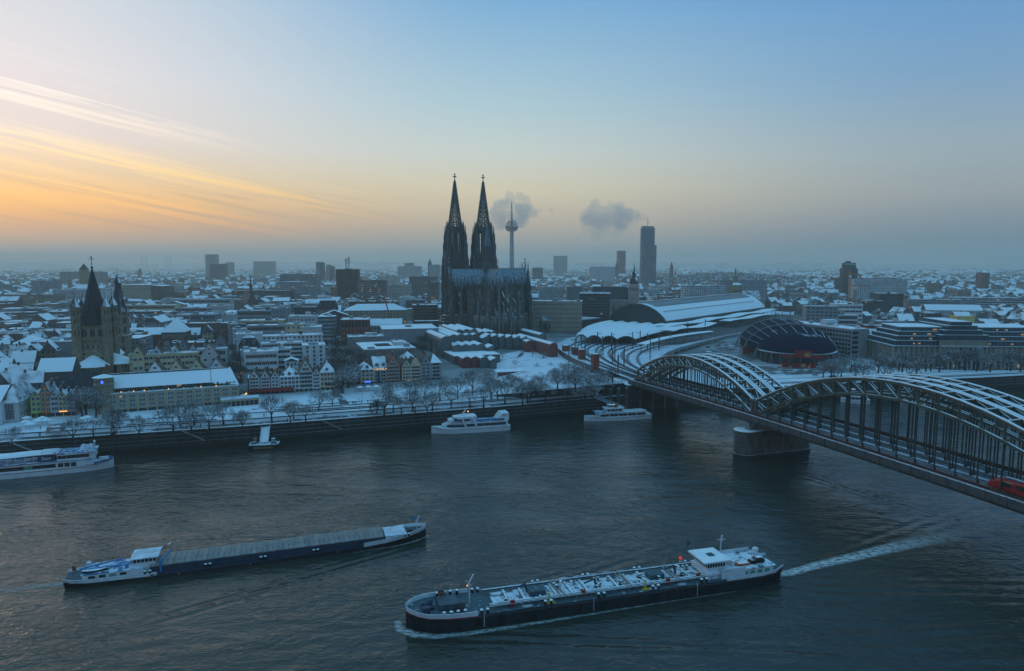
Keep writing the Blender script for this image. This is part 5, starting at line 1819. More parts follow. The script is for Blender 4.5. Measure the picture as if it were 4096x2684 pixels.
row_house(PB,RB,11,"grey_balcony_house","modern grey house with dark rounded balconies under a snowy pyramid roof",1724,1765,1452,1415,"wall_grey",roof="roof_snow",roof_axis='pyr',floors=5,cols=1,attic=0,group=GB,win=(4.2,2.0))
X,Y=on_line(1590,PB,RB,11)
gable_house("turret_house","pale house with white pyramid roof peeping behind the pink house",X+1,Y+14,RB,8,8,hgt(1437,X,Y+14)-11,hgt(1410,X,Y+16)-11,"wall_grey","roof_snow",5,2,11.5,GB,roof_axis='pyr',attic=0)
PC,PC2=at(126,1672,10.6),at(296,1662,10.6)
RC=math.atan2(PC2[1]-PC[1],PC2[0]-PC[0])
GC="colourful narrow gabled houses at the fish market"
row_house(PC,RC,10.6,"green_house","narrow lime green gabled house",126,165,1588,1562,"wall_green",roof="slate_snowy",floors=4,cols=2,group=GC,d_=11)
row_house(PC,RC,10.6,"orange_house","tall orange red gabled house, highest of the colourful row",166,204,1573,1530,"wall_orange",roof="slate_snowy",floors=5,cols=2,attic=2,group=GC,d_=11)
row_house(PC,RC,10.6,"pale_blue_house","narrow pale blue white gabled house between orange and yellow ones",205,234,1588,1560,"wall_paleblue",roof="slate_snowy",floors=4,cols=2,group=GC,d_=11)
h,w,he,hr=row_house(PC,RC,10.6,"yellow_house","narrow yellow gabled house with lamp-lit shop front",235,269,1589,1563,"wall_yellow",roof="slate_snowy",floors=4,cols=2,group=GC,d_=11)
MB().box(.3,w-.3,-.25,0,he*.24,he*.27).obj("lit_sign","lamp_warm",h)
row_house(PC,RC,10.6,"rose_house","narrow dusky pink gabled house half hidden by a bare tree",270,298,1589,1562,"wall_rose",roof="slate_snowy",floors=4,cols=2,group=GC,d_=11)
X,Y=on_line(140,PC,RC,10.6)
block("slate_roof_house","house with one great dark slate roof edged in snow behind the colourful gables","house",X,Y+14,RC,19,12,hgt(1560,X,Y+14)-10,"wall_grey","gx",hgt(1490,X,Y+20)-hgt(1560,X,Y+14),"none",zg=10,roof_mat="slate")
X,Y=atY(150,1488,352)[0],352
block("long_snow_roof_hall","hall with one large plain snow-covered roof left of the stone church","hall",X,Y,R(17),15.5,15,hgt(1490,X,Y)-11,"wall_brown","gx",6.5,"none",zg=11,front=5)
X,Y=at(7,1690,10.4)
cw_=thing("white_corner_house","cream white corner house with balcony doors and snow-patched roof at the left edge","house",(X,Y,10.4),R(15))
w=solve_w(X,Y,18,R(15),73);he=hgt(1614,X,Y)-10.4
occupy(X,Y,R(15),w,24,20)
MB().box(0,w,0,24,0,he).obj("wall","wall_offwhite",cw_)
MB().hip(-.4,w+.4,-.4,24.4,he,7.5,5.5).obj("roof","slate_snowy",cw_)
windows(cw_,2,w*.25,w*.72,[he*.14,he*.40,he*.68],1.5,2.3,mull=2)
windows(cw_,7,1,23,[he*.3,he*.68],.9,1.4,rot=math.pi/2,org=(w,0))
for i in range(4):
 q=MB().box(w-2.6,w-.2,3+i*5,4.6+i*5,he+.2,he+1.8);q.obj("dormer","slate_snowy",cw_)
X,Y=at(-60,1700,10.4)
block("white_edge_house","pale house cut off by the picture's left edge","house",X,Y,R(15),solve_w(X,Y,18,R(15),3),20,he+1.5,"wall_white","gx",6,cols=4,floors=4,zg=10.4)
# ================================================================== stepped white apartment blocks
GW="stepped white apartment blocks behind the river houses"
kw=dict(group=GW,front=4,clutter=2,sides="fr")
bpx("white_block","lowest white terrace block with glazed balconies just behind the gabled hotels","apartment block",977,1111,1413,402,19,12,"wall_white",cols=8,win=(1.9,1.9),floors=4,**kw)
bpx("white_block","white balcony block wedged between lower and middle terraces","apartment block",1096,1163,1399,420,19,10,"wall_white",style="band",floors=5,**kw)
bpx("white_block","white block with valley-shaped snowy roof behind the tall brown-sided roof","apartment block",1140,1192,1446,408,19,9,"wall_white",roof="gy",rh=1.8,cols=3,floors=3,**kw)
bpx("white_block","middle white terrace with a long row of loggias","apartment block",1046,1210,1378,444,19,10,"wall_white",style="band",floors=6,**kw)
bpx("white_block","white right-hand block with roof boxes beside the tree-lined street","apartment block",1212,1300,1386,436,19,16,"wall_white",cols=3,floors=6,**kw)
bpx("white_block","long top white terrace with paired square windows","apartment block",1046,1290,1349,462,19,12,"wall_white",cols=14,win=(1.2,1.5),floors=7,**kw)
bpx("white_block","tall plain white end wall block left of the top terrace","apartment block",943,1046,1340,452,19,14,"wall_white",style="none",**kw)
bpx("mansard_house","dark mansard-roofed house with white dormers below the plain white wall","house",955,1036,1385,440,19,9,"wall_dark",roof="mansard",rh=5,cols=5,floors=5,front=4)
bpx("white_block","small white terrace box under a snow-dusted timber pergola by the dark mansard","apartment block",962,1035,1406,428,19,8,"wall_offwhite",style="none",group=GW,front=4,clutter=4)
# ================================================================== modern gabled terraces behind the tan building
GG="modern gabled terrace houses behind the tan building"
ord_=("first","second","third","fourth")
def mini_gable(label,x0,x1,ya,ye,Y,wall,zg=11.0,d_=11,roof="tile_brown"):
 X,_=atY(x0,ye,Y)
 r_=R(20)
 w=solve_w(X,Y,25,r_,x1)
 gable_house("gabled_terrace_house",label,X,Y,r_,w,d_,hgt(ye,X,Y)-zg,hgt(ya,X,Y)-zg,wall,roof,4,2,zg,GG,attic=1,shop=False,win=(1.6,1.3),rng=rngh)
for k,(a,b)in enumerate(((594,647),(678,731),(760,811),(839,892))):
 mini_gable(ord_[k]+" from left of the front gabled terraces just above the tan building's ridge",a,b,1446-k*4,1481-k*4,352+k*8,("wall_white","wall_cream","wall_cream","wall_white")[k])
for k,(a,b)in enumerate(((526,576),(605,650),(676,723),(750,794))):
 mini_gable(ord_[k]+" from left of the rear gabled terraces standing on the long cream block",a,b,1385-k*2.5,1419-k*3,384+k*8,("wall_cream","wall_paleblue","wall_white","wall_paleblue")[k])
bpx("cream_block","long cream block of flats carrying a row of pointed gables","apartment block",516,794,1425,386,21,9,"wall_cream",cols=15,floors=5,win=(1.8,1.4),front=10,group=GG)
mini_gable("large gabled house with snowy stepped side wings right of the gabled terraces",800,876,1374,1425,398,"wall_offwhite",d_=14)
for k,(a,b,ya,ye,Y)in enumerate(((652,690,1356,1392,424),(712,754,1352,1392,430),(804,840,1366,1394,432),(850,912,1338,1388,440))):
 mini_gable(ord_[k]+" from left of the dark slate-roofed old houses behind the gabled terraces",a,b,ya,ye,Y,"wall_grey",roof="slate")
bpx("snow_wing","low flats with snow-striped roof steps beside the big gabled house","apartment block",790,905,1402,402,20,8,"wall_offwhite",style="band",floors=4,front=2)
# ================================================================== city centre: buildings one can name
facade("far_grey",(0.24,0.25,0.26));facade("far_cream",(0.40,0.37,0.30));facade("far_brown",(0.15,0.11,0.09),wu=.45)
facade("far_white",(0.52,0.53,0.53));facade("far_dark",(0.07,0.075,0.08),wu=.6);facade("far_band",(0.30,0.31,0.31),wu=1.0,wv=.45)
facade("far_band_dark",(0.10,0.09,0.085),wu=1.0,wv=.5);facade("far_sand",(0.30,0.25,0.18));facade("far_brick",(0.18,0.08,0.06))
facade("wdr_brown",(0.115,0.07,0.055),glass=(.03,.028,.03),pu=2.0,pv=3.2,wu=.8,wv=.42,lit=0.0)
facade("wdr_side",(0.17,0.15,0.13),glass=(.03,.035,.04),pu=2.2,pv=3.4,wu=.9,wv=.45,lit=0.012)
facade("tower_glass",(0.20,0.22,0.24),glass=(.07,.10,.13),pu=2.4,pv=3.6,wu=.88,wv=.62,lit=0.012)
facade("tower_red",(0.20,0.06,0.05),glass=(.05,.05,.06),pu=3.0,pv=3.2,wu=.5,wv=.5,lit=0.0)
facade("rail_office",(0.21,0.18,0.15),glass=(.02,.025,.03),pu=3.6,pv=4.3,wu=.4,wv=.52,lit=0.03)
rc=random.Random(99)
kw=dict(rng=rc,front=26)
bpx("hotel_block","sandstone grand hotel with tall pilasters and snowy hipped roof below the dark tower","hotel",1378,1628,1243,690,12,26,"wall_sand",roof="hip",rh=6,floors=7,cols=18,win=(1.3,1.9),**kw)
bpx("dark_grid_block","dark gridded office block with amber-lit top floor left of the cathedral tower","office block",1652,1752,1223,700,10,26,"wall_brown",floors=8,cols=11,win=(1.6,2.0),frame="wall_dark",**kw)
o=bpx("mansard_corner_house","sandstone corner house with steep dark mansard and round dormers","house",1270,1352,1238,700,14,24,"wall_sand",roof="mansard",rh=9,floors=6,cols=8,**kw)
o=bpx("brick_museum","square red brick building with glass top storey and snowy flat roof","museum",1362,1474,1283,560,9,28,"brick_red",floors=5,cols=7,win=(1.0,1.1),sides="fl",**kw)
ww=[c for c in o.children if c.name.startswith("wall")][0].dimensions
for i in range(8):
 MB().box(.4+i*(ww.x-1)/8,.4+(i+.82)*(ww.x-1)/8,-.2,.02,ww.z-5.4,ww.z-.8).obj("top_glazing","glass",o)
 MB().box((i)*(ww.x-.6)/8,(i)*(ww.x-.6)/8+.6,-.35,.0,0,ww.z).obj("pier","wall_brown",o)
o=bpx("roman_museum","long low grey stone museum box with snowy roof and sunken skylight","museum",1530,1752,1321,530,14,44,"wall_grey",style="none",clutter=1,**kw)
MB().box(30,44,14,24,5,12).obj("skylight_well","steel_dark",o)
bpx("low_pavilion","flat dark pavilion with thin snowy roof at the cathedral's foot","pavilion",1661,1755,1288,600,8,12,"steel_dark",style="none",clutter=0,**kw)
cX,cY=atY(1459,1398,446)[0],446.0
ct=thing("courtyard_building","grey colonnaded building with snowy roof round an open courtyard","building",(cX,cY,11),R(20))
cz=hgt(1398,cX,cY)-11
cwid,cdep=solve_w(cX,cY,28,R(20),1660),42
occupy(cX,cY,R(20),cwid,cdep,20)
i0,i1,j0,j1=cwid*.3,cwid*.62,cdep*.32,cdep*.75
for(a,b,c,e)in((0,cwid,0,j0),(0,cwid,j1,cdep),(0,i0,j0,j1),(i1,cwid,j0,j1)):
 MB().box(a,b,c,e,0,cz-1.0).obj("wing","wall_brown",ct)
 MB().box(a-(.6 if a==0 else 0),b+(.6 if b==cwid else 0),c-(.6 if c==0 else 0),e+(.6 if e==cdep else 0),cz-1.0,cz).obj("roof_slab","concrete",ct)
 MB().box(a,b,c,e,cz,cz+.12).obj("roof_snow","snow",ct)
for i in range(18):
 x=cwid*i/17
 MB().box(x-.35,x+.35,-.7,0,0,cz-1).obj("column","concrete",ct)
for i in range(24):
 y=cdep*i/23
 MB().box(-.7,0,y-.35,y+.35,0,cz-1).obj("column","concrete",ct)
windows(ct,10,i0,i1+8,[cz-4.2],1.4,2.2,org=(0,j1-.02))
windows(ct,16,1,cwid-1,[cz-5,cz-10],1.2,3.4)
roof_clutter(ct,cwid,10,cz,2);MB().box(i1+1,i1+10,j0,j0+8,cz,cz+2.6).obj("roof_box","wall_offwhite",ct)
for x in(i1+2,i1+7):
 MB().tube((x,j1+2,cz+1.2),(x+4,j1+2,cz+1.2),.8,n=8).obj("roof_vent","steel_grey",ct)
bpx("snowy_annex","low block with snowy roof and little penthouse behind the courtyard building","building",1395,1535,1352,500,16,18,"concrete",style="none",clutter=3,**kw)
# ---- offices and flats between the white terraces and the cathedral
MID=[(985,1140,1306,520,10,14,"wall_grey","band",4,"grey office bar with four strips of windows behind the white terraces"),(1141,1206,1300,526,8,14,"wall_cream","punch",5,"cream house with two rows of small square windows right of the grey office bar"),(1206,1282,1312,520,12,18,"wall_offwhite","none",4,"off-white block with roof garden next to the cream small-windowed house"),(930,985,1318,515,8,20,"wall_offwhite","punch",5,"small off-white block at the street corner left of the grey office bar"),(950,1130,1286,560,8,18,"wall_cream","band",4,"cream slab with yellowish parapet and brick penthouse on its snowy roof"),(1153,1262,1268,575,9,16,"wall_offwhite","punch",5,"stepped off-white flats with two brick roof houses"),(948,1085,1246,620,8,16,"wall_grey","band",5,"long grey office with snow ledge and ribbon windows near the spired church"),(1084,1146,1236,610,8,16,"wall_bluegrey","punch",6,"slate grey house with red-tinted windows in the middle of the flat roofs"),(1176,1262,1232,660,8,14,"wall_dark","band",6,"dark flats with two bright stair windows behind the slate grey house"),(1150,1262,1217,740,6,14,"wall_grey","punch",5,"low grey row of houses right of the thin church spire"),(1046,1150,1222,720,6,16,"wall_offwhite","punch",4,"low pale block directly right of the thin-spired church"),(1390,1540,1208,800,6,20,"brick_brown","band",6,"red-roofed brick office behind the sandstone grand hotel"),(1345,1392,1212,790,6,14,"wall_offwhite","punch",5,"narrow white block with pitched snow roof beside the red-roofed office"),(1598,1650,1190,880,4,14,"wall_white","punch",6,"white cube-like house between the lit-window wing and the cathedral"),(1622,1700,1203,860,4,16,"wall_dark","punch",5,"dark house with row of round-arched white windows left of the cathedral"),(742,905,1297,560,6,14,"brick_brown","punch",5,"brown gridded apartment bar behind the gabled terraces"),(910,942,1300,545,6,20,"wall_grey","punch",6,"narrow grey corner block on the lamp-lit street"),(640,760,1262,640,6,16,"wall_offwhite","band",4,"pale low offices with snowy roof right of the winter trees"),(760,862,1261,620,6,18,"wall_bluegrey","band",4,"blue grey box with small window groups above the brown apartment bar"),(860,926,1262,650,6,18,"wall_offwhite","none",5,"plain off-white block at the head of the lamp-lit street"),(700,830,1234,760,4,16,"wall_grey","band",4,"grey office strip behind the blue grey box"),(840,915,1225,770,4,16,"wall_offwhite","punch",4,"small white offices left of the lamp-lit street's far end"),(488,700,1222,800,6,16,"wall_cream","band",3,"long cream office with three window strips and dark stair slot"),(700,920,1198,900,4,16,"wall_offwhite","band",3,"long white two-step office far behind the church's right turret"),(100,300,1328,520,8,20,"wall_sand","punch",4,"long sandstone house with mansard dormers left of the church tower"),(0,95,1340,500,8,24,"brick_brown","punch",5,"dark brick warehouse block at the left edge of the old town"),(125,310,1372,455,8,20,"wall_grey","none",3,"market hall with pale concrete front and skylight humps"),(0,120,1290,640,6,20,"wall_offwhite","punch",4,"pale block with roof boxes at the far left behind the brick warehouse"),(130,310,1275,680,6,18,"wall_grey","band",3,"low grey office with long snowy roof left of the church turrets"),(190,300,1246,760,6,16,"wall_offwhite","punch",4,"white house with square roof hut left of the dark spire"),(0,180,1236,800,5,22,"wall_bluegrey","band",3,"blue grey flat office at the left edge with snowy terrace roof"),(470,560,1340,500,12,18,"brick_brown","punch",4,"brown brick hall with long plain snow roof right of the second tower"),]
for(x0,x1,yt,Y,rot,dp,wall,st,fl,lab)in MID:
 near=Y<700
 o=bpx("city_block",lab,"building",x0,x1,yt,Y,rot,dp,wall,style=st if near else("band" if st=="band" else "punch"),floors=fl,clutter=rc.randint(2,5),rng=rc,front=14,sides="f" if Y>600 else "fl")
bpx("pyramid_roof_house","house with big four-sided snowy pyramid roof above the gabled terraces","house",645,738,1330,520,12,20,"wall_brown",roof="hip",rh=10,floors=3,rng=rc,roof_mat="roof_snow")
bpx("snow_roof_hall","long hall whose plain snow roof slopes toward the gabled terraces","hall",512,645,1340,530,12,16,"brick_brown",roof="gx",rh=5,style="none",rng=rc,roof_mat="snow")
gx_,gy_=atY(100,1385,470)[0],470
bpx("glass_roof_hall","hall with pale green glass pyramid roof at the left","hall",28,160,1384,462,10,22,"wall_grey",roof="hip",rh=6,style="band",rng=rc,roof_mat="zinc")
tx,ty=atY(478,1255,455)[0],455.0
rt=thing("town_hall_tower","slim late-gothic stone tower with octagonal top just right of the church tower","tower",(tx,ty,12),R(17))
tz=hgt(1257,tx,ty)-12
MB().box(-5.6,5.6,-5.6,5.6,0,tz*.62).obj("tower_shaft","tuff",rt)
MB().ngon_prism(0,0,5.6,tz*.62,5.4,tz,8).obj("tower_octagon","tuff",rt)
MB().ngon_prism(0,0,5.0,tz,1.9,tz+18,8).ngon_prism(0,0,1.9,tz+18,1.9,tz+21,8).obj("spire","slate_snowy",rt)
MB().ngon_prism(0,0,2.4,tz+21,.1,tz+27,8).obj("lantern_roof","slate_snowy",rt)
MB().bar((0,0,tz+26.8),(0,0,tz+31),.15).obj("weather_vane","steel_plain",rt)
q=MB()
for i in range(8):
 a=math.pi/8+i*math.pi/4
 pinnacle(q,5.7*math.cos(a),5.7*math.sin(a),tz-2,.7,5)
for z in(tz*.2,tz*.41,tz*.62,tz*.8):
 q.box(-5.9,5.9,-5.9,5.9,z,z+.35)if z<tz*.7 else q.ngon_prism(0,0,5.8,z,5.8,z+.35,8)
q.obj("tower_trim","tuff",rt)
for k in range(4):
 for x in(-2.6,0,2.6):
  place("window",arch_win(1.2,4.0),rt,(x,-5.62,tz*(.06+k*.145)),0)
for i in range(8):
 a=i*math.pi/4-math.pi/2
 for z in(tz*.66,tz*.83):
  place("window",arch_win(1.6,4.4),rt,(5.1*math.cos(a),5.1*math.sin(a),z),a+math.pi/2)
occupy(tx-8,ty-8,0,16,16,30)
sx,sy=atY(1008,1225,880)[0],880.0
sc_=thing("thin_spire_church","small gothic church with needle-thin ridge spire among flat roofs","church",(sx,sy,16),R(35))
sz=hgt(1212,sx,sy)-16
MB().box(-7,7,-4,34,0,sz).obj("nave_wall","stone_brown",sc_)
MB().gable(-7.5,7.5,-4,34,sz,14,'y').obj("roof","slate_snowy",sc_)
MB().ngon_prism(0,-4,7.4,sz,.3,sz+13,8).obj("choir_roof","slate",sc_)
MB().ngon_prism(0,-4,7.0,0,7.0,sz,8).obj("choir_wall","stone_brown",sc_)
b=MB().ngon_prism(0,2,1.9,sz+11,1.7,sz+20,8);b.ngon_prism(0,2,1.7,sz+20,.08,sz+36,8);b.obj("ridge_spire","slate",sc_)
for i in range(8):
 a=i*math.pi/4-math.pi/2
 place("window",arch_win(1.6,sz*.5),sc_,(6.5*math.cos(a),-4+6.5*math.sin(a),sz*.25),a+math.pi/2)
occupy(sx-20,sy-15,0,40,50,30)
# ---- dark brown broadcasting tower with its wings
wd=bpx("brown_tower_block","dark brown tower block with roof masts and rising steam","tower block",1343,1431,1079,1100,6,30,"wdr_brown",style="none",zg=15.5,clutter=5,front=40,roof_mat="wall_brown")
for px,yb in((1385,1035),(1396,1029)):
 X,_=atY(px,1079,1112)
 zt=hgt(yb,X,1112)
 ms=thing("roof_mast","lattice antenna mast on the brown tower block, "+("the shorter left one" if px==1385 else "the taller right one"),"antenna",(X,1112,hgt(1079,X,1100)),0)
 MB().box(-.7,.7,-.7,.7,0,zt-hgt(1079,X,1100)).obj("mast","truss_grey",ms)
 hh=zt-hgt(1079,X,1100)
 for f in(.6,.78,.92):
  MB().box(-2.2,2.2,-.5,.5,hh*f,hh*f+1.0).obj("antenna_bar","truss_grey",ms)
o=bpx("stepped_wing","stepped brown office wing with amber windows right of the tower block","office block",1431,1545,1122,1090,6,26,"wdr_side",style="none",zg=15.5,front=30,clutter=2)
X,zt=atY(1444,1142,1089.5)
for k in range(6):
 MB().box(-.6,.6,-.3,.1,0,2.0).obj("lit_window","window_lit",o,((X-o.location.x)+1,-.3,zt-15.5-9.5*k))
for px,py in((1480,1167),(1483,1161),(1515,1172),(1490,1190),(1518,1161),(1505,1141)):
 X,zt=atY(px,py,1092)
 MB().box(-.7,.7,-.3,.1,0,1.8).obj("lit_window","window_lit",o,(X-o.location.x,-.4,zt-15.5))
bpx("stepped_wing","lower terraced wing at the left foot of the brown tower block","office block",1322,1345,1150,1085,6,26,"wdr_side",style="none",zg=15.5,front=10,clutter=0)
FARB=[(1119,1266,1098,1500,2,30,"far_band","wide slab office with bright window band and roof storey left of the twin slabs"),(1263,1276,1049,2300,0,30,"far_grey","taller left slab of the first of two twin high-rises"),(1277,1292,1051,2300,0,24,"far_dark","darker right slab joined to the first twin high-rise"),(1304,1318,1062,2350,0,30,"far_grey","paler left slab of the second, lower twin high-rise"),(1319,1333,1067,2350,0,24,"far_dark","right slab of the second, lower twin high-rise"),(1106,1203,1129,1180,-8,50,"far_band","pale angled theatre-like block with sloping top edge left of the brown tower"),(1205,1242,1148,1150,-5,30,"far_grey","blue grey box right of the pale angled block"),(926,1158,1164,1130,3,24,"far_dark","long dark two-storey bar behind the thin-spired church"),(1013,1088,1046,3600,0,60,"far_band","hazy wide tower block on the horizon left of the cathedral"),(1590,1681,1066,2600,0,50,"far_white","pale ribbon-windowed hospital block on the horizon left of the cathedral"),(1618,1652,1053,2620,0,30,"far_band","upper block of the pale hospital on the horizon"),(1716,1758,1060,1900,0,30,"far_white","white gridded high-rise directly left of the cathedral tower"),(1636,1748,1108,1400,3,30,"far_dark","dark glass office box left of the cathedral tower"),(1511,1593,1106,1700,3,36,"far_cream","low cream curved-looking block right of the stepped wing"),(1708,1755,1130,1000,4,24,"far_brown","brown office with slanted roof corner beside the cathedral tower"),(1545,1640,1140,1250,4,24,"far_cream","long low cream shop building with snowy roof behind the hotel"),(239,400,1088,2000,2,40,"far_band","huge pale hospital slab behind the dark church spire"),(123,209,1125,1250,4,30,"far_grey","grey ten-storey office block at the left"),(0,210,1180,950,4,30,"far_sand","large sandstone block with snowy roof at the far left"),(210,350,1161,1050,3,20,"far_white","long white office with window grid behind the church spire"),(400,465,1156,1060,3,20,"far_white","white gridded office right of the dark spire"),(820,857,1018,3300,0,50,"far_grey","tall hazy slab tower on the horizon"),(837,893,1057,2300,3,40,"far_dark","dark square tower block below the hazy slab tower"),(900,925,1050,3700,0,40,"far_grey","small hazy block right of the hazy slab tower"),(690,775,1135,1350,2,30,"far_cream","pale low theatre annex right of the sloping opera house"),(660,735,1170,1050,3,20,"far_sand","sand-coloured low offices right of the opera house"),(2130,2328,1207,660,-6,24,"wall_sand","stone hotel with regular window rows and snowy ledges right of the cathedral"),(2216,2270,1024,3600,0,60,"far_grey","hazy stepped office tower on the horizon right of the cathedral"),(2475,2503,1004,2900,8,30,"tower_red","slim dark red residential tower on the horizon"),(2130,2172,1072,2500,0,30,"far_dark","dark open-framed block on the horizon right of the choir"),(2362,2460,1068,2300,0,30,"far_white","long white block with red roof huts below the slim red tower"),(3455-80,3590,1114,1300,6,30,"far_dark","dark low podium right of the dark sign-topped tower"),(3517,3615,1176,860,-12,40,"far_band_dark","black glass office block among snowy roofs at the right"),(3450,3540,1206,830,-12,20,"far_dark","low dark offices left of the black glass block"),(2880,3070,1122,1150,3,20,"far_grey","long low grey school block right of the orange crane"),(2740,2900,1145,1000,4,20,"far_white","long pale block with pitched snow roof behind the train shed"),(2158,2254,1150,960,2,20,"far_white","white low office block right of the cathedral choir"),(2270,2330,1148,980,2,20,"far_grey","grey low block behind the stone hotel"),(3820,4096,1192,950,-8,30,"far_band","wide pale multi-storey car park at the right edge"),(3640,3900,1200,880,-10,22,"far_grey","long grey low office left of the pale car park"),(3420,3630,1118,1200,-4,26,"far_white","long pale exhibition hall with flat snowy roof behind the dark tower"),]
for(x0,x1,yt,Y,rot,dp,wall,lab)in FARB:
 if wall.startswith("wall"):
  bpx("stone_hotel",lab,"hotel",x0,x1,yt,Y,rot,dp,wall,floors=7,cols=20,win=(1.2,1.8),rng=rc,lit=.02,clutter=4)
 else:
  bpx("city_block" if Y<2200 else "high_rise",lab,"building" if Y<2200 else "tower block",x0,x1,yt,Y,rot,dp,wall,style="none",rng=rc,clutter=3,front=Y*.05)
ox,oz=atY(465,1139,1020)
op=thing("opera_house","opera house with great sloping windowless walls","opera house",(ox,1020,15),R(2))
ow=solve_w(ox,1020,50,R(2),662);oh=oz-15
occupy(ox,1020,R(2),ow,50,60)
MB().add([(0,0,0),(ow*.72,0,0),(ow*.66,4,oh),(2,4,oh),(0,50,0),(ow*.72,50,0),(ow*.66,46,oh),(2,46,oh)],[(0,1,2,3),(1,5,6,2),(3,2,6,7),(4,0,3,7)]).obj("stage_block","far_sand",op)
MB().add([(ow*.725,1,0),(ow,1,0),(ow*.88,6,oh*.94),(ow*.68,5,oh*.97),(ow*.725,50,0),(ow,50,0),(ow*.88,44,oh*.94),(ow*.68,44,oh*.97)],[(0,1,2,3),(1,5,6,2),(3,2,6,7),(4,0,3,7)]).obj("wedge_block","far_brown",op)
MB().box(ow*.05,ow*.6,-14,0,0,oh*.35).obj("foyer","far_cream",op)
MB().hip(ow*.03,ow*.62,-16,0,oh*.36,3,8).obj("foyer_roof","snow",op)
o=bpx("black_office","black stepped office building with small gold rooftop letters","office block",2318,2440,1176,760,-8,36,"wall_dark",style="band",floors=10,frame="wall_dark",clutter=4,rng=rc)
X,zt=atY(2368,1200,755)
lettering(o,"ROLEX",(X-o.location.x+1,-4.2 if False else-.4,zt-o.location.z),2.6,"letter_gold")
M("pink_plaster",(0.40,0.27,0.23),0.85,0.12,0.3,snow=SN)
X,Y=atY(2514,1141,800)[0],800
pc=thing("baroque_church","pink baroque church with square bell tower, onion dome and dark steep roof","church",(X,Y,16),R(-12))
pz=hgt(1141,X,Y)-16
pw_=12.4
MB().box(0,pw_,0,pw_,0,pz).obj("tower_wall","pink_plaster",pc)
MB().box(-.5,pw_+.5,-.5,pw_+.5,pz,pz+.9).obj("tower_cornice","frame_white",pc)
for x in(2.4,4.9,7.4,9.9):
 place("window",arch_win(1.3,2.6),pc,(x,-.02,pz*.86))
for x in(1.2,4.4,7.8,11):
 MB().box(x-.35,x+.35,-.25,0,2,pz*.8).obj("pilaster","pink_plaster",pc)
m_=pw_/2
MB().lathe([(5.2,pz+.9),(5.2,pz+3),(5.6,pz+4.2),(4.8,pz+6.6),(3.2,pz+8.6),(2.4,pz+9.6),(2.4,pz+13),(3.0,pz+13.6),(2.0,pz+15.4),(.9,pz+17),(.7,pz+19),(.2,pz+25)],8,m_,m_,a0=R(22.5)).obj("onion_dome","slate_snowy",pc)
MB().bar((m_,m_,pz+24),(m_,m_,pz+29),.25).obj("dome_cross","gilding",pc)
nz=pz*.58
MB().box(-42,-1,2,26,0,nz).obj("nave_wall","pink_plaster",pc)
MB().gable(-43,-1,1,27,nz,nz*.62,'x').obj("nave_roof","slate",pc)
MB().box(-43.2,-.5,.6,1.4,nz-.4,nz+.3).obj("eave","snow_worn",pc)
for i in range(6):
 place("window",lancet_mesh("church_window",2.4,11,1,mats=("glass","pink_plaster")),pc,(-38+i*7,1.95,nz*.35))
 MB().box(-41.5+i*7-.5,-41.5+i*7+.5,.9,2,0,nz*.9).obj("buttress","pink_plaster",pc)
MB().box(-40,-2,-6,2,0,nz*.32).obj("aisle_wall","pink_plaster",pc)
MB().box(-40.4,-1.8,-6.4,2,nz*.32,nz*.35).obj("aisle_roof","snow",pc)
MB().pyr(-6,2,14,nz*.35,nz*.75).obj("porch_roof","slate",pc)
occupy(X-45,Y-12,R(-10),62,50,60)
X,Y=atY(2929,1140,1010)[0],1010
kt=thing("cupola_tower","square brown stone church tower with lantern cupola beyond the train shed","church",(X,Y,16),R(5))
kz=hgt(1140,X,Y)-16
kw_=solve_w(X,Y,50,R(5),2969)
MB().box(0,kw_,0,kw_,0,kz).obj("tower_wall","tuff",kt)
MB().hip(-.4,kw_+.4,-.4,kw_+.4,kz,5,kw_*.42).obj("tower_roof","slate_snowy",kt)
m_=kw_/2
MB().lathe([(3.6,kz+3),(3.6,kz+12),(4.2,kz+12.4),(3.4,kz+14),(1.6,kz+16),(1.4,kz+20),(.2,kz+26)],8,m_,m_).obj("cupola","tuff",kt)
for x in(.25,.5,.75):
 place("window",arch_win(1.8,3.4),kt,(kw_*x,-.02,kz*.72))
MB().box(kw_+1,kw_+30,4,20,0,kz*.42).obj("nave_wall","tuff",kt)
MB().gable(kw_+.5,kw_+31,3,21,kz*.42,12,'x').obj("nave_roof","slate_snowy",kt)
occupy(X,Y,0,50,30,50)
X,Y=atY(319,1122,1150)[0],1150
bt=thing("pointed_tower_church","hazy stone church tower with diamond-shaped pointed roof left of the dark spire","church",(X,Y,16),R(5))
bz_=hgt(1078,X,Y)-16
MB().box(0,10.5,0,10.5,0,bz_).obj("tower_wall","tuff",bt)
MB().pyr(5.25,5.25,10.8,bz_,hgt(1053,X,Y)-16).obj("tower_roof","slate",bt)
MB().box(-14,24,-10,30,0,bz_*.45).obj("nave_wall","tuff",bt)
MB().hip(-15,25,-11,31,bz_*.45,9,14).obj("nave_roof","roof_snow",bt)
for x in(-12,22):
 q=MB().ngon_prism(x,-8,2.6,0,2.6,bz_*.62,8);q.ngon_prism(x,-8,3,bz_*.62,.1,bz_*.8,8);q.obj("stair_turret","tuff",bt)
occupy(X-16,Y-12,0,45,50,60)
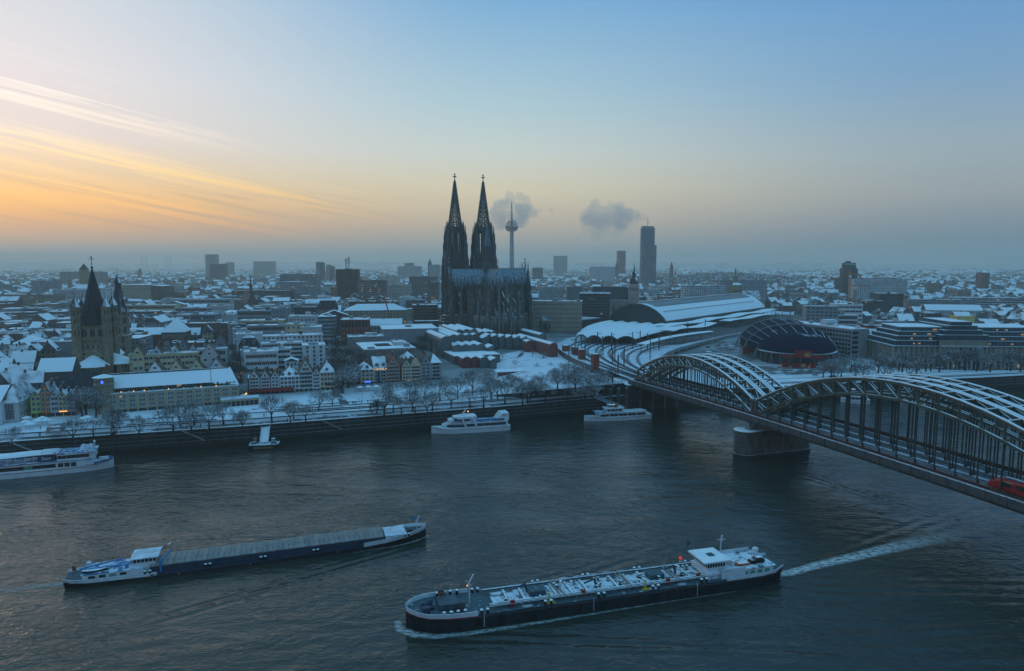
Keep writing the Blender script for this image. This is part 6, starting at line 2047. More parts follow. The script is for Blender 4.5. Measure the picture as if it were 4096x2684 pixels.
# ---- right bank: hotel, office slab, railway directorate
kw=dict(rng=rc,front=30)
bpx("grey_hotel_block","grey slab hotel with blank side wall right of the tent theatre","hotel",3224,3354,1227,620,-14,18,"wall_grey",floors=9,cols=7,win=(2.2,1.5),sides="f",**kw)
bpx("white_office","white modern office with wide dark window slots right of the grey slab hotel","office block",3347,3452,1219,700,-10,26,"wall_white",floors=6,cols=4,win=(5.5,1.6),**kw)
bpx("white_office","lower white colonnaded wing in front of the modern white office","office block",3352,3432,1262,660,-10,14,"wall_white",floors=4,cols=7,win=(2.2,2.8),**kw)
X,Y=atY(3408,1318,505)[0],505.0
dv=thing("long_office_slab","long grey office slab with rooftop letters receding towards the tent theatre","office block",(X,Y,11),R(18))
dh=hgt(1318,X,Y)-11
dw=solve_w(X,Y,28,R(18),3470)
MB().box(0,dw,0,70,0,dh).obj("wall","wall_grey",dv)
MB().box(-.2,dw+.2,-.2,70.2,dh,dh+.5).obj("roof","snow",dv)
for k in range(6):
 q=MB().box(.8,dw*.42,-.1,.02,1.2+k*dh/6.4,3.4+k*dh/6.4);q.obj("end_window","glass",dv)
for k in range(7):
 for i in range(22):
  place("window",win_mesh(2.3,1.9,"glass","wall_grey"),dv,(-.02,1.8+i*3.1,1+k*dh/7.4),-math.pi/2)
occupy(X,Y,R(18),dw,70,20)
lettering(dv,"DEVK",(dw*.45,28,dh+.6),3.0,"letter_black")
lettering(dv,"DEVK",(dw*.35,.3,dh+.6),2.2,"letter_white")
MB().box(dw*.1,dw*.9,29,34,dh+.5,dh+5).obj("roof_hut","wall_white",dv)
roof_clutter(dv,dw,66,dh+.4,4)
P0=at(3575,1515,11);P0=(atY(3575,1385,470)[0],470.0)
rdr=R(-4)
rd=thing("directorate_building","massive grey stone office building with columned centre and stepped glass roof storeys","office building",(*P0,10.5),rdr)
rh_=hgt(1385,*P0)-10.5
rw=solve_w(P0[0],P0[1],30,rdr,4180)
occupy(*P0,rdr,rw,50,40)
M("office_stone",(0.25,0.205,0.165),0.85,0.2,0.3,snow=SN,streak=0.5)
MB().box(0,rw,0,45,0,rh_).obj("wall","office_stone",rd)
MB().box(-.8,rw,-.8,45,rh_,rh_+.5).obj("cornice","concrete",rd)
ce0,ce1=rw*.30,rw*.62
for k,(ins,hh)in enumerate(((1.2,3.2),(3.2,3.0),(5.5,3.0),(8.0,2.8))):
 z0=rh_+.5+sum((3.2,3.0,3.0,2.8)[:k])
 MB().box(ins,rw,ins,45-ins,z0,z0+hh).obj("glass_storey","glass_blue",rd)
 MB().box(ins-.5,rw,ins-.5,45.5-ins,z0+hh,z0+hh+.3).obj("storey_ledge","steel_grey",rd)
 for i in range(40):
  x=ins+(rw-ins)*i/40
  MB().box(x-.07,x+.07,ins-.1,ins-.02,z0,z0+hh).obj("glass_mullion","steel_grey",rd)
 for _ in range(5):
  x=rc.uniform(ins,rw-3)
  MB().box(x,x+rc.uniform(.8,3.5),ins-.12,ins-.04,z0+1.0,z0+1.9).obj("lit_window","window_lit",rd)
ztop=rh_+.5+12.0
MB().box(8,rw,8,37,ztop+.3,ztop+.6).obj("roof","snow",rd)
MB().box(ce0,ce1,-2.4,0,0,rh_+4.5).obj("centre_block","office_stone",rd)
for k,(ins,hh,z0)in enumerate(((0,3.5,rh_+4.5),(3,3.2,rh_+8),(6,3,rh_+11.2),(9,2.6,rh_+14.2))):
 MB().box(ce0+ins,ce1-ins,-1.5+ins*.5,40,z0,z0+hh).obj("centre_glass_storey","glass_blue",rd)
 MB().box(ce0+ins-.4,ce1-ins+.4,-2+ins*.5,40.4,z0+hh,z0+hh+.3).obj("storey_ledge","steel_grey",rd)
for i in range(10):
 x=ce0+2+(ce1-ce0-4)*i/9
 MB().lathe([(.75,0),(.75,1),(.65,1.2),(.55,rh_-1.5),(.8,rh_-.6),(.8,rh_)],8,x,-3.4).obj("column","concrete",rd)
MB().box(ce0,ce1,-4.2,-2.4,rh_,rh_+.9).obj("entablature","concrete",rd)
nf=6
for k in range(nf):
 z=1.2+k*(rh_-1)/nf
 for i in range(int(rw/3.4)):
  x=1.7+i*3.4
  yy=-2.42 if ce0<x<ce1 else-.02
  place("window",win_mesh(1.25,1.9,"window_lit" if rc.random()<.02 else "glass","wall_grey"),rd,(x,yy,z))
 for i in range(12):
  place("window",win_mesh(1.25,1.9,"glass","wall_grey"),rd,(-.02,44-i*3.6,z),-math.pi/2)
bpx("yellow_stair_block","plain pale yellow box rising behind the stone office building","building",3830,3900,1268,560,-6,12,"wall_yellow",style="none",clutter=0,front=2,rng=rc)
bpx("glass_pavilion_block","modern low block with dark glass strips behind the stepped glass roof","office block",3512,3625,1288,590,-8,18,"wall_grey",style="band",floors=5,front=8,rng=rc)
bpx("red_edged_block","low block with red-edged snowy roof right of the rooftop-lettered slab","building",3466,3560,1305,575,-8,16,"brick_red",style="none",front=8,rng=rc)
bpx("courtyard_flats","long snow-roofed row with sawtooth attic windows in the right-hand quarter","apartment block",3705,3930,1240,760,-12,16,"wall_offwhite",roof="gx",rh=6,floors=4,front=8,rng=rc)
bpx("dark_glass_house","small dark glass-fronted building below the sawtooth row","building",3700,3770,1256,700,-12,12,"wall_dark",style="band",floors=4,front=8,rng=rc)
# ================================================================== ships
M("hull_black",(0.016,0.018,0.022),0.55,0.6,0.35,streak=0.4,spec=0.35)
M("hull_blue",(0.030,0.050,0.085),0.5,0.3,0.4,spec=0.35)
M("ship_white",(0.66,0.68,0.70),0.5,0.10,0.5,snow=(0.9,0.1,0.3),spec=0.4)
M("ship_red",(0.32,0.035,0.03),0.5,0.15,0.8)
M("deck_teal",(0.055,0.095,0.115),0.7,0.35,0.5)
M("deck_blue",(0.035,0.15,0.33),0.6,0.2,0.5,snow=(1.0,0.15,0.9,0.4))
M("hatch_grey",(0.21,0.205,0.205),0.6,0.22,0.35)
M("hatch_brown",(0.27,0.245,0.22),0.65,0.22,0.35)
M("crane_blue",(0.03,0.22,0.45),0.5,0.1,1.0)
M("rubber_black",(0.012,0.012,0.013),0.8,0.2,1.0,snow=(0.9,0.1,0.3))
M("valve_yellow",(0.55,0.38,0.04),0.6,0.1,1.0)
M("pipe_green",(0.06,0.085,0.085),0.6,0.2,0.6,snow=(0.85,0.15,0.6,1.0))
M("pane_green",(0.10,0.30,0.22),0.3,0.2,1.0)
M("orange",(0.55,0.12,0.03),0.6,0.1,1.0)
def snow_patchy(name,base,lo,hi,scale):
 m=bpy.data.materials.new(name)
 m.use_nodes=True
 t=m.node_tree
 b_=t.nodes["Principled BSDF"]
 b_.inputs["Roughness"].default_value=0.8
 g=t.nodes.new("ShaderNodeNewGeometry")
 n=t.nodes.new("ShaderNodeTexNoise")
 n.inputs["Scale"].default_value=scale;n.inputs["Detail"].default_value=7;n.inputs["Roughness"].default_value=.65
 t.links.new(g.outputs["Position"],n.inputs["Vector"])
 t.links.new(mixc(smooth(n.outputs[0],lo,hi,tree=t),base,(0.72,0.76,0.82),tree=t),b_.inputs["Base Color"])
 MAT[name]=m
snow_patchy("deck_snowy",(0.055,0.095,0.115),0.40,0.52,0.5)
snow_patchy("deck_thin_snow",(0.055,0.095,0.115),0.58,0.72,0.8)
snow_patchy("blue_snowy",(0.035,0.16,0.35),0.46,0.56,0.5)
def hull(st,name,mat,par,keel=-1.2):
 rings=[[(x,-hb,zd),(x,-hw,0.0),(x,-hw*.82,keel),(x,hw*.82,keel),(x,hw,0.0),(x,hb,zd)]for x,hb,hw,zd in st]
 return MB().loft(rings).obj(name,mat,par)
def side_strip(st,name,mat,par,x0,x1,z0,z1,out=0.04,side=0,thick=0.16):
 sel=[]
 for(a,b)in zip(st,st[1:]):
  n=max(4,int((b[0]-a[0])/.8))
  for k in range(n):
   f=k/n
   p=tuple(a[i]+(b[i]-a[i])*f for i in range(4))
   if x0<=p[0]<=x1:
    sel.append(p)
 if st[-1][0]<=x1:
  sel.append(st[-1])
 q=MB()
 for s_ in((-1,1)if side==0 else(side,)):
  rings=[]
  for x,hb,hw,zd in sel:
   o=hb+out
   k=(hb-hw)/max(zd,.1)
   rings.append([(x,s_*(o+k*z0),zd+z0),(x,s_*(o+k*z1),zd+z1),(x,s_*(o+k*z1-thick),zd+z1),(x,s_*(o+k*z0-thick),zd+z0)])
  q.loft(rings)
 return q.obj(name,mat,par)
bol_me=MB().lathe([(.32,0),(.32,.75),(.42,.8),(.42,.95),(.1,1.0)],8).mesh("bollard",["rubber_black"])
cap_me=MB().lathe([(.4,.97),(.34,1.12),(.05,1.18)],8).mesh("snow_cap",["snow"])
def bollards(par,pts):
 for p in pts:
  o=place("bollard",bol_me,par,p)
  place("snow_cap",cap_me,o,(0,0,0))
def ship_windows(par,n,x0,x1,y,z,w,h,pane="glass",sgn=1,name="window",alt=None):
 for i in range(n):
  x=x0+(x1-x0)*(i+.5)/n
  p=alt[1]if alt and i in alt[0]else pane
  MB().box(x-w/2,x+w/2,y-.05,y+.05,z,z+h).obj(name,p,par)
# ---------------------------------------------------------------- tank barge
a0,a1=Vector(at(3125,2332,0)),Vector(at(1650,2548,0))
hd=(a1-a0).normalized()
LT=(a1-a0).length
nrm_=Vector((-hd.y,hd.x))
org=a0-nrm_*5.2
tk=thing("tank_barge","black-hulled tank barge with snow-dusted pipe deck heading left","ship",(org.x,org.y,0),math.atan2(hd.y,hd.x))
DZ=-.75
TS=[(a_,b_,c_,z_+DZ)for a_,b_,c_,z_ in[(-1.5,3.6,2.6,4.3),(1.5,5.0,4.4,4.0),(6,5.6,5.3,3.8),(14,5.7,5.7,3.8),(LT*.3,5.7,5.7,3.8),(LT*.7,5.7,5.7,3.8),(LT-14,5.7,5.6,3.9),(LT-8,5.6,5.2,4.1),(LT-4,4.9,4.2,4.3),(LT-1.6,3.6,2.6,4.5),(LT,1.9,1.2,4.6),(LT+.8,.5,.2,4.7)]]
hull(TS,"hull","hull_black",tk)
q=MB()
rings=[[(x,-hb+.12,zd+.03),(x,hb-.12,zd+.03)]for x,hb,hw,zd in TS]
q.loft(rings,close=False,caps=False)
q.obj("deck","deck_thin_snow",tk)
side_strip(TS,"bow_bulwark","ship_white",tk,LT-15,LT+2,-.15,.95,.05)
side_strip(TS,"bow_stripe","ship_red",tk,LT-15.5,LT+2,-.36,-.12,.09)
side_strip(TS,"stern_bulwark","ship_white",tk,-2,17,-.3,.6,.05)
side_strip(TS,"stern_stripe","ship_red",tk,-2,2,-.35,-.02,.09)
side_strip(TS,"rubbing_strake","steel_plain",tk,3,LT-10,-.55,-.15,.06)
for x in(LT*.36,LT*.58,LT*.83):
 side_strip(TS,"hull_seam","rubber_black",tk,x,x+2.5,-2.6,-.6,.03)
for x in(LT*.83,LT*.55,LT*.26):
 q=MB()
 for k in range(9):
  q.box(x-.08,x+.08,5.74,5.78,.3+k*.36,.5+k*.36)
 q.obj("draught_marks","letter_white",tk)
_before=set(tk.children)
nt_=15
for i in range(nt_):
 x0=17+(LT-36)*i/nt_
 x1=17+(LT-36)*(i+1)/nt_
 MB().box(x0+.35,x1-.35,-3.4,2.6,3.9,4.2).obj("tank_top","deck_snowy",tk)
 MB().box(x0-.3,x0+.3,-3.8,3.0,3.9,4.45).obj("cross_beam","pipe_green",tk)
for y,r in((3.3,.28),(3.85,.2),(-3.9,.25),(2.95,.16)):
 MB().tube((16,y,4.75),(LT-18,y,4.75),r,n=8).obj("deck_pipe","pipe_green",tk)
for s_ in(-1,1):
 MB().box(15,LT-17,s_*4.35-.05,s_*4.35+.05,4.75,4.85).obj("guard_rail","steel_grey",tk)
rs=random.Random(31)
for i in range(30):
 x=18+(LT-38)*i/30
 MB().box(x-.05,x+.05,4.3,4.4,3.9,4.85).obj("rail_post","steel_grey",tk)
for i in range(26):
 x=rs.uniform(18,LT-20);y=rs.uniform(-3,2.4)
 q=MB().lathe([(.45,4.1),(.45,4.6),(.2,4.7),(.2,5.1),(.4,5.15),(.4,5.3)],8,x,y)
 q.obj("tank_valve",rs.choice(["rubber_black","pipe_green","pipe_green","ship_white"]),tk)
for f in(.30,.44,.62):
 x=LT*f
 q=MB().bar((x,-4.6,4.9),(x,4.3,4.9),.3,.4)
 q.bar((x+1,-4.6,4.9),(x+1,4.3,4.9),.22,.3)
 q.obj("cross_pipe","hatch_brown",tk)
for f,y in((.335,3.0),(.245,2.6),(.755,3.2),(.57,2.9)):
 MB().box(LT*f-.5,LT*f+.5,y+.6,y+1.1,4.1,5.5).obj("fire_locker","ship_red",tk)
for f,y in((.40,4.3),(.66,4.2)):
 q=MB().lathe([(.6,3.9),(.5,4.4),(.25,4.5),(.2,5.4),(.4,5.5),(.1,5.9)],8,LT*f,y-.6);q.box(LT*f-1.2,LT*f+1.2,y,y+.9,3.9,4.05)
 q.obj("foam_monitor","valve_yellow",tk)
for f in(.72,.38,.30):
 q=MB()
 for k in range(3):
  r=.9-k*.22
  for j in range(14):
   a,b=2*math.pi*j/14,2*math.pi*(j+1)/14
   q.bar((LT*f+r*math.cos(a)*1.4,4.9+r*.55*math.sin(a),4.05+.1*k),(LT*f+r*math.cos(b)*1.4,4.9+r*.55*math.sin(b),4.05+.1*k),.1)
 q.obj("rope_coil","snow_worn",tk)
for f in(.66,.33):
 MB().box(LT*f,LT*f+4,-1.8,1.2,4.2,5.4).obj("deck_house","deck_thin_snow",tk)
for f,y in((.52,.5),(.285,-1),(.70,-1.5)):
 q=MB().tube((LT*f,y,4.1),(LT*f+.6,y,6.2),.3,n=8);q.tube((LT*f+.6,y,6.2),(LT*f+3.4,y+.3,5.6),.22,n=8);q.obj("hose_crane","hull_blue",tk)
q=MB()
for k in range(40):
 q.bar((LT*.4+k*.5,-3.9+.3*math.sin(k*.8),5.1),(LT*.4+k*.5+.5,-3.9+.3*math.sin(k*.8+.8),5.1),.2)
q.obj("snowy_hose","snow_worn",tk)
for f in(.23,.37,.52,.66,.82):
 bollards(tk,[(LT*f,5.2,3.85),(LT*f+1.4,5.2,3.85),(LT*f,-5.2,3.85),(LT*f+1.4,-5.2,3.85)])
bollards(tk,[(LT-12+i*1.6,4.95-.05*i*i*.3,4.2)for i in range(4)]+[(LT-12+i*1.6,-4.95+.05*i*i*.3,4.2)for i in range(4)])
MB().box(LT-11,LT-6.5,-2.2,2.4,4.3,5.6).obj("forecastle_box","deck_teal",tk)
MB().box(LT-12.2,LT-11,2.6,3.8,4.2,6.4).obj("winch_house","steel_plain",tk)
q=MB().tube((LT-5,-1,5.2),(LT-3.2,.6,5.2),.7,n=10);q.box(LT-5.6,LT-2.8,-1.4,1.2,4.5,4.9);q.obj("anchor_winch","hull_blue",tk)
MB().box(LT-4.4,LT-2.6,2.0,3.3,4.6,5.9).obj("blue_box","hull_blue",tk)
MB().box(LT-8.6,LT-7.2,-3.8,-2.9,4.4,6.6).obj("life_ring_stand","steel_plain",tk)
q=MB()
for j in range(12):
 a,b=2*math.pi*j/12,2*math.pi*(j+1)/12
 q.bar((LT-7.9+.5*math.cos(a),-2.85,5.6+.5*math.sin(a)),(LT-7.9+.5*math.cos(b),-2.85,5.6+.5*math.sin(b)),.22)
q.obj("life_ring","orange",tk)
q=MB().bar((LT-14,0,4),(LT-14,0,9),.24);q.bar((LT-13.5,0,8.2),(LT-15,0,11),.4,.2);q.bar((LT-14.4,.2,8.4),(LT-13.2,.2,9.8),.2);q.obj("bow_mast","ship_white",tk)
MB().box(LT-13.7,LT-13.4,-.15,.15,8.2,8.5).obj("mast_lamp","lamp_warm",tk)
lettering(tk,"RP ZURICH",(LT-6.4,5.66,3.42),.95,"letter_black",rot=(R(86),0,math.pi+R(-9)))
for c_ in tk.children:
 if c_ not in _before:
  c_.location.z+=DZ
sp0=2.3
MB().box(2.2,17,-4.7,4.7,sp0,sp0+2.5).obj("accommodation","ship_white",tk)
MB().box(1.6,17.2,-4.95,4.95,sp0+2.5,sp0+2.7).obj("boat_deck","deck_snowy",tk)
MB().box(10.5,17.4,4.72,4.9,sp0,sp0+3.3).obj("side_screen","ship_white",tk)
ship_windows(tk,4,3,11.5,4.76,sp0+1.2,1.35,.8,"pane_green")
MB().box(14.6,21,-4.2,4.2,sp0,sp0+2.3).obj("wheelhouse_base","ship_white",tk)
spw=sp0-1.5
MB().box(15.6,20.6,-3.2,3.2,spw+3.8,spw+4.9).obj("wheelhouse","ship_white",tk)
MB().box(15.5,20.7,-3.3,3.3,spw+4.9,spw+6.3).obj("wheelhouse_glass","glass",tk)
for i in range(8):
 x=15.5+5.2*i/7
 MB().box(x-.07,x+.07,3.28,3.36,spw+4.9,spw+6.3).obj("glass_post","ship_white",tk)
for i in range(8):
 y=-3.3+6.6*i/7
 MB().box(20.68,20.76,y-.07,y+.07,spw+4.9,spw+6.3).obj("glass_post","ship_white",tk)
MB().box(14.4,21.9,-4.1,4.1,spw+6.3,spw+6.6).obj("wheelhouse_roof","ship_white",tk)
MB().box(14.5,21.8,-4.0,4.0,spw+6.6,spw+6.72).obj("roof_snow","snow",tk)
MB().box(17,18.6,-.8,.8,spw+6.72,spw+6.95).obj("roof_hatch","deck_teal",tk)
MB().bar((3,-4.9,sp0+2.9),(12,-4.9,sp0+2.9),.1,1.4).obj("deck_screen","ship_white",tk)
q=MB().bar((13.5,-2,sp0+3),(13.5,-2,sp0+8.5),.16);q.bar((13,-2.4,sp0+7.3),(13.6,-1.4,sp0+9.4),.4,.2);q.bar((12.2,-2,sp0+8),(14.6,-2,sp0+8),.12);q.obj("radar_mast","ship_white",tk)
MB().lathe([(.1,5.2),(.42,5.35),(.42,5.9),(.1,6.05)],8,24,-4.1).obj("signal_lamp","lamp_red",tk)
MB().bar((24,-4.1,3.0),(24,-4.1,5.3),.16).obj("lamp_post","steel_plain",tk)
q=MB().bar((22,-4.4,sp0+3.8),(22,-4.4,sp0+7.6),.12);q.box(21.3,22,-4.45,-4.35,sp0+6.2,sp0+7.6);q.obj("blue_board","hull_blue",tk)
MB().box(12.6,13.2,-2,3,sp0+3.1,sp0+4.2).obj("deck_locker","ship_white",tk)
MB().lathe([(.05,sp0+3.1),(.8,sp0+3.5),(.8,sp0+4.2),(.05,sp0+4.7)],10,2.6,-2.5).obj("radome","ship_white",tk)
wk_=Matrix.Translation((org.x,org.y,0))@Matrix.Rotation(math.atan2(hd.y,hd.x),4,'Z')
def car(label,loc,rz,body="rubber_black",group=None):
 t_=thing("car",label,"car",loc,rz,group)
 b=MB()
 sec=[(-2.1,.80,.35,.75),(-1.9,.85,.25,.95),(-1.2,.88,.25,1.0),(.9,.88,.25,.98),(1.7,.84,.25,.85),(2.1,.74,.35,.65)]
 b.loft([[(x,-w,z0),(x,w,z0),(x,w,z1-.1),(x,w*.9,z1),(x,-w*.9,z1),(x,-w,z1-.1)]for x,w,z0,z1 in sec])
 b.obj("body",body,t_)
 MB().loft([[(x,-w,z0),(x,w,z0),(x,w*.85,z1),(x,-w*.85,z1)]for x,w,z0,z1 in((-1.8,.80,.95,1.0),(-1.2,.80,.95,1.42),(.2,.80,.95,1.45),(1.0,.80,.95,1.0))]).obj("cabin","glass",t_)
 MB().box(-1.1,.2,-.62,.62,1.43,1.5).obj("snow_roof","snow" if body!="taxi" else "snow_worn",t_)
 for x in(-1.3,1.3):
  for y in(-.85,.85):
   MB().tube((x,y-.1,.32),(x,y+.1,.32),.32,n=10).obj("wheel","rubber_black",t_)
 return t_
p_=wk_@Vector((5.6,2.2,sp0+2.7))
car("small black car parked on the tank barge's stern deck",p_,math.atan2(hd.y,hd.x))
p_=wk_@Vector((10.2,2.6,sp0+2.7))
db=thing("dinghy","red-rimmed white dinghy lying on the tank barge's stern deck","boat",p_,math.atan2(hd.y,hd.x))
MB().loft([[(x,-w,z),(x,w,z),(x,w*.6,.1),(x,-w*.6,.1)]for x,w,z in((-2.1,.7,.6),(-1,.95,.55),(.8,.9,.6),(2.0,.25,.8))]).obj("boat_hull","orange",db)
MB().box(-1.7,1.2,-.6,.6,.5,.66).obj("boat_inside","ship_white",db)
# ---------------------------------------------------------------- dry cargo barge with hatch covers
a0,a1=Vector(at(262,2362,0)),Vector(at(1712,2168,0))
hd2=(a1-a0).normalized()
LB=(a1-a0).length
nn2=Vector((-hd2.y,hd2.x))
org2=a0+nn2*4.6
bg_=thing("cargo_barge","long cargo barge with ribbed grey hatch covers and blue stern heading right","ship",(org2.x,org2.y,0),math.atan2(hd2.y,hd2.x))
BS=[(-1.0,2.6,1.9,1.7),(1.2,3.8,3.3,1.5),(5,4.3,4.2,1.3),(20,4.4,4.4,1.0),(LB*.5,4.4,4.4,.9),(LB-22,4.4,4.3,1.1),(LB-12,4.2,3.9,1.6),(LB-6,3.6,2.8,2.2),(LB-2,2.0,1.2,2.7),(LB+.3,.4,.15,3.0)]
hull(BS,"hull","hull_black",bg_)
q=MB();q.loft([[(x,-hb+.1,zd+.03),(x,hb-.1,zd+.03)]for x,hb,hw,zd in BS],close=False,caps=False);q.obj("deck","deck_teal",bg_)
side_strip(BS,"stern_bulwark","ship_white",bg_,-2,21,-.3,.65,.05)
side_strip(BS,"bow_bulwark","ship_white",bg_,LB-19,LB+1,-.35,.85,.05)
side_strip(BS,"side_sheer","hull_blue",bg_,19,LB-17,-.25,.12,.05)
_before=set(bg_.children)
hx0,hx1=LB*.205,LB*.862
q=MB()
for s_ in(-1,1):
 q.box(hx0,hx1,s_*4.15-.12,s_*4.15+.12,1.4,4.0)
q.box(hx0,hx0+.25,-4.1,4.1,1.4,4.0);q.box(hx1-.25,hx1,-4.1,4.1,1.4,4.0)
q.obj("coaming","hull_blue",bg_)
for k in range(40):
 x=hx0+(hx1-hx0)*(k+.5)/40
 MB().box(x-.06,x+.06,-4.4,-4.25,1.5,3.8).obj("coaming_stay","hull_blue",bg_)
NH=44
hw_=(hx1-hx0)/NH
for k in range(NH):
 x0=hx0+k*hw_
 up=.10 if k%2 else 0.0
 q=MB()
 pr=[(-4.3,4.0),(-4.3,4.35),(-2.2,4.75+up),(0,4.9+up),(2.2,4.75+up),(4.3,4.35),(4.3,4.0)]
 q.loft([[(x0+.03,y,z)for y,z in pr],[(x0+hw_-.03,y,z)for y,z in pr]])
 o=q.obj("hatch_cover","hatch_grey" if k%3 else "hatch_brown",bg_)
 MB().bar((x0+hw_-.05,-2.2,4.95),(x0+hw_-.05,2.2,5.05),.22,.35).obj("hatch_rib","hatch_brown",o)
MB().box(3.5,17.5,-3.9,3.9,1.8,3.9).obj("accommodation","ship_white",bg_)
MB().loft([[(x,-4.1,3.9),(x,4.1,3.9),(x,2.4,4.9),(x,-2.4,4.9)]for x in(3.2,16.8)]).obj("accommodation_roof","blue_snowy",bg_)
ship_windows(bg_,4,4.5,14,-3.94,2.4,1.5,.9,"glass",alt=((2,),"pane_green"))
q=MB().bar((3,-2.2,5.3),(14,-3.0,5.5),.35,.35);q.bar((2.5,-1.2,5.1),(12,2.4,5.4),.35,.35);q.obj("derrick_boom","crane_blue",bg_)
for y,z in((-3.2,4.6),):
 MB().loft([[(x,y-w,z+h_),(x,y+w,z+h_),(x,y+w*.6,z),(x,y-w*.6,z)]for x,w,h_ in((3.5,.5,.7),(5,.8,.6),(7.5,.75,.65),(9.2,.15,.9))]).obj("work_boat","rubber_black",bg_)
MB().box(15.2,20.4,-3.0,3.0,1.8,5.6).obj("wheelhouse","ship_white",bg_)
MB().box(15.0,20.6,-3.1,3.1,5.6,7.0).obj("wheelhouse_glass","glass",bg_)
for i in range(7):
 MB().box(15.0+5.6*i/6-.08,15.0+5.6*i/6+.08,-3.18,-3.1,5.6,7.0).obj("glass_post","ship_white",bg_)
MB().box(14.4,21.2,-3.7,3.7,7.0,7.3).obj("wheelhouse_roof","snow_worn",bg_)
MB().box(19.6,20.6,-3.3,-3.1,1.8,4.4).obj("blue_panel","crane_blue",bg_)
MB().bar((20.8,1,7),(23,1,9.4),.2).obj("radar_arm","steel_dark",bg_)
MB().bar((23,.2,9.4),(23.6,1.8,9.4),.3,.2).obj("radar_scanner","ship_white",bg_)
q=MB().bar((.6,0,2.4),(.6,0,6.0),.1);q.obj("flag_staff","steel_plain",bg_)
MB().add([(.6,0,5.9),(1.4,.1,5.4),(1.4,.1,3.7),(.6,0,4.2)],[(0,1,2,3)]).obj("flag","letter_red",bg_)
MB().lathe([(.05,5),(.6,5.3),(.6,5.9),(.05,6.3)],10,4,1.5).obj("radome","ship_white",bg_)
q=MB().box(hx0+2.4,hx0+2.9,-4.7,-4.2,2,6);q.bar((hx0+2.7,-4.4,6),(hx0+5.2,-1.4,8.4),.4);q.obj("loading_crane","crane_blue",bg_)
q=MB()
for j in range(14):
 a,b=2*math.pi*j/14,2*math.pi*(j+1)/14
 q.bar((19+1.0*math.cos(a),-3.9+.5*math.sin(a),1.9),(19+1.0*math.cos(b),-3.9+.5*math.sin(b),1.9),.25)
q.obj("rope_coil","valve_yellow",bg_)
MB().box(hx1+.6,LB-6.0,-3.6,3.6,2.0,3.9).obj("bow_house","ship_white",bg_)
MB().loft([[(x,-3.8,3.9),(x,3.8,3.9),(x,1.9,5.0),(x,-1.9,5.0)]for x in(hx1+.4,LB-6.4)]).obj("bow_house_roof","snow_worn",bg_)
ship_windows(bg_,3,hx1+2,LB-6.6,-3.64,2.5,1.1,.8,"glass",alt=((1,),"pane_green"))
MB().tube((LB-4.6,-.9,3.6),(LB-4.6,.9,3.6),.7,n=10).obj("anchor_winch","steel_plain",bg_)
q=MB().bar((LB-2.4,0,3.4),(LB-2.4,0,7.0),.16);q.bar((LB-2.6,0,6.2),(LB-1.6,0,9.0),.35,.2);q.obj("bow_mast","ship_white",bg_)
MB().add([(LB-2.5,0,8.6),(LB-4.2,.1,8.9),(LB-4.2,.1,8.0),(LB-2.5,0,7.8)],[(0,1,2,3)]).obj("pennant","crane_blue",bg_)
bollards(bg_,[(LB-8+i*1.3,-3.7,2.3)for i in range(3)]+[(18+i*1.2,-4.3,1.5)for i in range(2)])
for f in(.35,.5,.65):
 bollards(bg_,[(LB*f,-4.5,1.4),(LB*f+1.1,-4.5,1.4)])
for f in(.28,.47,.72):
 q=MB()
 for k in range(4):
  q.box(LB*f-.06,LB*f+.06,-4.82,-4.79,.2+k*.3,.36+k*.3)
 q.obj("draught_marks","letter_white",bg_)
for c_ in bg_.children:
 if c_ not in _before:
  c_.scale=(1,.92,.74)
# ---------------------------------------------------------------- passenger boats
def passenger(label,p_bow,p_stern,beam,cam_left,decks,name="passenger_boat",group=None):
 b_,s_=Vector(p_bow),Vector(p_stern)
 h_=(b_-s_).normalized()
 left=Vector((-h_.y,h_.x))
 sg=1 if left.y<0 else-1
 o_=s_-left*sg*beam/2
 t_=thing(name,label,"boat",(o_.x,o_.y,0),math.atan2(h_.y,h_.x),group)
 return t_,(b_-s_).length,sg
t2,L2,sg=passenger("streamlined white excursion ship with dark window bands at the quay",at(1738,1742,0),at(2040,1722,0),9,True,2)
S2=[(-.3,4.3,3.8,2.6),(2,4.5,4.2,2.5),(L2*.5,4.5,4.4,2.3),(L2*.78,4.2,3.8,2.4),(L2*.9,3.0,2.2,2.9),(L2*.97,1.3,.7,3.4),(L2+.8,.2,.05,3.7)]
hull(S2,"hull","ship_white",t2)
side_strip(S2,"red_line","ship_red",t2,0,L2*.97,-.35,-.2,.04)
MB().loft([[(x,-w,2.4),(x,w,2.4),(x,w*.94,z),(x,-w*.94,z)]for x,w,z in((1,4.2,5.2),(L2*.6,4.2,5.2),(L2*.78,3.7,5.0),(L2*.88,2.4,4.0))]).obj("main_saloon","ship_white",t2)
MB().loft([[(x,-w,3.2),(x,w,3.2),(x,w,4.5),(x,-w,4.5)]for x,w in((2,4.26),(L2*.6,4.26),(L2*.76,3.85),(L2*.83,3.1))]).obj("window_band","glass_blue",t2)
MB().loft([[(x,-w,z0),(x,w,z0),(x,w*.95,z1),(x,-w*.95,z1)]for x,w,z0,z1 in((L2*.52,4.1,5.2,7.2),(L2*.66,4.0,5.2,7.2),(L2*.8,2.9,5.0,6.4))]).obj("upper_saloon","ship_white",t2)
MB().loft([[(x,-w,6.0),(x,w,6.0),(x,w,7.0),(x,-w,7.0)]for x,w in((L2*.53,4.12),(L2*.66,4.02),(L2*.74,3.4))]).obj("window_band","glass_blue",t2)
MB().loft([[(x,-w,z),(x,w,z),(x,w*.9,z+.7),(x,-w*.9,z+.7)]for x,w,z in((L2*.44,3.6,7.4),(L2*.6,3.8,7.4),(L2*.74,2.2,7.2))]).obj("wheelhouse_roof","ship_white",t2)
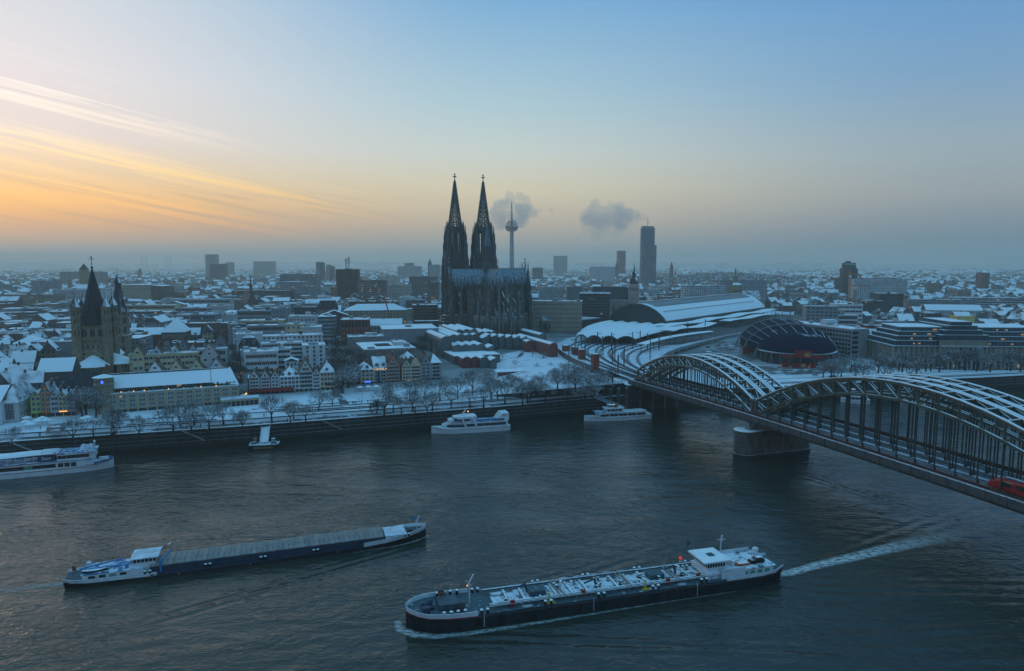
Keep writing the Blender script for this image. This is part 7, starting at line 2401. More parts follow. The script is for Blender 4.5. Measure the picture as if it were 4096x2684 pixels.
for f in(.44,.58):
 MB().bar((L2*f,sg*4.3,2.5),(L2*f+2.2,sg*4.25,7.6),.9,.25,up=(0,1,0)).obj("side_fin","ship_white",t2)
q=MB().bar((L2*.62,-1.6,8),(L2*.56,0,11.5),.3);q.bar((L2*.62,1.6,8),(L2*.56,0,11.5),.3);q.bar((L2*.54,-1.4,11.3),(L2*.58,1.4,11.3),.3);q.obj("radar_arch","ship_white",t2)
MB().box(L2*.53,L2*.53+.5,-.3,.3,9.6,10.1).obj("mast_lamp","lamp_warm",t2)
MB().box(2.5,L2*.42,-3.9,3.9,5.2,5.35).obj("sun_deck","deck_blue",t2)
for i in range(8):
 x=3+i*(L2*.38)/8
 MB().box(x,x+L2*.04,sg*4.0-.04,sg*4.0+.04,5.5,6.5).obj("deck_screen","crane_blue",t2)
MB().bar((2.5,sg*4.0,6.6),(L2*.43,sg*4.0,6.6),.14).obj("deck_rail","ship_white",t2)
MB().loft([[(x,-3.9,5.2),(x,3.9,5.2),(x,3.6,z),(x,-3.6,z)]for x,z in((.3,8.8),(4,8.6),(6.5,5.6))]).obj("funnel_block","ship_white",t2)
lettering(t2,"KD",(2.6,sg*3.82,7.3),1.3,"letter_red",rot=(math.pi/2,0,math.pi if sg>0 else 0))
lettering(t2,"www.k-d.com",(5.0,sg*4.3,5.35),.8,"letter_red",rot=(math.pi/2,0,math.pi if sg>0 else 0))
lettering(t2,"JAN VON WERTH",(L2*.68,sg*4.05,5.25),.95,"letter_black",rot=(math.pi/2,0,(math.pi if sg>0 else 0)))
t3,L3,sg=passenger("older white passenger boat with red window posts moored near the bridge",at(2350,1690,0),at(2608,1676,0),7.5,True,2)
def old_boat(t_,L_,sg,full=True):
 S3=[(-.4,3.0,2.4,2.6),(2,3.5,3.2,2.3),(L_*.5,3.7,3.6,1.9),(L_*.8,3.3,2.9,2.1),(L_*.93,1.7,1.2,2.6),(L_+.6,.2,.05,3.1)]
 hull(S3,"hull","ship_white",t_)
 side_strip(S3,"rubbing_strake","hatch_brown",t_,0,L_*.95,-.45,-.25,.05)
 MB().box(L_*.09,L_*.82,-3.2,3.2,1.9,4.2).obj("saloon","ship_white",t_)
 n=10
 for s2 in((sg,)if not full else(sg,-sg)):
  for i in range(n):
   x=L_*.1+L_*.70*(i+.5)/n
   MB().box(x-L_*.028,x+L_*.028,s2*3.24-.04,s2*3.24+.04,2.5,3.6).obj("window","glass",t_)
   if i%2==0:
    MB().box(x+L_*.03,x+L_*.04,s2*3.26-.04,s2*3.26+.04,2.3,3.7).obj("red_post","ship_red",t_)
 MB().box(L_*.07,L_*.84,-3.5,3.5,4.2,4.4).obj("upper_deck","snow_worn",t_)
 MB().box(L_*.44,L_*.70,-2.6,2.6,4.4,6.4).obj("upper_cabin","ship_white",t_)
 ship_windows(t_,4,L_*.46,L_*.69,sg*2.64,5.0,L_*.045,1.0)
 MB().box(L_*.42,L_*.72,-2.9,2.9,6.4,6.6).obj("cabin_roof","snow_worn",t_)
 if full:
  MB().lathe([(1.5,6.6),(1.6,7.9)],8,L_*.62,0).obj("wheelhouse","ship_white",t_)
  MB().lathe([(1.65,7.2),(1.65,7.8)],8,L_*.62,0).obj("wheelhouse_glass","glass",t_)
  MB().lathe([(1.9,7.95),(1.9,8.15),(.2,8.5)],8,L_*.62,0).obj("wheelhouse_roof","ship_white",t_)
  MB().box(L_*.51,L_*.56,-1,1,6.6,7.5).obj("red_locker","ship_red",t_)
  MB().bar((L_*.57,0,6.6),(L_*.56,0,10.6),.14).obj("mast","hatch_brown",t_)
  MB().box(L_*.565-.2,L_*.565+.2,.5,.9,8,8.4).obj("mast_lamp","lamp_warm",t_)
  MB().box(L_*.72,L_*.86,-3.2,3.2,4.4,4.7).obj("fore_deck","blue_snowy",t_)
  for x in(L_*.12,L_*.2,L_*.28,L_*.36):
   MB().bar((x,sg*3.4,4.4),(x,sg*3.4,5.4),.1).obj("rail_post","ship_white",t_)
  MB().bar((L_*.08,sg*3.4,5.4),(L_*.42,sg*3.4,5.4),.12).obj("deck_rail","ship_white",t_)
  q=MB().bar((L_*.4,-1.5,6.6),(L_*.4,-1.5,8.4),.14);q.bar((L_*.4,1.5,6.6),(L_*.4,1.5,8.4),.14);q.bar((L_*.4,-1.5,8.4),(L_*.4,1.5,8.4),.14);q.obj("frame","ship_red",t_)
  MB().bar((-.2,0,2.6),(-1.6,0,5.4),.1).obj("flag_staff","steel_plain",t_)
  MB().bar((L_,0,3),(L_+.2,0,6.4),.1).obj("bow_staff","steel_plain",t_)
old_boat(t3,L3,sg)
for k,(x0,y0,x1,y1,lab)in enumerate(((3370,1612,3478,1618,"white passenger boat seen between the hangers of the long arch"),(3596,1612,3735,1626,"second white boat beyond the long arch, farther right"),(2868,1656,2935,1660,"small white boat showing under the bridge deck by the pier"),(2950+390,1585,3352,1590,"tiny boat moored beyond the short arch"))[:3]):
 tt,LL,sg=passenger(lab,at(x0,y0,0),at(x1,y1,0),7,True,1)
 old_boat(tt,LL,sg,k<2)
t1,L1,sg=passenger("large white excursion ship with snowy canopy cut by the left picture edge",at(433,1880,0),at(-280,1945,0),10,True,2)
S1=[(-1,4.2,3.8,2.5),(4,5,4.8,2.3),(L1*.6,5,4.9,2.3),(L1*.84,4.6,4.3,2.5),(L1*.94,3.6,2.9,2.8),(L1,2.2,1.4,3.2),(L1+1.2,.6,.2,3.4)]
hull(S1,"hull","ship_white",t1)
side_strip(S1,"red_line","ship_red",t1,2,L1,-.5,-.3,.04)
side_strip(S1,"bow_bulwark","deck_blue",t1,L1*.9,L1+1.2,.0,.8,.03)
MB().box(3,L1*.90,-4.7,4.7,2.3,5.0).obj("main_saloon","ship_white",t1)
MB().box(2,L1*.90,-4.9,4.9,5.0,5.2).obj("upper_deck","deck_blue",t1)
MB().box(2.5,L1*.6,sg*4.93-.03,sg*4.93+.03,5.05,5.25).obj("red_line","ship_red",t1)
nw=24
for i in range(nw):
 x=4+(L1*.62)*(i+.5)/nw
 MB().box(x-.95,x+.95,sg*4.74-.04,sg*4.74+.04,2.9,4.3).obj("window","pane_green" if i in(17,18)else "glass",t1)
for i in range(3):
 x=L1*.72+i*2.2
 MB().box(x-.9,x+.9,sg*4.74-.04,sg*4.74+.04,2.8,4.4).obj("saloon_door","glass",t1)
MB().loft([[(x,-w,5.2),(x,w,5.2),(x,w*.95,7.9),(x,-w*.95,7.9)]for x,w in((L1*.70,4.6),(L1*.86,4.5),(L1*.915,3.8))]).obj("forward_saloon","ship_white",t1)
for i in range(7):
 x=L1*.715+i*L1*.027
 MB().box(x-.75,x+.75,sg*4.5-.06,sg*4.5+.06,6.0,7.3).obj("window","glass",t1)
MB().box(L1*.69,L1*.925,-4.6,4.6,7.9,8.1).obj("forward_roof","blue_snowy",t1)
for i in range(6):
 x=L1*.70+i*L1*.035
 MB().box(x,x+.5,-4.4,4.4,8.1,8.2).obj("roof_plank","deck_blue",t1)
MB().loft([[(x,-w,z),(x,w,z),(x,w*.7,z+.8),(x,0,z+1.1),(x,-w*.7,z+.8)]for x,w,z in((3,3.4,7.6),(L1*.2,3.4,7.8),(L1*.4,3.4,7.6),(L1*.56,3.4,7.9),(L1*.6,3.2,7.8))]).obj("snowy_canopy","snow",t1)
for i in range(12):
 x=3.5+i*L1*.05
 MB().bar((x,sg*3.3,5.2),(x,sg*3.3,7.7),.12).obj("canopy_post","ship_white",t1)
MB().box(L1*.585,L1*.685,-3.6,3.6,5.2,8.0).obj("bar_house","hull_blue",t1)
MB().box(L1*.57,L1*.70,-3.9,3.9,8.0,8.3).obj("bar_roof","snow",t1)
MB().loft([[(x,-w,8.3),(x,w,8.3),(x,w,9.0),(x,-w,9.0)]for x,w in((L1*.6,2),(L1*.69,2))]).obj("roof_drift","snow",t1)
lettering(t1,"Sion",(L1*.635,sg*3.66,5.9),1.9,"letter_white",rot=(math.pi/2,0,math.pi if sg>0 else 0))
lettering(t1,"www.k-d.com",(L1*.9,sg*5.0,2.75),.7,"letter_red",rot=(math.pi/2,0,math.pi if sg>0 else 0))
q=MB()
for k in range(9):
 q.frus(L1*.86+random.Random(k).uniform(-1.8,1.8),random.Random(k+9).uniform(-1.5,1.5),2.2,2.2,8.1,.9,.9,9.6+(k%3)*.3)
q.obj("tarpaulin","snow_worn",t1)
q=MB().bar((L1*.91,0,8),(L1*.91,0,10.4),.4);q.lathe([(.1,10.4),(.5,10.8),(.5,11.2),(.1,11.6)],8,L1*.91,0);q.obj("mast","ship_white",t1)
MB().loft([[(x,1-w,3.4+h_),(x,1+w,3.4+h_),(x,1+w*.5,3.2),(x,1-w*.5,3.2)]for x,w,h_ in((L1*.93,.6,.8),(L1*.955,.9,.7),(L1*.985,.2,1.0))]).obj("tender","ship_white",t1)
for x in(L1*.69,L1*.72):
 q=MB()
 for j in range(10):
  a,b=2*math.pi*j/10,2*math.pi*(j+1)/10
  q.bar((x+.4*math.cos(a),sg*4.3,8.4+.4*math.sin(a)),(x+.4*math.cos(b),sg*4.3,8.4+.4*math.sin(b)),.2)
 q.obj("life_ring","orange",t1)
pA,pB=Vector(at(990,1802,0)),Vector(at(1115,1796,0))
pd=(pB-pA).normalized();pn=Vector((-pd.y,pd.x))
po=thing("landing_pontoon","small dark landing pontoon with lettered side below the quay wall","pontoon",(pA.x,pA.y,0),math.atan2(pd.y,pd.x))
PL=(pB-pA).length
pts=[(0,1.2),(1.2,0),(PL-1.2,0),(PL,1.2),(PL,6),(0,6)]
MB().prism(pts,-1,2.0).obj("pontoon_hull","hull_black",po)
MB().prism([(x*.98+.1,y*.96+.1)for x,y in pts],2.0,2.15).obj("pontoon_deck","deck_snowy",po)
lettering(po,"VIKING CRUISES",(PL*.5,-.1,.5),1.15,"letter_gold")
bollards(po,[(1.5,2.2,2.1),(2.8,2.2,2.1),(PL-1.6,2.2,2.1),(PL-3,2.2,2.1)])
MB().box(2,3.4,3.2,4.4,2.1,4.4).obj("ramp_house","steel_grey",po)
MB().lathe([(.05,4.4),(.55,4.6),(.55,5.1),(.05,5.3)],8,2.7,3.8).obj("beacon","ship_red",po)
MB().box(PL-3.6,PL-2,3.2,4.8,2.1,4.0).obj("winch_box","steel_grey",po)
for x in(.6,PL-.6):
 MB().bar((x,5.6,2),(x,5.6,3.4),.1).obj("rail_post","steel_grey",po)
gw=thing("gangway","pale snowy gangway ramp from the quay down to the lettered pontoon","gangway",(pA.x+pd.x*PL*.5,pA.y+pd.y*PL*.5,0),math.atan2(pd.y,pd.x))
gl=bank_pt(pA.x+4)[1]-pA.y+1.0
q=MB().bar((0,3.0,2.6),(-.6,gl,8.7),3.6,.35);q.obj("ramp","snow",gw)
for s_ in(-1,1):
 q=MB().bar((s_*1.85,3.0,3.5),(-.6+s_*1.85,gl,9.6),.16,.16);q.bar((s_*1.85,3.0,3.0),(-.6+s_*1.85,gl,9.1),.12,.9);q.obj("ramp_side","wall_bluegrey",gw)
xx,yy=at(2395,1618,8.8)
yb=bank_pt(xx)[1]
g2=thing("gangway","blue grey gangway slanting from the quay to the red-posted boat","gangway",(xx,yb,0),bank_rot(xx))
q=MB().bar((0,.6,8.9),(13,-9.5,3.4),2.2,.3);q.obj("ramp","wall_bluegrey",g2)
for s_ in(-1,1):
 MB().bar((0+s_*.8,.6+s_*.8,9.8),(13+s_*.8,-9.5+s_*.8,4.3),.12,.8).obj("ramp_side","wall_bluegrey",g2)
# ---------------------------------------------------------------- foam on the water
def foam_material(name,lo,hi,scale,sx=1.0):
 m=bpy.data.materials.new(name)
 m.use_nodes=True
 t=m.node_tree
 b_=t.nodes["Principled BSDF"]
 b_.inputs["Base Color"].default_value=(0.62,0.66,0.66,1)
 b_.inputs["Roughness"].default_value=0.9
 out=[n for n in t.nodes if n.type=='OUTPUT_MATERIAL'][0]
 tr=t.nodes.new("ShaderNodeBsdfTransparent")
 mx=t.nodes.new("ShaderNodeMixShader")
 g=t.nodes.new("ShaderNodeNewGeometry")
 mp=t.nodes.new("ShaderNodeMapping");mp.inputs["Scale"].default_value=(sx,1,1);mp.inputs["Rotation"].default_value=(0,0,R(-20))
 n=t.nodes.new("ShaderNodeTexNoise");n.inputs["Scale"].default_value=scale;n.inputs["Detail"].default_value=7;n.inputs["Roughness"].default_value=.7
 t.links.new(g.outputs["Position"],mp.inputs[0]);t.links.new(mp.outputs[0],n.inputs["Vector"])
 at_=t.nodes.new("ShaderNodeAttribute");at_.attribute_name="fade"
 f=mth('MULTIPLY',smooth(n.outputs[0],lo,hi,tree=t),at_.outputs["Fac"],tree=t)
 t.links.new(f,mx.inputs[0]);t.links.new(tr.outputs[0],mx.inputs[1]);t.links.new(b_.outputs[0],mx.inputs[2])
 t.links.new(mx.outputs[0],out.inputs[0])
 MAT[name]=m
foam_material("foam",0.34,0.60,1.3,0.4)
def foam_strip(path,name="foam"):
 b=MB()
 fade=[]
 rings=[]
 for i,(x,y,w,s_)in enumerate(path):
  p=Vector((x,y))
  q0=Vector(path[max(0,i-1)][:2]);q1=Vector(path[min(len(path)-1,i+1)][:2])
  d_=(q1-q0).normalized()
  n_=Vector((-d_.y,d_.x))
  row=[]
  for u in(-1,-.6,-.2,.2,.6,1):
   k=p+n_*(w*u)
   row.append((k.x,k.y,.06))
   fade.append(s_*(1-u*u)**.7 if abs(u)<1 else 0.0)
  rings.append(row)
 b.loft(rings,close=False,caps=False)
 o=b.obj(name,"foam")
 a=o.data.attributes.new("fade",'FLOAT','POINT')
 a.data.foreach_set("value",fade)
 return tag(o,kind="stuff")
W=lambda x,y:(wk_@Vector((x,y,0))).xy
pa=[(*W(-1,0),2.5,1.0)]
for px,py,w,s_ in((3160,2292,1.9,1.0),(3230,2272,2.0,1.0),(3300,2254,2.2,1.0),(3400,2232,2.5,.95),(3520,2203,2.9,.85),(3640,2176,3.5,.65),(3780,2146,4.4,.35),(3920,2116,5.5,0)):
 pa.append((*at(px,py,0),w,s_))
foam_strip(pa,"wake_foam")
foam_strip([(*W(LT+2.5,-2.5),.8,.7),(*W(LT+2.4,1.2),1.4,.85),(*W(LT-.5,4.4),1.5,.9),(*W(LT-5,6.5),1.2,.8),(*W(LT-11,7.2),1.0,.65),(*W(LT-22,7.2),.9,.65),(*W(LT-38,6.8),.6,.5),(*W(LT-60,6.3),.4,.35),(*W(14,6.1),.35,.2)],"bow_foam")
W2=lambda x,y:(Matrix.Translation((org2.x,org2.y,0))@Matrix.Rotation(math.atan2(hd2.y,hd2.x),4,'Z')@Vector((x,y,0))).xy
foam_strip([(*W2(-1,0),1.4,.5),(*W2(-8,.3),1.6,.3),(*W2(-18,.8),2.2,.15),(*W2(-34,1),3,0)],"wake_foam")
foam_strip([(*W2(LB+1,0),.6,.5),(*W2(LB-3,-2.6),.7,.6),(*W2(LB-9,-4.6),.5,.4),(*W2(LB-22,-5.2),.3,.2)],"bow_foam")
# ================================================================== trees
def make_tree_meshes(seed,height,spread,mat_twig,levels=4,up=0.35,n0=6,dens=1.0,tw=0.05):
 rng=random.Random(seed)
 trunk,crown=MB(),MB()
 th=height*rng.uniform(.24,.32)
 trunk.tube((0,0,-.6),(0,0,th*.5),height*.040,height*.031,7,cap=False)
 lean=Vector((rng.uniform(-.3,.3),rng.uniform(-.3,.3),th))
 trunk.tube((0,0,th*.5),lean,height*.031,height*.024,7,cap=False)
 def grow(p,d_,ln,r,lev):
  segs_=2 if lev<3 else 1
  q=p
  for s_ in range(segs_):
   d2=(d_+Vector((rng.uniform(-.18,.18),rng.uniform(-.18,.18),rng.uniform(-.08,.12)))).normalized()
   e=q+d2*(ln/segs_)
   (trunk if lev<=1 else crown).tube(q,e,r,r*.72,5 if lev<=1 else 3,cap=False)
   q,r,d_=e,r*.72,d2
  if lev>=levels:
   return
  n=[n0,4,3,3,3][lev]
  for k in range(n):
   a=2*math.pi*(k+rng.random()*.7)/n
   side=d_.orthogonal().normalized()
   side.rotate(Matrix.Rotation(a,3,d_))
   sp2=spread*rng.uniform(.65,1.25)
   nd=(d_*rng.uniform(.7,1.0)+side*sp2+Vector((0,0,up*(1-lev*.28)))).normalized()
   st=p.lerp(q,rng.uniform(.55,1.0))if lev>0 else q
   grow(st,nd,ln*rng.uniform(.58,.80),max(r*.72,tw),lev+1)
 for k in range(n0):
  a=2*math.pi*(k+rng.random()*.6)/n0
  d0=Vector((math.cos(a)*spread,math.sin(a)*spread,rng.uniform(.7,1.1))).normalized()
  grow(lean+Vector((0,0,-rng.uniform(0,th*.2))),d0,height*rng.uniform(.26,.34),height*.015,1)
 grow(lean,Vector((0,0,1)),height*.3,height*.014,1)
 return trunk.mesh("trunk","bark"),crown.mesh("crown",mat_twig)
TREES=[make_tree_meshes(s_,12,sp2,"twig",5,.30,5)for s_,sp2 in((1,.72),(2,.85),(3,.62),(4,.78))]
TREES_D=[make_tree_meshes(s_,12,.6,"twig_dark",5,.45,5)for s_ in(11,12)]
TREES_S=[make_tree_meshes(21,6,.8,"twig",3,.35,5,tw=.035)]
def tree(x,y,h,label,group,kind=0,rng=random,z=None):
 protos=(TREES,TREES_D,TREES_S)[kind]
 tr,cr=protos[rng.randrange(len(protos))]
 s_=h/(12 if kind<2 else 6)
 t_=thing("bare_tree",label,"tree",(x,y,ground_z(x,y)if z is None else z),rng.uniform(0,6.28),group)
 t_.scale=(s_,s_,s_*rng.uniform(.92,1.08))
 place("trunk",tr,t_)
 place("crown",cr,t_)
 return t_
rt_=random.Random(404)
Q=[(49,1778),(295,1766),(374,1740),(446,1731),(455,1734),(465,1748),(555,1744),(693,1731),(721,1697),(766,1727),(777,1697),(837,1710),(893,1695),(972,1712),(971,1711),(1087,1685),(1162,1694),(1223,1683),(1175,1674),(1537,1661),(1573,1644),(1606,1657),(1651,1640),(1660,1653),(1709,1657),(1730,1640),(1804,1629),(2020,1610),(2090,1618),(2120,1606),(2269,1598),(2323,1611),(2338,1598),(2370,1607),(2290,1580),(1880,1620),(1935,1626),(1965,1600),(2180,1606)]
LM=["left of the moored excursion ship's mast","near the stair tower","before the tan building's left half","before the tan building's right half","before the red-striped hotel gables","before the square between the house rows","before the yellow stepped gable","before the museum","near the museum garden stairs","before the bridge abutment"]
for i,(px,py)in enumerate(Q):
 x,y=at(px,py,9.6)
 lm=LM[min(9,[200,440,680,960,1230,1560,1750,1990,2200,9999].index(next(v for v in(200,440,680,960,1230,1560,1750,1990,2200,9999)if px<v)))]
 tree(x,y,rt_.uniform(8.5,13.5),"bare snow-dusted plane tree on the quay promenade "+lm,"plane trees along the quay "+lm,0,rt_,z=9.0 if py>1700 else 9.6)
Q2=[(345,1660,15),(330,1672,14),(385,1668,13),(1372,1578,15),(1395,1560,15),(1350,1520,14),(1890,1575,15),(1830,1590,14),(1950,1560,13),(2240,1570,14),(2290,1545,14),(2330,1560,14),(2380,1575,15),(2210,1555,13),(2270,1520,12),(2340,1530,13),(1760,1600,13),(1700,1598,13),(1640,1600,12),(1560,1606,12),(1275,1640,11),(1330,1618,10),(2410,1560,13),(2150,1580,12),(2070,1585,12),(2450,1575,10),(1990,1590,12),(2040,1560,10),(2110,1600,13),(2230,1600,13),(2300,1605,12)]
for px,py,h in Q2:
 x,y=at(px,py,10.5)
 lm="at the colourful houses" if px<420 else "in the square between the house rows" if px<1480 else "before the right-hand house row" if px<1780 else "between museum and quay" if px<2120 else "by the bridge abutment"
 tree(x,y,h,"bare frosted tree "+lm,"frosted trees "+lm,0,rt_)
for i in range(18):
 px,py=rt_.uniform(1330,1440),rt_.uniform(1360,1530)
 x,y=at(px,py+10,12)
 tree(x,y,rt_.uniform(12,16),"dark brown bare street tree in the avenue left of the courtyard building","dark street trees left of the courtyard building",1,rt_)
for i in range(12):
 px,py=rt_.uniform(1600,1730),rt_.uniform(1380,1440)
 x,y=at(px,py+10,12)
 tree(x,y,rt_.uniform(9,12),"dark brown bare tree between courtyard building and museum vaults","dark trees beside the museum",1,rt_)
for i in range(12):
 px,py=rt_.uniform(930,975),rt_.uniform(1430,1580)
 x,y=at(px,py,12)
 tree(x,y,rt_.uniform(9,13),"dark bare tree in the lane between tan building and hotel gables","dark trees in the lane",1,rt_)
for i in range(16):
 px,py=rt_.uniform(520,640),rt_.uniform(1285,1320)
 x,y=at(px,py+12,14)
 tree(x,y,rt_.uniform(12,16),"dark bare tree in the churchyard right of the second tower","dark churchyard trees",1,rt_)
for i in range(10):
 px,py=rt_.uniform(1255,1345),rt_.uniform(1300,1345)
 x,y=at(px,py+10,14)
 tree(x,y,rt_.uniform(12,15),"dark bare tree at the head of the avenue by the red brick museum","dark trees at the avenue head",1,rt_)
for i in range(30):
 px=3290+i*27+rt_.uniform(-8,8)
 x,y=at(px,rt_.uniform(1500,1524),10.5)
 side_="right of the tent theatre" if px<3560 else "before the stone office building"
 tree(x,y,rt_.uniform(11,15),"bare frosted riverside tree "+side_,"frosted riverside trees "+side_,0,rt_)
for px,py in((2090,1430),(2130,1432),(2175,1440),(2060,1470),(2150,1480),(2200,1470),(2240,1470),(1990,1445),(2010,1440),(2165,1510),(2040,1520),(2065,1522),(2110,1510),(2270,1440),(2300,1450),(2320,1440),(2250,1420),(2285,1428),(2310,1462)):
 x,y=at(px,py,13)
 tree(x,y,rt_.uniform(5,7.5),"young bare tree in the snowy museum garden","young trees in the museum garden",2,rt_)
# ================================================================== the rest of the city
rf=random.Random(2024)
facade("house_pale",(0.42,0.41,0.38),pu=2.8,pv=3.1,wu=.4,wv=.5,lit=.008);facade("house_grey",(0.24,0.24,0.25),pu=2.8,pv=3.1,wu=.42,wv=.5,lit=.008)
facade("house_brick",(0.17,0.10,0.08),pu=2.8,pv=3.1,wu=.4,wv=.5,lit=.008);facade("house_sand",(0.31,0.26,0.19),pu=3.0,pv=3.2,wu=.4,wv=.5,lit=.008)
facade("office_strip",(0.33,0.34,0.34),pu=2.0,pv=3.4,wu=.86,wv=.46,lit=.012)
HM=["house_pale","house_grey","house_brick","house_sand","office_strip"]
COLN={"house_pale":"pale","house_grey":"grey","house_brick":"dark brick","house_sand":"sand-coloured","office_strip":"strip-windowed"}
M("far_roof",(0.10,0.095,0.095),0.85,0.35,0.06,snow=(0.66,0.16,0.85,0.12,0.35))
def far_house(b,x,y,z,w,d_,h,roof,rh,m,mr,rz):
 ca,sa=math.cos(rz),math.sin(rz)
 T=lambda u,v,zz:(x+u*ca-v*sa,y+u*sa+v*ca,z+zz)
 c=[(-w/2,-d_/2),(w/2,-d_/2),(w/2,d_/2),(-w/2,d_/2)]
 lo=[T(u,v,0)for u,v in c]
 hi=[T(u,v,h)for u,v in c]
 b.add(lo+hi,[(0,1,5,4),(1,2,6,5),(2,3,7,6),(3,0,4,7)],m)
 if roof==0:
  b.add(hi,[(0,1,2,3)],mr)
  if w>14:
   k=rf.uniform(-.25,.25)*w
   q=[T(u*.22+k,v*.35,h)for u,v in c]+[T(u*.22+k,v*.35,h+2.6)for u,v in c]
   b.add(q,[(0,1,5,4),(1,2,6,5),(2,3,7,6),(3,0,4,7)],m)
   b.add(q,[(4,5,6,7)],mr)
 else:
  if roof==1:
   r_=[T(-w/2,0,h+rh),T(w/2,0,h+rh)]
   b.add(hi+r_,[(0,1,5,4),(2,3,4,5)],mr);b.add(hi+r_,[(0,4,3),(1,2,5)],m)
  else:
   r_=[T(0,-d_/2,h+rh),T(0,d_/2,h+rh)]
   b.add(hi+r_,[(1,2,5,4),(3,0,4,5)],mr);b.add(hi+r_,[(0,1,4),(2,3,5)],m)
def region(px,Y):
 if px<420:a="at the far left behind the stone church"
 elif px<980:a="in the quarter between stone church and thin-spired church"
 elif px<1340:a="in the quarter left of the brown tower block"
 elif px<1760:a="between brown tower block and cathedral"
 elif px<2300:a="behind the cathedral choir"
 elif px<2900:a="behind the train shed"
 elif px<3450:a="between train shed and dark sign-topped tower"
 else:a="in the snowy roofs of the right-hand quarter"
 return a
cnt=0
Y=455.0
while Y<1180 and cnt<285:
 dY=21 if Y<800 else 26
 hw=Y*.80
 x=-hw
 while x<hw:
  px=CX+F*x/Y
  right=px>2900
  w=rf.uniform(11,18)if right else rf.uniform(14,34)
  d_=rf.uniform(11,16)
  xx,yy=x+w/2,Y+rf.uniform(-5,5)
  off=(yy-bank_pt(xx)[1])
  ok=off>85 and px>-60 and px<4150
  rz=R(rf.choice([8,14,98,104])if not right else rf.choice([-12,30,78,120]))
  if ok and is_free(xx-w/2,yy-d_/2,0,w,d_):
   h=rf.uniform(9,14)if right else rf.uniform(12,20)
   roof=rf.choice([1,1,2])if right or rf.random()<.3 else 0
   rh=rf.uniform(4,6.5)
   m=rf.choice(HM[:4]if right else HM)
   b=MB()
   far_house(b,0,0,0,w,d_,h,roof,rh,0,1,0)
   zg=ground_z(xx,yy)-.5
   kind=("gabled house","house","town house")[cnt%3]if roof else("flat-roofed block","low block","flat-roofed house")[cnt%3]
   size="wide" if w>24 else "small" if w<14 else "mid-sized"
   lab="%s %s %s %s"%(size,COLN[m],kind,region(px,Y))
   o=thing("town_house" if roof else "town_block",lab,"house" if roof else "building",(xx,yy,zg),rz,"snowy-roofed houses "+region(px,Y))
   bw=MB();bw.box(-w/2,w/2,-d_/2,d_/2,0,h);bw.obj("wall",m,o)
   br=MB()
   if roof==0:
    br.box(-w/2-.2,w/2+.2,-d_/2-.2,d_/2+.2,h,h+.5)
    ro=br.obj("roof","far_roof",o)
    for _ in range(rf.randint(0,3)):
     a,c=rf.uniform(-w*.35,w*.35),rf.uniform(-d_*.3,d_*.3)
     MB().box(a-rf.uniform(.8,2.5),a+rf.uniform(.8,2.5),c-1.4,c+1.4,h+.5,h+rf.uniform(1.4,3.4)).obj("roof_hut",rf.choice(["wall_grey","wall_offwhite","wall_dark","brick_brown"]),o)
   else:
    br.gable(-w/2-.4,w/2+.4,-d_/2-.4,d_/2+.4,h,rh,'x' if roof==1 else 'y')
    br.obj("roof","far_roof",o)
    MB().box(-.5,.5,-.5,.5,h+rh-2,h+rh+1.2).obj("chimney","brick_brown",o)
   for c in occ_poly(xx-w/2,yy-d_/2,0,w,d_,0,2):
    OCC[c]=1
   cnt+=1
  x+=w+rf.uniform(2,7)
 Y+=dY
oc=0
for k in range(2500):
 px,py=rf.choice([(rf.uniform(-20,130),rf.uniform(1430,1625)),(rf.uniform(0,300),rf.uniform(1395,1490)),(rf.uniform(480,900),rf.uniform(1330,1400)),(rf.uniform(0,130),rf.uniform(1500,1640))])
 xx,yy=at(px,py,13)
 w,d_=rf.uniform(7,11),rf.uniform(9,13)
 rz=R(rf.choice([15,20,108,112]))
 if oc>85 or yy-bank_pt(xx)[1]<30 or not is_free(xx-w/2,yy-d_/2,0,w,d_,HARD):
  continue
 h,rh,m=rf.uniform(9,12.5),rf.uniform(5,7.5),rf.choice(["house_pale","house_sand","house_grey","house_pale"])
 where="left of the stone church" if px<310 else "behind the gabled terraces" if px<960 else "behind the white terraces"
 o=thing("old_town_house","steep-roofed %s old town house %s%s"%(COLN[m],where,", in the rear rows" if yy>430 else ""),"house",(xx,yy,ground_z(xx,yy)-.5),rz,"steep-roofed old houses "+where)
 MB().box(-w/2,w/2,-d_/2,d_/2,0,h).obj("wall",m,o)
 MB().gable(-w/2-.4,w/2+.4,-d_/2-.3,d_/2+.3,h,rh,rf.choice('xy')).obj("roof",rf.choice(["slate_snowy","tile_brown","far_roof","far_roof"]),o)
 MB().box(-.5,.4,1,1.9,h+rh*.4,h+rh+1).obj("chimney","brick_brown",o)
 for s_ in(-1,1):
  MB().box(s_*w*.2-.7,s_*w*.2+.7,-d_/2-.1,-d_/4,h+.2,h+1.9).obj("dormer","roof_snow",o)
 for c in occ_poly(xx-w/2,yy-d_/2,0,w,d_,0,0):
  OCC[c]=1;HARD[c]=1
 oc+=1
b=MB()
Y=700.0
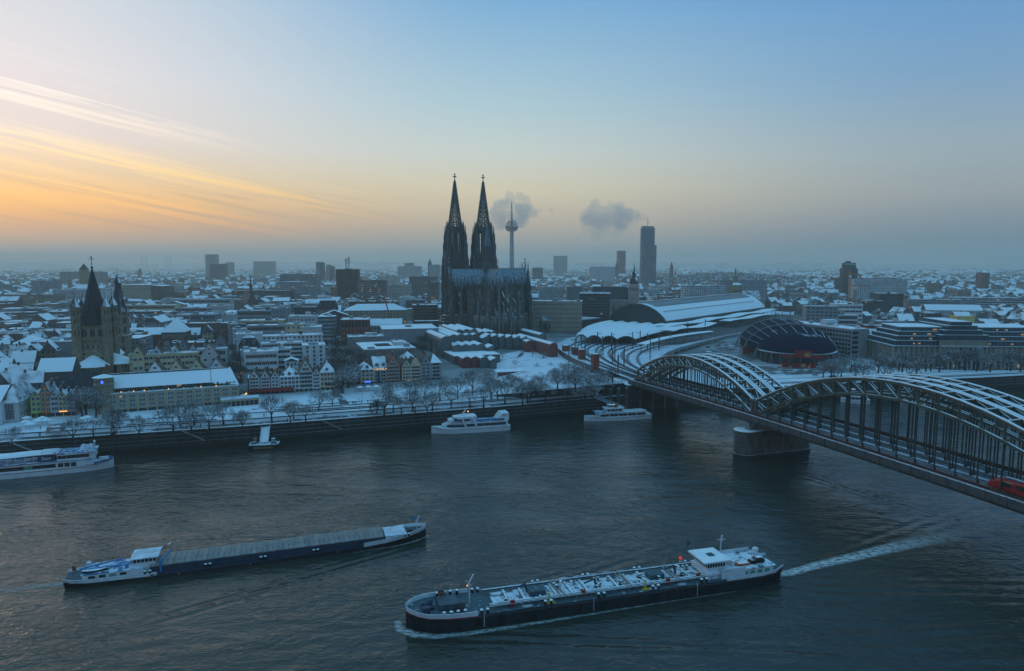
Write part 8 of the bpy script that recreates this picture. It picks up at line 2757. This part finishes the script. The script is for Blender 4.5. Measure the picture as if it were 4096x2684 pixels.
while Y<7500:
 dY=max(20,Y*.022)
 hw=Y*.82
 x=-hw
 while x<hw:
  px=CX+F*x/Y
  sc_f=1.0 if Y<2500 else Y/2500
  w=rf.uniform(10,24)*sc_f
  d_=rf.uniform(9,15)*sc_f
  yy=Y+rf.uniform(-.4,.4)*dY
  park=math.sin(x*.0021+1.3)+math.sin(Y*.0017+x*.0009)>1.15 or(Y>2600 and rf.random()<.30)
  wood=2640<px<3200 and 1750<Y<2700
  if(yy-bank_pt(x)[1])>90 and not park and not wood and is_free(x-w/2,yy-d_/2,0,w,d_):
   h=rf.uniform(9,17)*(1 if Y<2500 else.9)*(1.0 if rf.random()<.93 else 1.7)
   roof=rf.choice([0,1,2,1])if px>2700 else rf.choice([0,0,0,1,2])
   far_house(b,x,yy,15.5,w,d_,h,roof,rf.uniform(3.5,6),rf.randrange(5),5,R(rf.choice([8,14,98,-10,40])))
  x+=w+rf.uniform(2,12)*sc_f
 Y+=dY
tag(b.obj("distant_quarters",HM+["far_roof"]),"carpet of small snow-covered roofs stretching to the horizon",kind="stuff")
M("far_wood",(0.055,0.058,0.06),0.95,0.45,0.05,snow=(0.80,0.25,0.9,0.12,0.2))
b=MB()
def clump(b,x,y,z,r,h):
 n=6
 a0=rf.random()*6
 rings=[]
 for k,(f,rr)in enumerate(((0,.45),(.35,1.0),(.7,.85),(1.0,.25))):
  rings.append([(x+r*rr*rf.uniform(.7,1.2)*math.cos(a0+2*math.pi*i/n),y+r*rr*rf.uniform(.7,1.2)*math.sin(a0+2*math.pi*i/n),z+h*f*rf.uniform(.85,1.1))for i in range(n)])
 b.loft(rings,caps=False)
 b.add(rings[-1],[tuple(range(n))])
for _ in range(2600):
 Y=rf.uniform(1750,2750)
 px=rf.gauss(2930,170)if rf.random()<.8 else rf.uniform(2300,3500)
 x=(px-CX)/F*Y
 hill=26*math.exp(-((px-2900)/240)**2)*max(0,min(1,(Y-1800)/500))
 clump(b,x,Y,14+hill*rf.uniform(.8,1),rf.uniform(4,9),rf.uniform(9,15))
for _ in range(5200):
 Y=900+7500*rf.random()**1.3
 x=rf.uniform(-.82,.82)*Y
 if(math.sin(x*.0021+1.3)+math.sin(Y*.0017+x*.0009)>.95 or Y>3000 or rf.random()<.25)and is_free(x-5,Y-5,0,10,10):
  k=1 if Y<3000 else Y/3000
  clump(b,x,Y,14.5,rf.uniform(4,9)*k,rf.uniform(8,13)*min(k,1.5))
tag(b.obj("woodland","far_wood"),"grey frosted woods and park trees across the city",kind="stuff")
for i in range(70):
 Y=rf.uniform(520,900);x=rf.uniform(-.75,.75)*Y
 if is_free(x-3,Y-3,0,6,6)and Y-bank_pt(x)[1]>90:
  px=CX+F*x/Y
  tree(x,Y,rf.uniform(9,13),"dark bare courtyard tree "+region(px,Y),"courtyard trees "+region(px,Y),1,rf)
# ---- towers on the skyline
X,Y=atY(2047,1000,2150)[0],2150
tvt=thing("television_tower","slender concrete television tower with round platform right of the cathedral spires","tower",(X,Y,15),0)
zp=lambda py:hgt(py,X,Y)-15
M("tv_concrete",(0.26,0.27,0.28),0.8,0.1,0.05)
MB().lathe([(9,0),(7.2,40),(6.0,zp(930)),(5.4,zp(925))],16,0,0).obj("shaft","tv_concrete",tvt)
MB().lathe([(6,zp(926)),(15,zp(924)),(20.5,zp(906)),(20.5,zp(903)),(6,zp(902))],20,0,0).obj("platform_pod","tv_concrete",tvt)
MB().lathe([(19.2,zp(917)),(20.2,zp(911))],20,0,0).obj("pod_glazing","glass",tvt)
MB().box(-13,-5,-19.8,-19.2,zp(916),zp(914)).obj("red_sign","lamp_red",tvt)
for k,(py,r)in enumerate(((898,16),(892,13.5),(886,10))):
 MB().lathe([(r,zp(py)),(r,zp(py)+1.2),(3,zp(py)+1.4)],16,0,0).obj("antenna_ring","tv_concrete",tvt)
 q=MB()
 for i in range(14):
  a=2*math.pi*i/14
  q.bar((r*math.cos(a),r*math.sin(a),zp(py)-3.5),(r*math.cos(a),r*math.sin(a),zp(py)+5),.8)
 q.obj("antennas","steel_grey",tvt)
MB().lathe([(4.4,zp(902)),(3.4,zp(880)),(2.4,zp(860)),(1.6,zp(828))],10,0,0).obj("mast","tv_concrete",tvt)
MB().lathe([(1.5,zp(828)),(.9,zp(806))],8,0,0).obj("mast_tip","ship_red",tvt)
X,Y=atY(2569,1000,1750)[0],1750
kt_=thing("glass_tower","tall grey glass office tower with lower shoulder and thin mast","skyscraper",(X,Y,15),R(10))
wl,wr=solve_w(X,Y,60,R(10),2616),solve_w(X,Y,60,R(10),2626)
zt,zs=hgt(912,X,Y)-15,hgt(980,X,Y)-15
MB().box(0,wl,0,15,0,zt).obj("main_shaft","tower_glass",kt_)
MB().box(wl,wr,3,15,0,zs).obj("shoulder","tower_glass",kt_)
MB().box(wl*.05,wl*.95,1,14,zt,zt+5).obj("roof_screen","steel_grey",kt_)
MB().bar((wl*.55,12,zt),(wl*.55,12,zt+26),1.0).obj("mast","steel_grey",kt_)
for k in range(30):
 z=zt*(k+1)/31
 MB().box(-.25,wl+.25,-.35,0,z,z+.9).obj("floor_band","steel_grey",kt_)
occupy(X,Y,0,50,40,100)
X,Y=atY(3373,1080,1250)[0],1250
st_=thing("dark_sign_tower","dark brick tower block with white rooftop lettering at the right","tower block",(X,Y,15.5),R(3))
w=solve_w(X,Y,60,R(3),3430)
z0,z1,z2=hgt(1073,X,Y)-15.5,hgt(1062,X,Y)-15.5,hgt(1051,X,Y)-15.5
MB().box(0,w,0,12,0,z0).obj("shaft","far_dark",st_)
MB().box(w*.1,w*.92,2,11,z0,z1).obj("setback","far_dark",st_)
MB().box(w*.12,w*.9,3,11,z1,z2).obj("sign_storey","wall_dark",st_)
lettering(st_,"SATURN",(w*.46,2.6,z1+.8),4.6,"letter_white")
MB().box(w*.3,w*.6,5,10,z2,z2+3).obj("roof_hut","wall_dark",st_)
occupy(X,Y,0,30,30,60)
for px,yb,yt,YY,lab in((2466,1078,1046,2500,"needle-thin far church spire beside the slim red tower"),(2686,1070,1046,2600,"thin far church spire right of the glass tower"),(1720,1060,1032,2100,"thin far church spire left of the cathedral"),(3936,1135,1090,1700,"dark far church spire in the right-hand quarter"),(560,1090,1070,2600,"small hazy far church spire left of the hazy slab tower")):
 X=atY(px,yb,YY)[0]
 t_=thing("church_spire",lab,"church",(X,YY,15),0)
 hb,ht=hgt(yb,X,YY)-15,hgt(yt,X,YY)-15
 MB().box(-6,6,-6,6,0,hb).obj("tower_wall","far_brown",t_)
 MB().pyr(0,0,12.4,hb,ht).obj("spire","slate",t_)
 MB().box(6,40,-8,8,0,hb*.5).obj("nave_wall","far_brown",t_)
 MB().gable(6,40.5,-8.5,8.5,hb*.5,9,'x').obj("nave_roof","far_roof",t_)
X,Y=atY(3930,1128,1500)[0],1500
t_=thing("brick_water_tower","hazy square brick tower in the far right quarter","tower",(X,Y,15),0)
MB().box(-9,9,-9,9,0,hgt(1090,X,Y)-15).obj("shaft","far_brick",t_)
MB().hip(-10,10,-10,10,hgt(1090,X,Y)-15,5,9).obj("roof","far_roof",t_)
# ---- tower cranes
M("crane_orange",(0.50,0.16,0.05),0.6,0.1,0.3)
M("crane_red",(0.40,0.06,0.05),0.6,0.1,0.3)
def crane(px,ybase,ytop,Y,jib_l,jib_r,yj,mat,label):
 X=atY(px,ytop,Y)[0]
 zt=hgt(ytop,X,Y);zb=15.5;zj=hgt(yj,X,Y)
 t_=thing("tower_crane",label,"crane",(X,Y,zb),0,"tower cranes over the city")
 q=MB()
 for sx in(-1,1):
  for sy in(-1,1):
   q.bar((sx,sy,0),(sx,sy,zt-zb-6),.3)
 n=int((zt-zb)/3)
 for k in range(n):
  z=k*3
  q.bar((-1,-1,z),(1,-1,z+3),.2);q.bar((1,-1,z),(1,1,z+3),.2)
 q.pyr(0,0,2,zt-zb-6,zt-zb)
 q.obj("mast",mat,t_)
 xl=atY(jib_l,yj,Y)[0]-X;xr=atY(jib_r,yj,Y)[0]-X
 for nm,xe in(("jib",xl),("counter_jib",xr)):
  q=MB().bar((0,-.6,zj-zb),(xe,-.6,zj-zb+.6),.35);q.bar((0,.6,zj-zb),(xe,.6,zj-zb+.6),.35);q.bar((0,0,zj-zb+1.8),(xe,0,zj-zb+1.6),.3)
  for k in range(12):
   q.bar((xe*k/12,-.6,zj-zb),(xe*(k+.5)/12,0,zj-zb+1.8),.18)
  q.obj(nm,mat,t_)
 q=MB().bar((0,0,zt-zb),(xl*.7,0,zj-zb+1.6),.15);q.bar((0,0,zt-zb),(xr*.9,0,zj-zb+1.6),.15);q.obj("stay",mat,t_)
 MB().box(-1.4,1.4,-2.4,-1.0,zj-zb-3,zj-zb).obj("cab","ship_white",t_)
 MB().box(xr*.95-1.5,xr*.95+1.5,-1,1,zj-zb-2.5,zj-zb).obj("counterweight","concrete",t_)
crane(2701,1190,1082,950,2602,2732,1098,"crane_orange","orange tower crane with long jib behind the train shed")
crane(3400,1200,1080,900,3290,3442,1101,"crane_orange","tall orange tower crane before the dark sign-topped tower")
crane(3421,1205,1135,880,3400,3480,1147,"crane_orange","smaller orange crane right beside the tall orange crane")
crane(3115,1155,1098,1150,3100,3145,1108,"crane_red","red tower crane right of the cupola tower")
X,zt=atY(1545,1185,680)
t_=thing("mobile_crane","thin red telescopic crane arm leaning before the sandstone hotel","crane",(atY(1577,1296,660)[0],660,16),0)
MB().bar((0,0,2),(X-t_.location.x,8,zt-16),.9).obj("crane_arm","crane_red",t_)
MB().box(-4,4,-1.6,1.6,0,2.4).obj("crane_truck","crane_red",t_)
for px,yt in((566,1022),(585,1024),(664,1022),(680,1024)):
 X=atY(px,yt,9000)[0]
 t_=thing("chimney_stack","faint thin smokestack on the hazy horizon above the opera house","chimney",(X,9000,20),0,"smokestacks on the horizon")
 MB().lathe([(9,0),(6,hgt(yt,X,9000)-20)],8,0,0).obj("stack","concrete",t_)
 MB().lathe([(6.3,hgt(yt,X,9000)-26),(6.1,hgt(yt,X,9000)-20.5)],8,0,0).obj("stack_band","crane_red",t_)
# ---- steam clouds beyond the haze
def steam_material(name,dens):
 m=bpy.data.materials.new(name)
 m.use_nodes=True
 t=m.node_tree
 t.nodes.clear()
 v=t.nodes.new("ShaderNodeVolumePrincipled")
 v.inputs["Color"].default_value=(0.88,0.90,0.92,1)
 v.inputs["Density"].default_value=dens
 o_=t.nodes.new("ShaderNodeOutputMaterial")
 t.links.new(v.outputs[0],o_.inputs["Volume"])
 MAT[name]=m
steam_material("steam_dense",0.0015)
steam_material("steam_thin",0.0007)
def steam(label,puffs,D=17500,seed=1):
 rg_=random.Random(seed)
 tx_=bpy.data.textures.new("puff",'CLOUDS');tx_.noise_scale=90
 for mat,sel in(("steam_dense",0),("steam_thin",1)):
  b=MB()
  for px,py,r in puffs:
   if sel and py<865 or not sel and py>895:
    continue
   X,Z=atY(px,py,D)
   rr=r/F*D*(1.0 if not sel else 1.15)
   for _ in range(12):
    cx_,cy2,cz_=X+rg_.gauss(0,rr*.42),D+rg_.gauss(0,rr*.4),Z+rg_.gauss(0,rr*.30)
    q=rr*rg_.uniform(.3,.62)
    prof_=[(max(.02,q*math.sin(math.pi*k/8)),cz_-q*math.cos(math.pi*k/8))for k in range(9)]
    b.lathe(prof_,14,cx_,cy2)
  if b.v:
   o=b.obj("steam_cloud",mat,smooth_=True)
   md=o.modifiers.new("merge",'REMESH');md.mode='VOXEL';md.voxel_size=28
   dm=o.modifiers.new("puffs",'DISPLACE');dm.texture=tx_;dm.strength=90;dm.texture_coords='GLOBAL'
   me=bpy.data.meshes.new_from_object(o.evaluated_get(bpy.context.evaluated_depsgraph_get()))
   o.modifiers.clear();o.data=me
   tag(o,label+(", its thin lower edge" if sel else ""),kind="stuff")
steam("grey steam cloud hanging behind the television tower",[(1995,830,38),(2050,805,42),(2095,830,40),(2130,860,30),(2010,870,42),(2070,870,48),(1985,900,34)],seed=3)
steam("tiny grey cloud puff right of the television tower",[(2203,842,14)],seed=4)
steam("second grey steam cloud left of the glass tower",[(2380,850,40),(2430,845,36),(2480,840,34),(2525,850,34),(2350,885,34),(2420,885,48),(2490,880,44),(2545,870,22),(2390,920,44),(2460,920,40)],seed=5)
# ================================================================== promenade: paths, walls, people, small things
M("wet_path",(0.10,0.105,0.11),0.55,0.5,0.25,spec=0.4)
M("coat_black",(0.015,0.016,0.02),0.9,0.2,2.0)
M("coat_blue",(0.02,0.04,0.10),0.9,0.2,2.0)
M("coat_red",(0.18,0.025,0.02),0.9,0.2,2.0)
M("vest_yellow",(0.55,0.62,0.05),0.8,0.1,2.0)
def ribbon(name,pts,w,mat,dz=0.06,kind="structure"):
 b=MB()
 rows_=[]
 for i,(x,y)in enumerate(pts):
  a,c=Vector(pts[max(0,i-1)]),Vector(pts[min(len(pts)-1,i+1)])
  n_=(c-a).normalized()
  n_=Vector((-n_.y,n_.x))*w/2
  rows_.append([(x-n_.x,y-n_.y,ground_z(x-n_.x,y-n_.y)+dz),(x+n_.x,y+n_.y,ground_z(x+n_.x,y+n_.y)+dz)])
 b.loft(rows_,close=False,caps=False)
 return tag(b.obj(name,mat),kind=kind)
snow_patchy("path_slush",(0.085,0.09,0.095),0.50,0.66,0.16)
ribbon("quay_path",[bank_pt(x,4.4)for x in range(-400,120,8)],4.6,"path_slush",0.05)
ribbon("garden_path",[bank_pt(x,21+2*math.sin(x*.03))for x in range(-190,70,8)],2.2,"path_slush",0.07)
ribbon("garden_path",[bank_pt(x,33+3*math.sin(x*.021+1))for x in range(-120,60,8)],1.8,"path_slush",0.07)
for pts,w in(([(1990,1555),(2040,1535),(2075,1500),(2050,1455),(2090,1420)],3),([(2100,1590),(2085,1545),(2075,1500)],3.4),([(215,1790),(222,1750),(232,1715),(240,1690)],5),([(2250,1420),(2150,1440),(2060,1460)],2),([(1340,1580),(1370,1600),(1380,1625)],4),([(1360,1360),(1350,1420),(1345,1500),(1345,1580)],7),([(950,1350),(955,1450),(962,1560),(965,1600)],6)):
 ribbon("path",[at(px,py,10.5 if py>1560 else 13)for px,py in pts],w,"path_slush",0.12)
snow_patchy("garden_snow",(0.22,0.22,0.22),0.30,0.46,0.10)
gp=[at(px,py,13.2)for px,py in((1960,1560),(1985,1430),(2080,1385),(2250,1390),(2300,1440),(2400,1500),(2420,1560),(2200,1580))]
tag(MB().add([(x,y,ground_z(x,y)+.09)for x,y in gp],[tuple(range(8))]).obj("museum_garden_lawn","garden_snow"),kind="structure")
ribbon("riverside_road",[bank_pt(x,12)for x in range(150,420,10)],11,"wet_path",0.08)
sq=[(132,432),(232,452),(262,520),(262,600),(205,600),(150,530),(118,470)]
tag(MB().add([(x,y,ground_z(x,y)+.1)for x,y in sq],[tuple(range(7))]).obj("station_square","path_slush"),kind="structure")
ribbon("station_square_road",[(140,470),(170,500),(200,540),(240,590)],16,"wet_path",0.15)
wl=thing("garden_steps","rows of low dark stone retaining edges stepping up the snowy river garden","wall")
for off,x0,x1 in((8.6,-235,95),(15,-105,-62),(18,-105,-60),(24,-110,-40),(12,-170,-130),(11.5,-40,60)):
 b=MB()
 xs_=list(range(x0,x1,6))
 for a,c in zip(xs_,xs_[1:]):
  p,q=bank_pt(a,off),bank_pt(c,off)
  z=ground_z(*p)
  b.bar((*p,z+.1),(*q,ground_z(*q)+.1),.5,.8)
 b.obj("stone_edge","quay_stone",wl)
rl=thing("quay_railing","thin dark railing along the top of the embankment wall","railing")
post_me=MB().box(-.04,.04,-.04,.04,0,1.05).mesh("railing_post","steel_plain")
for x in range(-330,120,5):
 p=bank_pt(x,.5)
 place("railing_post",post_me,rl,(*p,8.7))
for z in(9.2,9.7):
 b=MB()
 for x in range(-330,115,15):
  b.bar((*bank_pt(x,.5),z),(*bank_pt(x+15,.5),z),.06)
 b.obj("railing_bar","steel_plain",rl)
def person_mesh(name,joints,edges,radii):
 me=bpy.data.meshes.new(name)
 me.from_pydata(joints,edges,[])
 o=bpy.data.objects.new(name,me)
 COL.objects.link(o)
 md=o.modifiers.new("skin",'SKIN')
 for v,r in zip(me.skin_vertices[0].data,radii):
  v.radius=(r,r)
 me.skin_vertices[0].data[0].use_root=True
 sb=o.modifiers.new("sub",'SUBSURF');sb.levels=1;sb.render_levels=1
 dg=bpy.context.evaluated_depsgraph_get()
 out=bpy.data.meshes.new_from_object(o.evaluated_get(dg))
 bpy.data.objects.remove(o)
 out.name=name
 return out
J1=[(0,0,.95),(0,0,1.2),(0,0,1.42),(0,.02,1.52),(0,.02,1.63),(0,.02,1.74),(.1,0,.9),(.11,.14,.5),(.12,.02,.08),(.12,.17,.03),(-.1,0,.9),(-.11,-.10,.5),(-.12,-.28,.1),(-.12,-.16,.03),(.2,0,1.4),(.27,-.06,1.14),(.27,.06,.88),(-.2,0,1.4),(-.27,.06,1.14),(-.27,.2,.92)]
E1=[(0,1),(1,2),(2,3),(3,4),(4,5),(0,6),(6,7),(7,8),(8,9),(0,10),(10,11),(11,12),(12,13),(2,14),(14,15),(15,16),(2,17),(17,18),(18,19)]
R1=[.16,.17,.17,.06,.10,.09,.11,.08,.06,.05,.11,.08,.06,.05,.08,.065,.045,.08,.065,.045]
J2=[(x,y*.2,z)for x,y,z in J1]
PM=[person_mesh("person_walking",J1,E1,R1),person_mesh("person_standing",J2,E1,R1)]
PV={}
for k,me in enumerate(PM):
 for c in("coat_black","coat_blue","coat_red","vest_yellow"):
  m2=me.copy();m2.materials.clear();m2.materials.append(MAT[c]);PV[(k,c)]=m2
head_me=MB().lathe([(.02,1.55),(.10,1.6),(.115,1.68),(.10,1.77),(.03,1.82)],8,0,.01).mesh("hat","steel_plain")
rp=random.Random(66)
PEOPLE=[(157,1737,0),(161,1736,2),(204,1728,0),(162,1720,0),(276,1768,2),(802,1700,0),(897,1692,0),(893,1692,1),(934,1680,0),(1056,1668,0),(935,1683,0),(1390,1622,0),(1394,1622,0),(1410,1620,1),(1415,1620,0),(1422,1672,0),(1430,1672,0),(1447,1670,0),(1473,1665,0),(1571,1662,0),(1876,1625,0),(1881,1625,0),(1887,1625,0),(1900,1605,0),(2099,1403,3),(2104,1403,3),(2138,1420,3),(2143,1426,3),(2147,1421,3),(2130,1408,0),(2136,1408,0),(2196,1424,0),(2412,1478,0),(2429,1490,0),(2466,1500,0),(2473,1502,0),(2476,1510,0),(2411,1512,0),(2432,1516,0),(2418,1518,1),(2448,1516,2),(1150,1680,0),(630,1716,0),(745,1705,1),(1250,1640,0),(2210,1430,0),(2128,1512,0)]
for k,(px,py,c)in enumerate(PEOPLE):
 up=py<1540 and px>2380
 z=15.7 if up else(9.7 if py>1600 else 13.0)
 x,y=at(px,py,z)
 z=z if up else ground_z(x,y)
 wear=("coat_black","coat_blue","coat_red","vest_yellow")[c]
 pose=rp.randrange(2)
 where="on the terrace by the bridge" if up else "in the museum garden" if py<1540 else "on the promenade before the tan building" if px<1000 else "on the promenade near the garden steps" if px<1700 else "on the quay before the museum"
 if px<300:
  where="on the snowy square at the colourful houses"
 o=thing("person","person in %s %s"%(("dark coat","blue jacket","red jacket","yellow safety vest")[c],where)+(", walking" if pose==0 else ", standing still"),"person",(x,y,z),rp.uniform(0,6.28),"passers-by "+where)
 place("figure",PV[(pose,wear)],o)
 place("hat",head_me,o)
lamp_me=MB().tube((0,0,0),(0,0,5.2),.09,.06,6).mesh("lamp_post","steel_plain")
lh_me=MB().lathe([(.1,5.1),(.3,5.3),(.34,5.6),(.1,5.75)],8).mesh("lamp_head","frame_white")
for k,(px,py)in enumerate(((480,1720),(640,1705),(880,1690),(1065,1670),(1190,1650),(1450,1612),(1440,1640),(1380,1588),(1850,1620),(2030,1600),(1925,1600),(1990,1470))):
 x,y=at(px,py,9.8)
 o=thing("street_lamp","slim dark street lamp with pale head "+("before the tan building" if px<950 else "before the white hotel gables" if px<1300 else "on the square between the house rows" if px<1500 else "near the museum"),"street lamp",(x,y,ground_z(x,y)),0,"street lamps of the promenade")
 place("lamp_post",lamp_me,o);place("lamp_head",lh_me,o)
seat=MB().box(-.9,.9,-.22,.22,.42,.5).mesh("seat","snow_worn");bk=MB().box(-.9,.9,.2,.26,.5,.95).mesh("backrest","wall_brown");lg=MB().box(-.05,.05,-.2,.2,0,.42).mesh("leg","steel_plain")
for k,(px,py)in enumerate(((490,1722),(725,1703),(1258,1658),(1350,1662),(1375,1660),(1410,1657),(1435,1655),(1590,1650),(1625,1648),(1300,1660))):
 x,y=at(px,py,9.8)
 o=thing("park_bench","snow-covered park bench "+("on the lawn before the tan building" if px<800 else "in the row beside the garden edge"),"bench",(x,y,ground_z(x,y)),bank_rot(x)+math.pi,"park benches in the river garden")
 place("seat",seat,o);place("backrest",bk,o);place("leg",lg,o,(-.7,0,0));place("leg",lg,o,(.7,0,0))
can_me=MB().ngon_prism(0,0,2.1,2.3,.12,3.2,8).mesh("parasol_canopy","snow")
pol_me=MB().tube((0,0,0),(0,0,2.4),.05,n=6).mesh("parasol_pole","steel_plain")
PAR=[(103,1705),(120,1712),(108,1690),(150,1700),(335,1690),(350,1686),(965,1612),(975,1606),(1440,1572),(1474,1570),(1505,1568),(1305,1590),(1320,1588),(1290,1600),(170,1690),(190,1697)]
for k,(px,py)in enumerate(PAR):
 x,y=at(px,py,10.2)
 where="before the colourful houses" if px<420 else "on the pavilion terrace" if px<1000 else "before the cream bay-windowed house" if px<1400 else "before the grey hotel"
 o=thing("parasol","closed-season cafe parasol loaded with snow "+where,"parasol",(x,y,ground_z(x,y)),0,"snowy parasols "+where)
 place("canopy",can_me,o);place("pole",pol_me,o)
X,Y=at(1508,1650,10)
M("evergreen",(0.02,0.035,0.025),0.95,0.4,1.2,snow=(0.95,0.12,0.5))
sh=thing("evergreen_shrub","large dark rounded evergreen bush among the bare trees","shrub",(X,Y,9.8),0)
b=MB();rs2=random.Random(8)
for _ in range(900):
 a,e,r=rs2.uniform(0,6.28),rs2.uniform(-.1,1.5),rs2.uniform(.55,1.0)
 p=Vector((math.cos(a)*math.cos(e)*5.2*r,math.sin(a)*math.cos(e)*5.2*r,math.sin(e)*5.6*r+.8))
 q=[p+Vector((rs2.uniform(-.55,.55),rs2.uniform(-.55,.55),rs2.uniform(-.4,.4)))for _ in range(3)]
 b.add([tuple(v)for v in q],[(0,1,2)])
b.obj("crown","evergreen",sh)
MB().tube((0,0,-.5),(0,0,2.5),.3,.2,6).obj("trunk","bark",sh)
M("taxi",(0.55,0.50,0.36),0.5,0.1,1.0);M("car_grey",(0.10,0.10,0.11),0.4,0.1,1.0);M("car_white",(0.5,0.5,0.5),0.4,0.1,1.0)
CARS=[(2850,1388,"taxi"),(2862,1382,"taxi"),(2875,1392,"taxi"),(2890,1386,"taxi"),(2905,1396,"taxi"),(2870,1400,"taxi"),(2830,1404,"car_grey"),(2700,1420,"car_grey"),(2720,1414,"car_grey"),(2745,1412,"car_white"),(2690,1428,"car_grey"),(3380,1428,"taxi"),(3365,1424,"car_white"),(3600,1502,"car_grey"),(3690,1500,"car_grey"),(3760,1502,"car_white"),(3850,1500,"car_grey"),(3940,1503,"car_grey"),(1306,1418,"car_grey"),(1306,1400,"car_grey"),(1300,1382,"car_white"),(3260,1492,"car_white"),(3330,1500,"car_grey"),(1560,1316,"car_white"),(3480,1500,"car_grey")]
for k,(px,py,c)in enumerate(CARS):
 x,y=at(px,py,11.5)
 where="on the square behind the rail viaduct" if px<3000 and px>2500 else "in the avenue left of the courtyard building" if px<1400 else "before the sandstone hotel" if px<2000 else "on the riverside road at the right"
 rz=R(30)if 2500<px<3000 else R(14)if px>3000 else R(100)
 car("%s car %s"%({"taxi":"pale cream","car_grey":"dark grey","car_white":"white"}[c],where),(x,y,ground_z(x,y)+.05+(0.1 if px>3200 else 0)),rz,c,"cars "+where)
tl_me=MB().box(-.2,.2,-.7,.7,.7,.9).mesh("tail_lights","lamp_red")
ln_me=MB().lathe([(.03,0),(.28,.15),(.28,.45),(.03,.6)],6).mesh("lantern","lamp_warm")
for k,(px,py,z)in enumerate(((932,1270,20),(936,1285,20),(928,1300,18),(934,1320,17),(940,1255,22),(962,1480,15),(965,1495,14),(960,1510,14),(1500,1312,20),(1516,1308,20),(2206,1300,20),(2250,1298,20),(2270,1300,20),(985,1578,14))):
 x,y=at(px,py,z)
 o=thing("street_lantern","warm glowing lantern "+("in the lamp-lit street" if px<950 else "in the lane by the hotel gables" if px<1000 else "at the sandstone hotel's door" if px<2000 else "on the stone hotel's ground floor"),"lantern",(x,y,z),0,"warm street lanterns")
 place("lantern_glass",ln_me,o,(0,0,0),None,1.6)
 MB().box(-.05,.05,-.05,.05,-6,0).obj("lantern_post","steel_plain",o)
# ---- labels that single out one of a row: count from the left
ORD="first second third fourth fifth sixth seventh eighth ninth tenth eleventh twelfth thirteenth fourteenth fifteenth sixteenth seventeenth eighteenth nineteenth twentieth".split()
same={}
for o in list(COL.objects):
 if o.parent is None and o.get("label")and o.get("kind")is None:
  same.setdefault(o["label"],[]).append(o)
for lab,os_ in same.items():
 if 1<len(os_)<=20 and len(lab.split())<=14:
  os_.sort(key=lambda o:o.location.x/max(o.location.y,1))
  for k,o in enumerate(os_):
   o["label"]=lab+", "+(ORD[k]+" from left" if len(lab.split())<14 else ORD[k]+" along")
